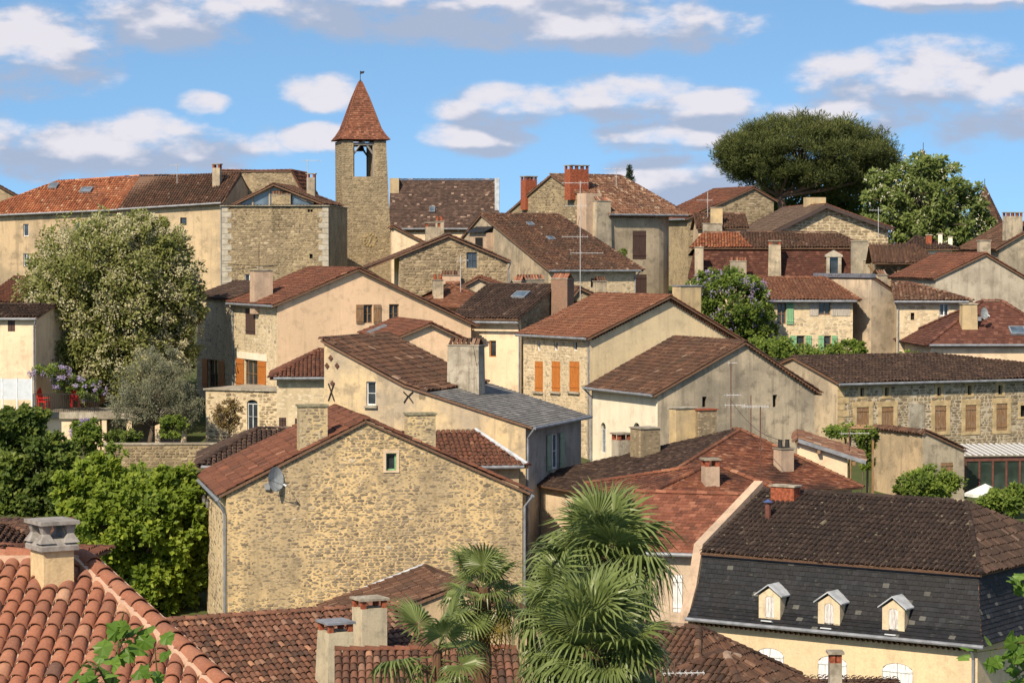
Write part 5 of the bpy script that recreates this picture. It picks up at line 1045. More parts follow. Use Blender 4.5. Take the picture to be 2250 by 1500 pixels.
a = h.L(1655, 658); b = h.L(1874, 656); r = h.L(1740, 613, 4.); ur = h.L(1812, 614, 4.)[0]; h.gableU(a[0], b[0], a[2], 4., r[2], 8, hr=max(.3, b[0] - ur), rm=T_ORANGE(), ov=.4)
h.opening('f', 'openr', 1708, 666, 1727, 712, GREENW(), fr=OAKW()); h.opening('f', 'win', 1799, 664, 1825, 692, fr=OAKW()); h.opening('f', 'open', 1751, 737, 1768, 775, GREENW(), fr=OAKW()); h.opening('f', 'open', 1811, 737, 1826, 775, GREENW(), fr=OAKW()); h.opening('f', 'win', 1714, 738, 1728, 770, fr=OAKW())
h.stonewall('f', [(a[0], 0), (b[0], 0), (b[0], h.L(1800, 695)[2]), (a[0], h.L(1800, 695)[2])], ST_PALE(), sw=.34, sh=.19, cover=.6, prot=.012); mb = MB(); r4 = h.rectside('f', 1779, 664, 1798, 694); mb.box((r4[0], -.04, r4[1]), (r4[2], -.01, r4[3])); r4 = h.rectside('f', 1827, 664, 1868, 694)
h.finish(STONEC()); mb.build('plank_cladding', wood_mat('silvered_planks', (.42, .38, .33, 1)), h.root); mb = MB(); n = 9
for i in range(n): x = lerp(r4[0], r4[2], i / n); mb.box((x, -.04, r4[1]), (x + (r4[2] - r4[0]) / n - .01, -.01 - .006 * (i % 2), r4[3]))
mb.build('plank_cladding', wood_mat('silvered_planks', (.42, .38, .33, 1)), h.root); h.eave_gutter('f', .45, .1, down='a')
h = House('lead_parapet_house', 'tall blank rendered house with a lead covered parapet', 1915, 620, 156, 30)
L0 = h.L(1915, 612); d = h.LU(1790, 612, L0[0])[1]; h.uL, h.uR, h.d = L0[0], h.L(1982, 650)[0], d; z = L0[2]; zr2 = h.L(1980, 655)[2]
h.gableV((L0[0], z), (L0[0] + .1, z + .02), (h.uR, zr2), d, rm=T_ROUGH(), ov=.05, ovf=.05, ridge=False); h.finish(plaster('stained_tan_render', (.46, .38, .28, 1), (.27, .23, .18, 1), .9), {'l': plaster('peach_grey_render', (.58, .46, .32, 1), (.36, .30, .23, 1), .8)})
mb = MB(); mb.box((h.uL - .12, -.1, z + .05), (h.uL + .25, d, z + .3)); mb.build('lead_parapet', flat_mat('lead_grey', (.14, .15, .18, 1), .5), h.root); h.chim(1932, 592, 26, .9, .7, 2.6, CHIMP(), 'tiles', capm=T_BROWN())
h = House('lichen_roof_cottage', 'stone cottage with sagging lichened tile roof', 1985, 660, 154, -6)
a = h.L(1978, 659); b = h.L(2122, 662); r = h.L(1960, 624, 3.5); h.gableU(a[0] - .2, b[0], a[2], 3.5, r[2], 7, hr=3.2, rm=T_ROUGH(), ov=.4, ovs=.2)
h.opening('f', 'dark', 2001, 687, 2009, 703); h.opening('f', 'win', 2064, 667, 2084, 694, sill=True); h.opening('f', 'dark', 2002, 755, 2009, 772); h.stonewall('f', None, ST_PALE(), sw=.34, sh=.18, cover=.7, prot=.015); h.finish(STONEC()); h.eave_gutter('f', .45, .1, down='a')
h = House('open_loggia', 'open timber loggia under a brown tiled roof', 1930, 600, 176, -4)
a = h.L(1925, 578); b = h.L(2056, 577); vA = 3.; r = h.L(1960, 537, vA); z = a[2]; zf = h.L(1990, 612)[2]; h.uL, h.uR, h.d, h.rm = a[0], b[0], 6, T_BROWN()
h.front = [(a[0], 0), (b[0], 0), (b[0], zf), (a[0], zf)]; h.sidez = {'l': [(0, 0), (6, 0), (6, z), (0, z)], 'r': [(0, 0), (6, 0), (6, zf), (0, zf)]}; h.backp = [(a[0], 0), (b[0], 0), (b[0], z), (a[0], z)]
h.roofplane([(a[0] - .3, -.5, z), (b[0] + .4, -.5, z), (b[0] - 1.2, vA, r[2]), (a[0] - .3, vA, r[2])], T_BROWN()); h.roofplane([(a[0] - .3, 6.3, z), (b[0] + .4, 6.3, z), (b[0] - 1.2, vA, r[2]), (a[0] - .3, vA, r[2])], T_BROWN(), None); h.roofplane([(b[0] + .4, -.5, z), (b[0] + .4, 6.3, z), (b[0] - 1.2, vA, r[2])], T_BROWN()); h.finish(TANW())
for x in (a[0] + .15, lerp(a[0], b[0], .38), b[0] - .15):
    mb = MB(); mb.box((x - .11, 0.02, zf), (x + .11, .24, z - .1)); po = mb.build('post', OAKW(), h.root)
    for sg in (-1, 1): mb = MB(); mb.tube([(x, .13, z - .9), (x + sg * .7, .13, z - .15)], .06, 4); mb.build('brace', OAKW(), po)
mb = MB(); mb.box((a[0], .02, z - .2), (b[0], .22, z - .06)); mb.build('beam', OAKW(), h.root)
h = House('white_chalet', 'small white house with dark hipped roof and timber brackets', 2000, 560, 188, -8); a = h.L(1998, 545); b = h.L(2092, 545)
h.gableU(a[0], b[0], a[2], 3, h.L(2000, 522, 3)[2], 6, hr=2.5, hl=.5, rm=T_DARK(), ov=.5); h.opening('f', 'dark', 2075, 590, 2086, 602); h.finish(WHITEW()); h.chim(2041, 515, 13, 1., .5, 2, BRICK(), 'slab'); h.chim(2066, 512, 9, 1., .4, 2, WHITEW(), 'slab'); h.chim(2088, 519, 9, 1., .4, 2, WHITEW(), 'slab')
h = House('grey_gable_house', 'plain grey rendered gable with red roof at the far right', 2165, 620, 165, 10)
h.gableV(h.L(2056, 612)[::2], h.L(2165, 560)[::2], h.L(2262, 618)[::2], 9, rm=T_RED(), ov=.2, ovf=.15); h.roofs; h.finish(plaster('scratched_grey_render', (.44, .39, .31, 1), (.31, .27, .21, 1), .7)); h.chim(2162, 527, 24, 4, .6, 2.5, GREYW(), 'slab')
h = House('tall_chimney_house', 'rendered house with a tall brick-sided chimney at the right edge', 2200, 560, 190, 10); h.gableV(h.L(2195, 545)[::2], h.L(2290, 490)[::2], h.L(2340, 530)[::2], 8, rm=T_BROWN()); h.finish(GREYW()); h.chim(2225, 466, 36, .6, .9, 4, GREYW(), 'posts')
h = House('skylight_hip_house', 'house with maroon hipped roof tapered chimney and skylight', 2045, 752, 146, 2)
a = h.L(2045, 755); b = h.L(2340, 753); vA = 4.5; r = h.L(2180, 664, vA); h.gableU(a[0], b[0], a[2], vA, r[2], 9, hl=r[0] - a[0] - .6, hr=b[0] - r[0] - .6, rm=rnd_mat('maroon_tiles', [(0, (.08, .035, .026, 1)), (.6, (.12, .05, .035, 1)), (1, (.18, .085, .06, 1))], (.4, (.06, .032, .025, 1)), (.2, (.3, .2, .14, 1), 2.)), kind='flat', w=.24, l=.22, ov=.35)
h.skylight_px(2235, 730, 34, .9, h.roofs[0][0]); h.finish(CREAM()); h.eave_gutter('f', .4, .08); h.chim(2128, 666, 32, 1.8, .8, 3, YELW(), 'slab', taper=.18); HS = h
# conical roofed turret behind the chestnut
def turret(name, label, px, ytop, ybase, wpx, D):
    o = pt(px, ybase, D); zb = gz(o.x, o.y) - 1; rt = empty(name, (o.x, o.y, zb)); tag(rt, label, 'turret'); r_ = wpx / FPX * D / 2; ze = o.z - zb; zt_ = pt(px, ytop, D).z - zb; n = 14
    mb = MB(); mb.tube([(0, 0, 0), (0, 0, ze)], r_, 20); mb.build('wall', STONEG(), rt); bs = MB(); tm = MB()
    for k in range(n):
        a0, a1 = 2 * math.pi * k / n, 2 * math.pi * (k + 1) / n; q = r_ * 1.12; P = [Vector((math.cos(a0) * q, math.sin(a0) * q, ze)), Vector((math.cos(a1) * q, math.sin(a1) * q, ze)), Vector((0, 0, zt_))]
        bs.add(P, [(0, 1, 2)]); tile_mesh(tm, P, 'flat', .24, .2)
    s_ = bs.build('roof', T_BROWN(), rt); tm.build('roof_tiles', T_BROWN(), s_, kind='stuff'); mb = MB(); mb.tube([(0, 0, zt_ - .2), (0, 0, zt_ + .5)], .03, 5); mb.build('finial', IRON(), rt)
turret('pointed_turret', 'pointed brown turret roof rising behind the chestnut tree', 2028, 325, 430, 62, 240)
turret('round_turret', 'round stone turret with conical roof at the right of the chestnut', 2163, 405, 505, 88, 228)

# ---------------------------------------------------------------- left edge houses and terrace
h = House('left_edge_house', 'house with orange eaves band and tiled roof behind the acacia', 60, 660, 150, -20)
a = h.L(-40, 662); b = h.L(92, 655); r = h.L(60, 612, 4); h.gableU(a[0], b[0], a[2], 4, r[2], 8, rm=T_RED(), hr=2.5); h.opening('f', 'win', 0, 668, 22, 676); h.opening('f', 'win', 24, 668, 46, 676); h.finish(plaster('orange_band', (.55, .33, .14, 1), (.42, .27, .14, 1), .4))
h = House('cream_edge_house', 'plain cream house with brown door hatch at the left edge', 70, 700, 144, -12)
a = h.L(-50, 697); b = h.L(78, 692); h.gableU(a[0], b[0], a[2], 2.5, a[2] + .6, 5, rm=T_DARK(), ov=.25); h.opening('f', 'shut', 17, 703, 33, 728, BROWNW()); h.finish(CREAM()); h.eave_gutter('f', .3, .08, down='b')
# ---------------------------------------------------------------- foreground roofs: single tiles as parts
TILE_CACHE = {}
def tile_data(w, l, mat, k, n=10):
    """shared canal tile meshes, n shades; origin at the lower end's centre, x across, y up the slope"""
    key = (w, l, mat.name, k)
    if key not in TILE_CACHE:
        mb = MB(); r0 = w * .5; r1 = r0 * .82; vs = []
        for (t, rr, hgt) in ((0, r0, .035), (l * 1.13, r1, .008)):
            for a in range(8): an = math.pi * a / 7; vs.append((-math.cos(an) * rr, t, math.sin(an) * rr * .85 + hgt))
        for a in range(8): an = math.pi * a / 7; vs.append((-math.cos(an) * (r0 - .016), 0.002, math.sin(an) * (r0 - .016) * .85 + .033))
        mb.add(vs, [(i, i + 1, i + 9, i + 8) for i in range(7)] + [(16 + i, 17 + i, i + 1, i) for i in range(7)], (k + .5) / n)
        me = bpy.data.meshes.new('tile'); me.from_pydata(mb.v, [], mb.f); at = me.attributes.new('rnd', 'FLOAT', 'FACE'); at.data.foreach_set('value', mb.r)
        me.polygons.foreach_set('use_smooth', [True] * 7 + [False] * 7); me.materials.append(mat); TILE_CACHE[key] = me
    return TILE_CACHE[key]
def lay_tiles(root, ro, poly, mat, w, l, limit=300, tocam=None, jit=1.):
    """tiles over a polygon (root-local): those in the picture are parts, the rest one joined part"""
    P = [Vector(p) for p in poly]; e = (P[1] - P[0]).normalized(); n = (P[1] - P[0]).cross(P[2] - P[0]).normalized(); n = -n if n.z < 0 else n
    s = n.cross(e)
    if s.z < 0: s = -s; e = -e
    P0 = P[0]; q = [((p - P0).dot(e), (p - P0).dot(s)) for p in P]; emin = min(a for a, b in q); emax = max(a for a, b in q); nc = round((emax - emin) / w); w = (emax - emin) / nc
    rng = random.Random(5); cand = []; mw = root.matrix_basis
    for ci in range(nc):
        c = emin + (ci + .5) * w; ss = []
        for i in range(len(q)):
            (a1, b1), (a2, b2) = q[i], q[(i + 1) % len(q)]
            if (a1 - c) * (a2 - c) <= 0 and abs(a1 - a2) > 1e-9: ss.append(b1 + (b2 - b1) * (c - a1) / (a2 - a1))
        if len(ss) < 2: continue
        x = min(ss) - .05
        while x < max(ss) - l * .4: 
            p = P0 + e * (c + rng.uniform(-.008, .008) * jit) + s * (x + rng.uniform(-.015, .015) * jit); wp = mw @ p; px, py = proj(wp) if wp.y > 2 else (-999, -999)
            vis = -30 < px < 2280 and -20 < py < 1530; cand.append((not vis, wp.length, p, c, x)); x += l
    cand.sort(key=lambda t: (t[0], t[1])); rest = MB()
    for i, (nv, _, p, c, x) in enumerate(cand):
        k = min(9, max(0, int(rng.gauss(5, 2.2)))); tw = rng.uniform(-.03, .03) * jit
        ee = (e + s * tw).normalized(); s2 = n.cross(ee); M4 = Matrix((ee, s2, n)).transposed().to_4x4(); M4.translation = p + n * rng.uniform(0, .01)
        if i < limit and not nv:
            o = bpy.data.objects.new('roof_tile', tile_data(w, l, mat, k)); COL.objects.link(o); o.parent = ro; o.matrix_basis = M4
        else:
            me = tile_data(w, l, mat, k); rest.add([M4 @ v.co for v in me.vertices], [tuple(f.vertices) for f in me.polygons], (k + .5) / 10)
    if rest.v: rest.build('roof_tiles', mat, ro, kind='stuff')
T_OLD = rnd_mat('old_brown_canal_tiles', [(0, (.06, .036, .028, 1)), (.3, (.10, .052, .036, 1)), (.55, (.15, .07, .046, 1)), (.8, (.20, .10, .065, 1)), (.93, (.26, .17, .12, 1)), (1, (.48, .17, .06, 1))], (.5, (.06, .045, .035, 1)), (.35, (.26, .23, .17, 1), 5.), None, .9, 20)
h = House('terracotta_roof_house', 'near house with new terracotta canal tile hipped roof', 180, 1222, 40, 0)
R0 = h.L(-260, 1240); R1 = h.L(181, 1219); z = (R0[2] + R1[2]) / 2; dn = 6.5; kz = math.tan(R(20)); hx = h.L(482, 1503, -3.75)[0]; sl_ = (hx - R1[0]) / 3.75
ridgeL, ridgeR = Vector((R0[0], 0, z)), Vector((R1[0], 0, z)); eL = Vector((R0[0], -dn, z - dn * kz)); eR = Vector((R1[0] + sl_ * dn, -dn, z - dn * kz))
h.rm = T_NEW(); mb = MB(); nn = Vector((0, -math.sin(R(20)), math.cos(R(20)))); mb.prism([p - nn * .12 for p in (eL, eR, ridgeR, ridgeL)], nn * .118); ro = mb.build('roof', plaster('pale_mortar_bed', (.55, .38, .27, 1), (.45, .3, .22, 1), .3), h.root)
bpy.context.view_layer.update(); lay_tiles(h.root, ro, [eL, eR, ridgeR, ridgeL], T_NEW(), .247, .385, 300)
bk = Vector((R1[0] - 1.2, dn, z - dn * kz)); mb = MB(); mb.prism([eR, bk, ridgeR], (-.02, 0, -.1)); mb.prism([Vector((R0[0], dn, z - dn * kz)), bk, ridgeR, ridgeL], (0, -.02, -.1)); mb.build('roof', T_NEW(), h.root)
def ridge_objs(a, b, mat, r, l, parent, bed=None):
    a, b = Vector(a), Vector(b); d = b - a; n = round(d.length / l); l = d.length / n; d.normalize(); sd_ = d.cross(Vector((0, 0, 1))).normalized(); up = sd_.cross(d)
    for i in range(n):
        M4 = Matrix((sd_, d, up)).transposed().to_4x4(); M4.translation = a + d * (i * l) + up * (.02 if not bed else .06); o = bpy.data.objects.new('ridge_tile', tile_data(r * 2, l, mat, [3, 5, 6, 4, 7, 5][i % 6])); COL.objects.link(o); o.parent = parent; o.matrix_basis = M4
    if bed: mb = MB(); mb.obox((a + b) / 2 + up * .02, sd_ * r * 1.35, d * ((b - a).length / 2), up * .07); mb.build('mortar_bed', bed, parent)
ridge_objs(eR, ridgeR, T_NEW(), .15, .42, ro, MATS['pale_mortar_bed']); ridge_objs(ridgeL, ridgeR, T_NEW(), .14, .42, ro, MATS['pale_mortar_bed'])
mb = MB(); zb_ = z - dn * kz - .1; mb.prism([(R0[0], -dn + .4, 0), (eR.x - .6, -dn + .4, 0), (bk.x - .4, dn - .4, 0), (R0[0], dn - .4, 0)], (0, 0, zb_)); mb.build('wall', CREAM(), h.root)
c = h.chim(114, 1139, 70, -.75, .55, 1.9, plaster('smooth_ochre_chimney', (.58, .44, .25, 1), (.46, .36, .22, 1), .4, None, 3), 'flare', rot=32, capm=flat_mat('grey_cast_cap', (.26, .24, .22, 1), .9, .3, .1, 8))

h = House('edge_shed', 'low shed with brown tile roof and cream wall behind the terracotta roof', 20, 1196, 74, 4)
a = h.L(-90, 1199); b = h.L(82, 1196); r = h.L(20, 1158, 3.); h.gableU(a[0], b[0], a[2], 3., r[2], 6, hr=1.2, rm=T_BROWN(), w=.2, l=.34); h.finish(CREAM()); h.eave_gutter()
h = House('edge_lean_to', 'small red tiled lean-to beside the low shed', 10, 1240, 70, -8)
a = h.L(-90, 1262); b = h.L(70, 1258); r = h.L(10, 1206, 3.); h.gableU(a[0], b[0], a[2], 3., r[2], 6, hr=1.5, rm=T_RED(), w=.2, l=.34); h.finish(CREAM())
# old tiled roofs below the ochre gable
h = House('old_tile_house', 'house with weathered brown canal tile roof below the ochre gable', 345, 1368, 80, 27)
V5 = h.V * 5.5; h.o -= V5; h.o.z = gz(h.o.x, h.o.y) - .6; h.root.location = h.o
r0 = h.L(300, 1372, 5.5); r1 = h.L(880, 1330, 5.5); z = (r0[2] + r1[2]) / 2; kz = math.tan(R(21)); zf = z - 5.5 * kz
h.uL, h.uR, h.d = r0[0], r1[0], 11; h.rm = T_OLD; h.front = [(h.uL, 0), (h.uR, 0), (h.uR, zf), (h.uL, zf)]; h.backp = h.front; h.sidez = {k: [(0, 0), (11, 0), (11, zf), (5.5, z), (0, zf)] for k in 'lr'}
h.roofplane([(h.uL, 11.2, zf), (h.uR, 11.2, zf), (h.uR, 5.5, z), (h.uL, 5.5, z)], T_OLD); h.finish(TANW())
nn = Vector((0, -math.sin(R(21)), math.cos(R(21)))); P = [Vector((h.uL - .1, -.3, zf - .3 * kz)), Vector((h.uR + .1, -.3, zf - .3 * kz)), Vector((h.uR + .1, 5.5, z)), Vector((h.uL - .1, 5.5, z))]; mb = MB(); mb.prism([p - nn * .1 for p in P], nn * .098); ro = mb.build('roof', flat_mat('dark_bedding', (.06, .045, .035, 1), .95), h.root)
bpy.context.view_layer.update(); lay_tiles(h.root, ro, P, T_OLD, .2, .34, 300, jit=2.); ridge_objs((h.uL, 5.5, z + .02), (h.uR, 5.5, z + .02), T_OLD, .13, .4, ro)
OT = h
h.chim(812, 1311, 60, 2.6, .8, 3.2, plaster('pale_stack_render', (.48, .42, .30, 1), (.34, .30, .22, 1), .6, None, 2), 'posts', capm=CONC())
h.chim(737, 1362, 58, .9, .9, 3.2, plaster('pale_stack_render', (.48, .42, .30, 1), (.34, .30, .22, 1), .6, None, 2), 'posts', taper=.28, capm=ZINC())
h = House('low_tile_roof', 'low brown canal tile roof in front of the stout pale chimney', 800, 1440, 66, 4)
V5 = h.V * 4.; h.o -= V5; h.o.z = gz(h.o.x, h.o.y) - .6; h.root.location = h.o
r0 = h.L(735, 1432, 4.); r1 = h.L(1130, 1424, 4.); z = r0[2]; kz = math.tan(R(24)); zf = z - 4 * kz
h.uL, h.uR, h.d = r0[0], r1[0], 8; h.rm = T_OLD; h.front = [(h.uL, 0), (h.uR, 0), (h.uR, zf), (h.uL, zf)]; h.backp = h.front; h.sidez = {k: [(0, 0), (8, 0), (8, zf), (4, z), (0, zf)] for k in 'lr'}
h.roofplane([(h.uL, 8.2, zf), (h.uR, 8.2, zf), (h.uR, 4, z), (h.uL, 4, z)], T_OLD); h.finish(TANW())
nn = Vector((0, -math.sin(R(24)), math.cos(R(24)))); P = [Vector((h.uL, -.3, zf - .3 * kz)), Vector((h.uR + .1, -.3, zf - .3 * kz)), Vector((h.uR + .1, 4, z)), Vector((h.uL, 4, z))]; mb = MB(); mb.prism([p - nn * .1 for p in P], nn * .098); ro = mb.build('roof', MATS['dark_bedding'], h.root)
bpy.context.view_layer.update(); lay_tiles(h.root, ro, P, T_OLD, .2, .34, 300); ridge_objs((h.uL, 4, z + .02), (h.uR, 4, z + .02), T_RED(), .12, .4, ro)
# roof leaning against the ochre gable
h = House('flashed_roof_house', 'brown tiled roof with white flashing against the ochre gable', 930, 1245, 95, 12)
V5 = h.V * 6.2; h.o -= V5; h.o.z = gz(h.o.x, h.o.y) - .6; h.root.location = h.o
A_ = h.L(932, 1247, 6.2); L_ = h.L(712, 1332, 6.2); R_ = h.L(1130, 1330, 6.2); h.gableV((L_[0], L_[2]), (A_[0], A_[2]), (R_[0], R_[2]), 6.1, rm=T_BROWN(), ov=.2, ovf=.1, w=.2, l=.34); h.finish(TANW())
mb = MB(); mb.tube([(L_[0], 6.12, L_[2] + .12), (A_[0], 6.12, A_[2] + .14)], .06, 5); mb.build('flashing', ZINCL(), h.root)
# brown roofs at the bottom right
h = House('brown_hip_house', 'brown hipped roof with gutter below the mansard house', 1490, 1366, 76, -24)
V5 = h.V * 4.5; h.o -= V5; h.o.z = gz(h.o.x, h.o.y) - .6; h.root.location = h.o
r0 = h.L(1440, 1352, 4.5); r1 = h.L(1590, 1388, 4.5); z = r1[2]; kz = .42; zf = z - 4.5 * kz; h.gableU(r0[0] - 2, r1[0] + .5, zf, 4.5, z, 9, hr=1.3, rm=T_BROWN(), w=.2, l=.34); h.finish(TANW()); h.eave_gutter('r')
h = House('front_hip_house', 'near brown tiled hipped roof at the bottom edge', 1590, 1440, 66, -28)
V5 = h.V * 4.; h.o -= V5; h.o.z = gz(h.o.x, h.o.y) - .6; h.root.location = h.o
r0 = h.L(1586, 1441, 4.); z = r0[2]; zf = z - 4 * .45; h.gableU(r0[0] - 3.5, r0[0] + 3.0, zf, 4., z, 8, hl=3.4, hr=2.9, rm=T_BROWN(), w=.2, l=.34); h.finish(TANW())
h = House('chimney_cottage', 'cottage below the frame with one tall weathered chimney', 1836, 1500, 70, 0); h.gableU(-2.5, 2.5, h.L(1836, 1580)[2], 3, h.L(1836, 1550, 3)[2], 6, rm=T_BROWN()); h.finish(TANW()); h.chim(1835, 1429, 27, .8, .4, 3, CONC(), 'posts')
# ---------------------------------------------------------------- vegetation
def add_leaf(mb, p, d, nrm, L, W, r):
    """one bent leaf: two faces folded along the midrib"""
    sd_ = d.cross(nrm); m = p + d * (L * .5) - nrm * (L * .04); t = p + d * L - nrm * (L * .18)
    mb.add([p, m + sd_ * W * .5 + nrm * W * .12, t, m - sd_ * W * .5 + nrm * W * .12], [(0, 1, 2), (0, 2, 3)], r)
def rdir(rng):
    z = rng.uniform(-1, 1); a = rng.uniform(0, 2 * math.pi); q = math.sqrt(1 - z * z); return Vector((q * math.cos(a), q * math.sin(a), z))
def foliage(mb, c, R3, nclump, nleaf, L, W, rng, cl=.16, shell=.45, up=.4, flat=1., lower=1., fl=None, flp=0.):
    """leaf clumps through an ellipsoid; R3 = radii; returns the clump centres"""
    cs = []; c = Vector(c); mean = (R3[0] + R3[1] + R3[2]) / 3
    for k in range(nclump):
        d = rdir(rng)
        if d.z < 0: d.z *= lower
        q = shell + (1 - shell) * rng.random() ** .6; q *= rng.uniform(.86, 1.08)
        cc = c + Vector((d.x * R3[0], d.y * R3[1], d.z * R3[2])) * q; cs.append(cc); cr = mean * cl * rng.uniform(.6, 1.5); tone = rng.uniform(-.22, .22)
        for i in range(nleaf):
            o = rdir(rng) * (cr * rng.random() ** .45); o.z *= flat; p = cc + o
            out = (o.normalized() * .5 + d * .4 + rdir(rng) * .8 + Vector((0, 0, up * .3))).normalized(); n2 = (Vector((0, 0, 1)) * up * .5 + tosun * .9 + rdir(rng) * .9).normalized(); out = (out - n2 * out.dot(n2) * .7).normalized()
            tgt = fl if fl is not None and rng.random() < flp else mb
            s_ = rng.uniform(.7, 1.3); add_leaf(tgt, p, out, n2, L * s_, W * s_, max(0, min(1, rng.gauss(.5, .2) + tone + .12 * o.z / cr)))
    return cs
def limbs(mb, base, fork, cs, rng, r0, every=4):
    base, fork = Vector(base), Vector(fork); mid = (base + fork) / 2 + Vector((rng.uniform(-.15, .15), rng.uniform(-.15, .15), 0)) * (fork - base).length * .4
    mb.tube([base, mid, fork], [r0 * 1.25, r0, r0 * .8], 9)
    for c in cs[::every]:
        m = fork.lerp(c, .5) + Vector((rng.uniform(-.3, .3), rng.uniform(-.3, .3), rng.uniform(.0, .4))) * (c - fork).length * .25; mb.tube([fork, m, c], [r0 * .45, r0 * .22, r0 * .05], 5, cap=False)
def px_blob(D, b): return pt(b[0], b[1], D + (b[4] if len(b) > 4 else 0)), (b[2] / FPX * D, (b[5] if len(b) > 5 else (b[2] / FPX * D) * .85), b[3] / FPX * D)
def tree(name, label, cat, D, blobs, ncl, nlf, L, W, mat, base=None, fork=None, r0=.2, cl=.16, shell=.45, up=.4, flat=1., lower=1., flower=None, every=4, seed=1, group=None, barkm=None):
    rng = random.Random(seed); c0, R0 = px_blob(D, blobs[0]); b = pt(base[0], base[1], D) if base else Vector((c0.x, c0.y, 0))
    if not base or len(base) < 3: b.z = gz(b.x, b.y) - .2
    rt = empty(name, b); tag(rt, label, cat, group); mb = MB(); fm = MB() if flower else None; cs = []; tot = sum(bb[2] * bb[3] for bb in blobs)
    for bb in blobs:
        c, R3 = px_blob(D, bb); k = max(3, int(ncl * bb[2] * bb[3] / tot)); cs += foliage(mb, c - b, R3, k, nlf, L, W, rng, cl, shell, up, flat, lower)
        if flower:
            kf = max(2, int(flower[1] * bb[2] * bb[3] / tot)); foliage(fm, c - b, (R3[0] * 1.02, R3[1] * 1.02, R3[2] * 1.02), kf, flower[2], flower[3], flower[4], rng, cl * .5, max(shell, .75), up, flat, lower)
    f = (pt(fork[0], fork[1], D) - b) if fork else (c0 - b) * .6; tr = MB(); limbs(tr, (0, 0, 0), f, cs, rng, r0, every); tr.build('trunk', barkm or BARK(), rt, True)
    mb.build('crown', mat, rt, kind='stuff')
    if fm: fm.build('blossom', flower[0], rt, kind='stuff')
    return rt
LF_ACA = leaf_mat('acacia_leaves', [(0, (.11, .13, .03, 1)), (.5, (.25, .27, .075, 1)), (1, (.42, .42, .17, 1))], .5)
BL_ACA = leaf_mat('acacia_blossom', [(0, (.40, .37, .20, 1)), (.5, (.52, .48, .29, 1)), (1, (.62, .58, .40, 1))], .35)
LF_OLI = leaf_mat('olive_leaves', [(0, (.11, .12, .07, 1)), (.5, (.23, .235, .145, 1)), (1, (.38, .39, .28, 1))], .35)
LF_MAP = leaf_mat('maple_leaves', [(0, (.08, .13, .012, 1)), (.5, (.20, .28, .028, 1)), (1, (.37, .43, .055, 1))], .5)
LF_IVY = leaf_mat('ivy_leaves', [(0, (.035, .065, .012, 1)), (.5, (.10, .15, .025, 1)), (1, (.21, .26, .045, 1))], .45)
LF_BUSH = leaf_mat('shrub_leaves', [(0, (.07, .11, .018, 1)), (.5, (.16, .24, .035, 1)), (1, (.30, .37, .07, 1))], .5)
LF_RED = leaf_mat('bronze_leaves', [(0, (.10, .055, .025, 1)), (.5, (.19, .13, .05, 1)), (1, (.26, .22, .08, 1))], .3)
LF_PINE = leaf_mat('pine_needles', [(0, (.04, .054, .015, 1)), (.5, (.105, .128, .034, 1)), (1, (.22, .235, .07, 1))], .35, .6)
LF_CHE = leaf_mat('chestnut_leaves', [(0, (.07, .10, .02, 1)), (.5, (.18, .235, .06, 1)), (1, (.33, .39, .13, 1))], .45)
BL_CHE = leaf_mat('chestnut_candles', [(0, (.5, .48, .36, 1)), (1, (.72, .70, .58, 1))], .2)
LF_CYP = leaf_mat('cypress_leaves', [(0, (.008, .02, .008, 1)), (1, (.03, .05, .018, 1))], .1)
LF_WIS = leaf_mat('wisteria_leaves', [(0, (.06, .10, .016, 1)), (.5, (.14, .21, .032, 1)), (1, (.27, .34, .065, 1))], .5)
BL_WIS = leaf_mat('wisteria_blossom', [(0, (.22, .17, .34, 1)), (1, (.44, .38, .52, 1))], .3)
tree('acacia_tree', 'large flowering acacia covered in cream blossom before the rendered houses', 'tree', 150, [(250, 640, 190, 165), (150, 700, 105, 130), (350, 690, 95, 140), (240, 790, 190, 85), (290, 530, 120, 60)], 900, 95, .26, .13, LF_ACA, base=(255, 900), fork=(255, 780), r0=.28, cl=.15, shell=.5, up=.1, flower=(BL_ACA, 1500, 30, .15, .09), every=10, seed=3)
tree('olive_tree', 'silvery olive tree with forked trunk on the garden terrace', 'tree', 139, [(340, 860, 92, 72), (285, 890, 55, 55), (400, 890, 52, 62), (350, 800, 55, 42)], 300, 70, .14, .035, LF_OLI, base=(330, 975), fork=(335, 935), r0=.14, cl=.17, shell=.35, up=.1, every=5, seed=4)
tree('bronze_shrub', 'small bronze leaved tree before the arched window', 'tree', 138, [(500, 912, 32, 36)], 60, 40, .12, .08, LF_RED, base=(505, 965), fork=(502, 935), r0=.05, seed=5, cl=.2)
tree('camellia_shrub', 'green shrub beside the olive trunk', 'shrub', 138, [(378, 935, 30, 28)], 50, 40, .14, .09, LF_BUSH, base=(380, 972), fork=(379, 955), r0=.04, seed=6, cl=.2)
tree('fan_shrub', 'low dark green shrub under the olive tree', 'shrub', 138, [(272, 962, 42, 16)], 40, 40, .2, .1, LF_IVY, base=(272, 980), fork=(272, 972), r0=.04, seed=7, cl=.2)
tree('ivy_thicket', 'dark ivy thicket on the slope below the terrace', 'shrub', 122, [(70, 1030, 105, 90), (40, 930, 70, 45), (120, 1110, 110, 70), (20, 1130, 90, 70), (0, 1060, 60, 80)], 520, 60, .26, .2, LF_IVY, fork=(70, 1060), r0=.1, cl=.15, shell=.55, seed=8, every=9)
tree('thicket_shrub', 'light green shrubs climbing the bank beside the terrace stair', 'shrub', 128, [(40, 960, 60, 40), (95, 985, 50, 38), (190, 960, 30, 40), (235, 1000, 40, 22)], 160, 50, .2, .12, LF_BUSH, fork=(80, 990), r0=.06, cl=.17, seed=9, every=9)
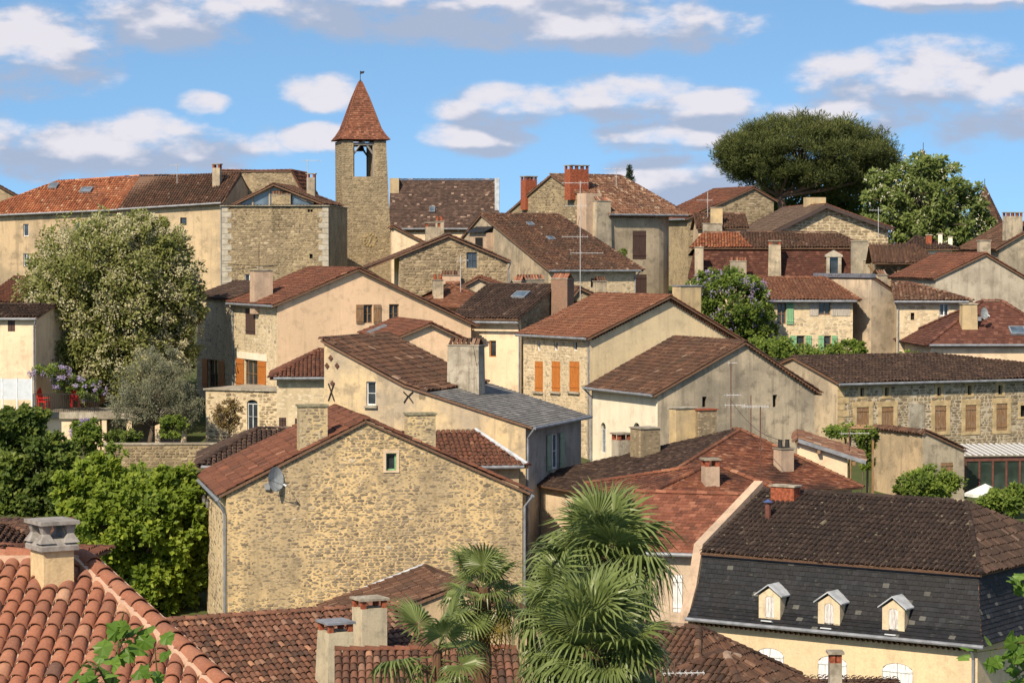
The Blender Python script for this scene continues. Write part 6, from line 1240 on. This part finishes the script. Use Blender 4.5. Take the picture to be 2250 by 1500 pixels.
tree('maple_tree', 'broad light green maple filling the garden left of the ochre house', 'tree', 103, [(300, 1160, 165, 125), (210, 1080, 90, 70), (380, 1090, 85, 65), (330, 1270, 130, 80), (225, 1040, 55, 40), (420, 1200, 45, 110)], 520, 62, .24, .19, LF_MAP, base=(330, 1400), fork=(320, 1230), r0=.2, cl=.14, shell=.5, up=.7, seed=10, every=5)
tree('wisteria_tree', 'round wisteria covered tree behind the cream gable', 'tree', 152, [(1605, 668, 95, 74), (1560, 635, 50, 42), (1655, 705, 55, 48), (1600, 720, 70, 30)], 330, 60, .2, .13, LF_WIS, fork=(1610, 720), r0=.16, cl=.16, shell=.6, seed=11, flower=(BL_WIS, 200, 16, .13, .07), every=6)
tree('vine_hedge', 'leafy vine hedge along the foot of the green shuttered house', 'hedge', 147, [(1690, 765, 55, 22), (1770, 778, 70, 14), (1860, 768, 45, 20), (2000, 778, 25, 6)], 150, 45, .18, .12, LF_BUSH, fork=(1760, 785), r0=.05, cl=.2, seed=12, every=9)
tree('wall_plant', 'small plant growing on the side of the round cornered house', 'plant', 178, [(1362, 558, 14, 16)], 14, 40, .15, .08, LF_IVY, base=(1366, 572, 1), fork=(1364, 566), r0=.03, seed=13, cl=.3)
tree('courtyard_shrub', 'bright green shrub above the dark mansard ridge', 'shrub', 117, [(2045, 1062, 68, 30), (2000, 1078, 40, 14)], 110, 50, .2, .11, LF_BUSH, fork=(2050, 1085), r0=.06, seed=14, cl=.2)
tree('roadside_shrub', 'green shrub beside the conservatory wall', 'shrub', 112, [(2205, 1100, 60, 24), (2240, 1085, 30, 20)], 90, 50, .2, .11, LF_BUSH, fork=(2200, 1118), r0=.06, seed=15, cl=.2)
tree('pergola_vine', 'vine trailing over the small pergola', 'vine', 119, [(1870, 948, 65, 10), (1905, 965, 25, 22), (1905, 1012, 14, 22)], 80, 45, .15, .1, LF_BUSH, fork=(1900, 990), r0=.03, seed=16, cl=.22)
tree('cypress_tree', 'slim dark cypress top behind the round cornered house', 'tree', 225, [(1384, 395, 8, 34)], 60, 40, .2, .05, LF_CYP, fork=(1384, 400), r0=.1, seed=17, cl=.2, shell=.3)
# stone pine: parasol crown of needle tufts on spreading limbs
def pine():
    rng = random.Random(21); D = 235; b = pt(1722, 470, D); b.z = gz(b.x, b.y) - .3; rt = empty('stone_pine', b); tag(rt, 'huge dark green umbrella pine on the hilltop', 'tree'); mb = MB(); cs = []
    def K(px, py, dy=0): return pt(px, py, D + dy) - b
    for (px, py, rx, rz, n, dy) in ((1770, 345, 180, 82, 430, 0), (1655, 345, 78, 52, 130, -1), (1880, 365, 90, 78, 220, 1), (1630, 358, 54, 40, 70, 0), (1930, 380, 46, 46, 80, 0), (1770, 305, 130, 46, 150, 0), (1890, 415, 70, 40, 90, 2), (1810, 405, 110, 45, 140, 3), (1720, 385, 80, 26, 60, 3), (1760, 395, 150, 36, 170, 1), (1660, 372, 70, 28, 60, 0)):
        c = K(px, py, dy); s_ = D / FPX
        for k in range(n):
            d = rdir(rng); d.z = abs(d.z) if rng.random() < .55 else d.z * .7; q = rng.uniform(.7, 1.12); cc = c + Vector((d.x * rx * s_, d.y * rx * s_ * .8, d.z * rz * s_)) * q; cs.append(cc); cr = rng.uniform(.5, 1.05); tone = rng.uniform(-.2, .2)
            for i in range(85):
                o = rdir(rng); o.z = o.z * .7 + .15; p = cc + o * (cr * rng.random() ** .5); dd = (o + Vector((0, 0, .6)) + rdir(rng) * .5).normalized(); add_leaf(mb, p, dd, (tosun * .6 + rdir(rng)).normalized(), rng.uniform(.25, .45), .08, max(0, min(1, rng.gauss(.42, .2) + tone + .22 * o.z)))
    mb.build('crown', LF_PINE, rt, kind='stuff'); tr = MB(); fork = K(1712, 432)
    tr.tube([Vector((0, 0, 0)), K(1718, 450), fork], [.42, .38, .34], 10)
    for (px, py) in ((1640, 375), (1690, 370), (1740, 350), (1800, 360), (1860, 375), (1920, 390), (1780, 400)):
        e_ = K(px, py, rng.uniform(-2, 2)); m = fork.lerp(e_, .5) - Vector((0, 0, .25)); tr.tube([fork, m, e_], [.22, .16, .07], 7)
    for c in cs[::7]: f2 = min((K(x, y) for x, y in ((1640, 380), (1700, 375), (1760, 365), (1820, 370), (1880, 385), (1920, 395))), key=lambda q: (q - c).length); tr.tube([f2, f2.lerp(c, .5) - Vector((0, 0, .2)), c], [.09, .05, .02], 4, cap=False)
    tr.build('trunk', wood_mat('pine_bark', (.16, .10, .07, 1), .95), rt, True)
pine()
tree('horse_chestnut', 'tall horse chestnut full of white candles beside the pine', 'tree', 216, [(2040, 440, 105, 95), (1960, 470, 60, 75), (2110, 470, 70, 85), (1935, 415, 45, 50), (2060, 510, 120, 55), (2150, 510, 40, 50), (2030, 375, 60, 40)], 460, 46, .42, .2, LF_CHE, fork=(2040, 500), r0=.35, cl=.14, shell=.45, up=.4, flower=(BL_CHE, 330, 5, .2, .09), every=5, seed=22)
# dark undergrowth behind the pine
tree('hilltop_hedge', 'dark evergreen hedge under the umbrella pine', 'hedge', 243, [(1760, 440, 110, 34), (1880, 450, 80, 40), (1680, 440, 40, 22)], 200, 45, .4, .2, LF_IVY, fork=(1780, 460), r0=.1, cl=.2, seed=23, every=12)

# fan palms ----------------------------------------------------------------
def fan_mesh(seed, droop, mat, R_=.7, seg=32, pet=.55):
    rng = random.Random(seed); mb = MB(); base = Vector((0, pet, 0))
    mb.tube([Vector((0, 0, 0)), Vector((0, pet * .5, .03)), base], [.016, .012, .010], 5, r=.45)
    for k in range(seg):
        a = lerp(-2.5, 2.5, (k + .5) / seg); L = R_ * (1 - .12 * abs(a) / 2.5) * rng.uniform(.92, 1.05); dw = 5.0 / seg * .5; cup = .16 * math.cos(a) 
        f = lambda r_, an, dz: base + Vector((math.sin(an) * r_, math.cos(an) * r_, dz))
        bend = droop * rng.uniform(.5, 1.6); z1 = .10 * L * math.cos(a * .5); r1 = L * .52; r2 = L
        p0 = f(.02, a, 0); mL = f(r1, a - dw, z1 + .012); mC = f(r1, a, z1 - .014); mR = f(r1, a + dw, z1 + .012); q1 = f(L * .8, a - dw * .4, z1 * 1.1 - bend * .10); q2 = f(L * .8, a + dw * .4, z1 * 1.1 - bend * .10); t = f(r2, a + rng.uniform(-.03, .03), z1 * .9 - bend * .32)
        mb.add([p0, mL, mC, mR, q1, q2, t], [(0, 1, 2), (0, 2, 3), (1, 4, 5, 2), (2, 5, 3), (4, 6, 5)], max(0, min(1, rng.gauss(.5, .14))))
    me = bpy.data.meshes.new('palm_leaf'); me.from_pydata([tuple(v) for v in mb.v], [], mb.f); at = me.attributes.new('rnd', 'FLOAT', 'FACE'); at.data.foreach_set('value', mb.r); me.materials.append(mat); return me
PALM = leaf_mat('palm_leaf_green', [(0, (.085, .115, .03, 1)), (.5, (.18, .23, .07, 1)), (1, (.31, .36, .15, 1))], .35, .36)
PALMO = leaf_mat('palm_leaf_old', [(0, (.09, .085, .02, 1)), (.5, (.22, .17, .035, 1)), (1, (.36, .25, .06, 1))], .25, .5)
FANS = [fan_mesh(31, .5, PALM), fan_mesh(32, 1.2, PALM), fan_mesh(33, 2., PALM), fan_mesh(34, .2, PALM, .74)]; FANO = [fan_mesh(35, 2.2, PALMO)]
FIBRE = wood_mat('palm_fibre', (.13, .07, .04, 1), .95)
def palm(label, px, py, D, n, seed, sc=1., lean=0., tr=.13, emin=-65, dead=2):
    rng = random.Random(seed); c = pt(px, py, D); zb = gz(c.x, c.y) - .2; rt = empty('fan_palm', (c.x, c.y, zb)); tag(rt, label, 'palm tree', 'fan palms in the front garden'); H = c.z - zb; mb = MB(); P = []; rd_ = []; k = 26
    for i in range(k + 1): t = i / k; P.append(Vector((lean * (t - 1) * H, 0, H * t))); rd_.append(tr * (1.25 - .2 * t) * (1.12 if i % 2 else .9))
    mb.tube(P, rd_, 9)
    for i in range(240):
        t = rng.uniform(max(0, 1 - 4.5 / H), 1); a = rng.uniform(0, 6.28); p = Vector((lean * (t - 1) * H + math.cos(a) * tr, math.sin(a) * tr, H * t)); d = Vector((math.cos(a) * .6, math.sin(a) * .6, rng.uniform(-.9, .5))).normalized(); add_leaf(mb, p, d, rdir(rng), rng.uniform(.12, .3), .035, rng.random())
    mb.build('trunk', FIBRE, rt); g = 2.39996
    for i in range(n):
        t = (i + .5) / n; el_ = lerp(82, emin, t ** .85) + rng.uniform(-6, 6); az = i * g + rng.uniform(-.25, .25); dv = Vector((math.cos(az) * math.cos(R(el_)), math.sin(az) * math.cos(R(el_)), math.sin(R(el_))))
        # leaf axes: y along the petiole, z = upper side
        zz = (Vector((0, 0, 1)) - dv * dv.z); zz = zz.normalized() if zz.length > .05 else Vector((0, -1, 0)); bl = R(rng.uniform(-10, 25)); 
        yy = dv; xx = yy.cross(zz); M3 = Matrix((xx, yy, zz)).transposed() @ Matrix.Rotation(rng.uniform(-.35, .35), 3, 'Y') @ Matrix.Rotation(-bl, 3, 'X'); s_ = sc * rng.uniform(.85, 1.12)
        old = i >= n - dead; me = FANO[0] if old else FANS[rng.choice((0, 3, 0, 1)) if el_ > 30 else rng.choice((1, 2, 1, 0))]
        o = bpy.data.objects.new('palm_leaf', me); COL.objects.link(o); o.parent = rt; M4 = (M3 * s_).to_4x4(); M4.translation = Vector((0, 0, H)) + dv * .08 - Vector((0, 0, .25 * t)); o.matrix_basis = M4
    return rt
palm('tall fan palm with the highest crown of the group', 1325, 1222, 40, 50, 41, .98)
palm('broad fan palm with lower crown and yellowing skirt leaves', 1300, 1425, 37, 50, 42, 1.0, dead=4, emin=-50)
palm('middle fan palm leaning between the tall and the broad crowns', 1252, 1335, 39, 28, 45, .85, emin=-45)
palm('slimmer fan palm with a bare fibrous trunk', 1058, 1290, 43, 20, 43, .72, tr=.15, emin=-45)
palm('small young fan palm in front of the low tile roof', 960, 1425, 38, 9, 44, .8, tr=.07, emin=-50, dead=0)

# foreground twigs: single leaves as parts
def lobed_leaf(seed, mat):
    rng = random.Random(seed); mb = MB(); pts = []; n = 15
    for k in range(n):
        a = lerp(-2.6, 2.6, k / (n - 1)); lob = 1 - .34 * abs(math.sin(a * 1.55 + .0)) if k % 2 == 0 else .62; pts.append(Vector((math.sin(a) * .5 * lob, .42 + math.cos(a) * .55 * lob, rng.uniform(-.05, .03) - .10 * abs(math.sin(a)))))
    mb.add([Vector((0, 0, 0)), Vector((0, .42, .03))] + pts, [(0, 2, 1)] + [(1, 2 + k, 3 + k) for k in range(n - 1)] + [(0, 1, n + 1)], rng.uniform(.4, .9))
    mb.tube([Vector((0, -.35, .05)), Vector((0, 0, 0))], .012, 4, r=.3)
    me = bpy.data.meshes.new('leaf'); me.from_pydata([tuple(v) for v in mb.v], [], mb.f); at = me.attributes.new('rnd', 'FLOAT', 'FACE'); at.data.foreach_set('value', mb.r); me.materials.append(mat); return me
LF_NEAR = leaf_mat('young_leaf_green', [(0, (.05, .11, .012, 1)), (.5, (.12, .22, .03, 1)), (1, (.22, .33, .06, 1))], .4, .45)
LEAVES = [lobed_leaf(s_, LF_NEAR) for s_ in (51, 52, 53, 54)]
def twig(name, label, D, stems, n, size, seed):
    """stems = lists of pixels; leaves hang alternately along them"""
    rng = random.Random(seed); b = pt(stems[0][0][0], stems[0][0][1], D); rt = empty(name, b); tag(rt, label, 'branch'); mb = MB()
    for st in stems:
        mb = MB(); P = [pt(x, y, D + rng.uniform(-.25, .25)) - b for x, y in st]; mb.tube(P, [lerp(.012, .004, i / max(1, len(P) - 1)) for i in range(len(P))], 5)
        for k in range(n):
            t = (k + rng.random()) / n * (len(P) - 1); i = min(int(t), len(P) - 2); p = P[i].lerp(P[i + 1], t - i); o = bpy.data.objects.new('leaf', rng.choice(LEAVES)); COL.objects.link(o); o.parent = rt
            yy = (rdir(rng) + Vector((0, -.3, -.35))).normalized(); zz = (Vector((0, -.5, .8)) + rdir(rng) * .6); zz = (zz - yy * zz.dot(yy)).normalized(); M4 = (Matrix((yy.cross(zz), yy, zz)).transposed() * (size * rng.uniform(.65, 1.2))).to_4x4(); M4.translation = p + yy * size * .35; o.matrix_basis = M4
        mb.build('stem', wood_mat('green_twig', (.09, .08, .03, 1)), rt)
twig('maple_sapling', 'maple shoots with fresh lobed leaves before the terracotta roof', 21, [[(240, 1560), (250, 1470), (262, 1400), (272, 1345)], [(245, 1520), (215, 1465), (190, 1450)], [(350, 1560), (345, 1480), (340, 1420)], [(262, 1420), (282, 1390)]], 12, .2, 61)
twig('overhanging_branch', 'leafy branch hanging in from the right below the mansard', 22, [[(2330, 1380), (2250, 1410), (2190, 1425), (2145, 1432)], [(2330, 1250), (2250, 1275), (2235, 1270)], [(2330, 1460), (2250, 1470), (2225, 1490)], [(2260, 1410), (2225, 1450)]], 16, .17, 62)
# ---------------------------------------------------------------- aerials
def antenna(label, px, ytop, ybase, D, els, rust=False, sway=0):
    """mast with yagi arrays; els = (pixel height, length m, boom direction, count)"""
    b = pt(px, ybase, D); t = pt(px + sway, ytop, D); rt = empty('tv_antenna', b); tag(rt, label, 'antenna', 'television aerials on the roofs'); mb = MB(); mb.tube([Vector((0, 0, -.6)), t - b], .024, 6)
    mb.build('mast', flat_mat('rusty_mast', (.13, .06, .045, 1), .7, .3) if rust else flat_mat('galvanised', (.42, .42, .42, 1), .45, .2, .5), rt)
    for (y, L, az, n) in els:
        p = pt(px, y, D) - b; d = Vector((math.cos(R(az)), math.sin(R(az)), 0)); s_ = Vector((-d.y, d.x, 0)) * .5 + Vector((0, 0, .0)); a = MB(); a.tube([p - d * L * .3, p + d * L * .7], .014, 5)
        for k in range(n): q = p + d * lerp(-.28 * L, .68 * L, k / max(1, n - 1)); w = lerp(.34, .18, k / max(1, n - 1)); a.tube([q - s_ * w * 2, q + s_ * w * 2], .008, 4); a.tube([q - Vector((0, 0, w * .35)), q + Vector((0, 0, w * .35))], .006, 4)
        a.build('aerial', flat_mat('aluminium', (.5, .5, .5, 1), .4, .2, .5), rt)
antenna('tall aerial mast carrying four arrays before the brown tiled roof', 1275, 398, 655, 152, [(402, 1.6, 170, 9), (452, 1.3, 175, 5), (520, 1.6, 172, 6), (556, 2., 5, 7)])
antenna('aerial with long array on the chimney beside the bell tower', 676, 350, 400, 187, [(353, 1.5, 0, 10)])
antenna('thin aerial on the mottled ridge', 389, 360, 386, 194, [(363, .8, 180, 5)])
antenna('aerial on the ridge of the round cornered house', 1354, 366, 392, 190, [(371, 1.3, 180, 8)])
antenna('aerial before the red roofed barn', 1555, 422, 500, 194, [(440, 1.2, 180, 4)])
antenna('rusty aerial mast before the grey gable', 1606, 795, 945, 113, [(797, .4, 0, 2), (868, .7, 20, 5), (890, .9, 0, 6)], True)
antenna('short aerial beside the rusty mast', 1650, 868, 950, 114, [(893, 1.1, 0, 9)], True)
antenna('long rusty pole strapped to the pink chimney', 1671, 893, 1085, 103, [(893, 1.1, 180, 10)], True)
antenna('aerial standing on the stone house by the downpipe', 569, 535, 600, 178, [(588, .4, 0, 3)], True)
antenna('aerial near the stone gable house window', 1012, 560, 620, 160, [(572, .7, 0, 4)])
antenna('slim aerial on the stone barn', 1930, 455, 505, 194, [(462, 1., 180, 5)])
antenna('aerial on the vine pergola', 1866, 940, 1075, 112, [(952, 1.3, 10, 4)], True)
antenna('aerial low at the bottom of the brown hipped roof', 1482, 1452, 1510, 64, [(1478, 1.1, 5, 8)], True)
o = HS.o + HS.U * HS.L(1985, 700)[0]; p = pt(1990, 715, 146.5); dish('satellite_dish', 'white satellite dish on the tapered chimney of the maroon roof', pt(2152, 700, 147.5), (.6, -.8, .15), .7)
mb = MB(); p0, p1 = pt(488, 579, 185.6), pt(722, 575, 185.8); mb.tube([p0.lerp(p1, t) - Vector((0, .05, .25 * math.sin(math.pi * t))) for t in (0, .2, .4, .6, .8, 1)], .02, 5); tag(mb.build('wall_cable', IRON()), 'black cable strung along the square rubble stone house', 'cable')
for (lb, A, B, sag_) in (('thin wire from the tall aerial to the brick stack', pt(1275, 470, 152), pt(1236, 603, 152.5), .5), ('overhead wire between the pink stack and the grey gable', pt(1722, 968, 105), pt(1606, 880, 113), .4), ('sagging wire from the slate roof stack to the annex', pt(1040, 760, 113), pt(1072, 905, 116), .3)):
    mb = MB(); mb.tube([A.lerp(B, t) - Vector((0, 0, sag_ * math.sin(math.pi * t))) for t in (0, .15, .3, .45, .6, .75, .9, 1)], .012, 4); tag(mb.build('overhead_wire', IRON()), lb, 'wire')
# ---------------------------------------------------------------- garden terrace on the left
D = 143
h = House('garden_terrace', 'raised concrete terrace with pillars and a dark garden room below', 98, 905, D, -4, cat='terrace')
u0 = h.L(72, 905)[0]; u1 = h.L(262, 905)[0]; zt_ = h.L(150, 905)[2]; zl = h.L(150, 975)[2]; us = h.L(158, 940)[0]
mb = MB(); mb.box((u0, 0, zt_ - .38), (u1 + 3, 4.5, zt_)); mb.build('deck', CONC(), h.root); mb = MB(); mb.box((u0 + .3, .2, 0), (us, 4.3, zt_ - .385)); mb.build('wall', CREAM(), h.root)
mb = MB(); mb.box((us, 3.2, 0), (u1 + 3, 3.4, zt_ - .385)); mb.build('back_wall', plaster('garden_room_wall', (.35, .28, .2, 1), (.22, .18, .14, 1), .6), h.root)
for x in (213, 228, 283, 345, 402): u = h.L(x, 940)[0]; mb = MB(); mb.box((u - .14, .1, 0), (u + .14, .38, zt_ - .385)); mb.build('pillar', CREAM(), h.root)
h2 = h; rt = empty('terrace_railing', h.o, h.yaw); tag(rt, 'thin black iron railing along the terrace edge', 'railing'); zr_ = h.L(150, 866)[2]; ur = h.L(215, 900)[0]
mb = MB(); mb.tube([(u0, .1, zr_), (ur, .1, zr_)], .02, 5); mb.build('top_rail', IRON(), rt); mb = MB(); mb.tube([(u0, .1, zt_ + .1), (ur, .1, zt_ + .1)], .015, 5); mb.build('bottom_rail', IRON(), rt); n = 34
for i in range(n + 1): x = lerp(u0, ur, i / n); mb = MB(); mb.tube([(x, .1, zt_), (x, .1, zr_)], .012 if i % 8 else .025, 4, cap=False); mb.build('baluster', IRON(), rt)
def chair(label, px, py, D, rz):
    o = pt(px, py, D); rt = empty('garden_chair', o, R(rz)); tag(rt, label, 'chair'); RED = flat_mat('red_plastic', (.55, .02, .02, 1), .45, .15); mb = MB(); mb.obox((0, 0, .42), (.26, 0, 0), (0, .26, 0), (0, 0, .025)); mb.build('seat', RED, rt)
    mb = MB(); mb.obox((0, .3, .8), (.27, 0, 0), (0, .1, .4), (0, .025, 0)); mb.build('backrest', RED, rt)
    for (x, y) in ((-.22, -.22), (.22, -.22), (-.22, .24), (.22, .24)): mb = MB(); mb.box((x - .02, y - .02, 0), (x + .02, y + .02, .4)); mb.build('leg', RED, rt)
    for x in (-.28, .28): mb = MB(); mb.box((x - .02, -.2, .6), (x + .02, .28, .64)); mb.build('armrest', RED, rt)
chair('red garden chair turned sideways by the terrace corner', 97, 898, D + 1.2, 70); chair('red garden chair near the wisteria on the terrace', 165, 894, D + 1.6, 20)
h = House('white_fence', 'pale panel fence at the left edge of the terrace', 0, 870, 141, -6, cat='fence'); z0 = h.L(30, 878)[2]; z1 = h.L(30, 832)[2]; a, b = h.L(-60, 850)[0], h.L(70, 850)[0]; n = 4
for i in range(n): mb = MB(); x0, x1 = lerp(a, b, i / n), lerp(a, b, (i + 1) / n); mb.box((x0 + .03, 0, z0), (x1 - .03, .04, z1)); mb.build('panel', flat_mat('pale_panel', (.5, .54, .58, 1), .6, .1), h.root); mb = MB(); mb.box((x1 - .03, -.03, 0), (x1 + .03, .07, z1 + .05)); mb.build('post', WHITEP(), h.root)
h = House('garden_wall', 'rubble retaining wall of the olive garden', 235, 1000, 136, 3, cat='wall'); a, b = h.L(228, 990)[0], h.L(500, 990)[0]; z = h.L(350, 977)[2]; P = [(a, 0), (b, 0), (b, z), (a, z)]
mb = MB(); mb.box((a, 0, 0), (b, .5, z)); mb.build('wall', STONEG(), h.root); mb = MB(); rubble(mb, (0, 0, 0), (1, 0, 0), (0, -1, 0), P, [], .32, .15, .95, 33, .035); mb.build('wall_stones', ST_GREY(), h.root, kind='stuff'); mb = MB(); mb.box((a - .05, -.06, z + .003), (b + .05, .56, z + .09)); mb.build('coping', CONC(), h.root)
tree('terrace_wisteria', 'wisteria with lilac flowers hanging over the terrace', 'vine', 144, [(110, 815, 48, 12), (150, 840, 40, 16), (200, 860, 30, 24)], 70, 40, .16, .1, LF_WIS, fork=(200, 850), base=(215, 905, 1), r0=.05, seed=24, cl=.2, flower=(BL_WIS, 60, 22, .14, .07))
tree('garden_wisteria', 'low wisteria with lilac flowers before the garden room', 'vine', 137, [(185, 945, 30, 22)], 30, 40, .16, .1, LF_WIS, fork=(185, 960), base=(188, 985), r0=.04, seed=25, cl=.22, flower=(BL_WIS, 36, 22, .14, .07))
# ---------------------------------------------------------------- small things
def parasol(label, px, py, D, r_, col):
    c = pt(px, py, D); z0 = gz(c.x, c.y); rt = empty('parasol', (c.x, c.y, z0)); tag(rt, label, 'parasol', 'parasols by the conservatory'); H = c.z - z0; mb = MB(); n = 8; vs = [Vector((0, 0, H))] + [Vector((math.cos(k * math.pi / 4) * r_, math.sin(k * math.pi / 4) * r_, H - .45)) for k in range(n)] + [Vector((math.cos(k * math.pi / 4) * r_, math.sin(k * math.pi / 4) * r_, H - .6)) for k in range(n)]
    mb.add(vs, [(0, 1 + k, 1 + (k + 1) % n) for k in range(n)] + [(1 + k, 9 + k, 9 + (k + 1) % n, 1 + (k + 1) % n) for k in range(n)]); mb.build('canopy', flat_mat('canvas', col, .8, .1), rt); mb = MB(); mb.tube([(0, 0, 0), (0, 0, H)], .03, 6); mb.build('pole', ZINCL(), rt)
parasol('white parasol before the conservatory panes', 2165, 1062, 121, 1.0, (.62, .64, .60, 1)); parasol('pale green parasol beside the conservatory plinth', 2215, 1074, 120, .9, (.5, .56, .48, 1))
rt = empty('pergola', pt(1890, 1040, 118.5)); tag(rt, 'weathered timber pergola carrying a vine', 'pergola'); b0 = pt(1890, 1040, 118.5)
for (x, dy) in ((1868, 0), (1918, 0), (1872, 2.2), (1921, 2.2)): p = pt(x, 945, 118.5) - b0 + Vector((0, dy, 0)); mb = MB(); mb.box((p.x - .05, p.y - .05, gz(0, 118) - b0.z), (p.x + .05, p.y + .05, p.z)); mb.build('post', OAKW(), rt)
for k in range(5): y_ = k * .55; p = pt(1864, 943, 118.5) - b0; q = pt(1924, 943, 118.5) - b0; mb = MB(); mb.tube([p + Vector((0, y_, .04)), q + Vector((0, y_, .04))], .04, 4); mb.build('rafter', OAKW(), rt)
for (x, y, lb) in ((458, 1098, 'farther from'), (466, 1106, 'nearer to')):
    o = YH.LU(x, y, YH.uL); p = YH.o + YH.U * (o[0] - .18) + YH.V * o[1] + Vector((0, 0, o[2])); rt = empty('wall_lantern', p); tag(rt, 'small black wall lantern %s the downpipe of the ochre rubble house' % lb, 'lantern', 'lanterns on the side wall'); mb = MB(); mb.tube([(0, 0, -.16), (0, 0, .1)], [.06, .09], 6); mb.build('glass', glass_mat('lantern_glass', (.12, .12, .11, 1), .1), rt); mb = MB(); mb.tube([(0, 0, .1), (0, 0, .22)], [.11, .02], 6); mb.tube([(0, 0, .2), (.18, 0, .24)], .015, 4); mb.build('hood', IRON(), rt)
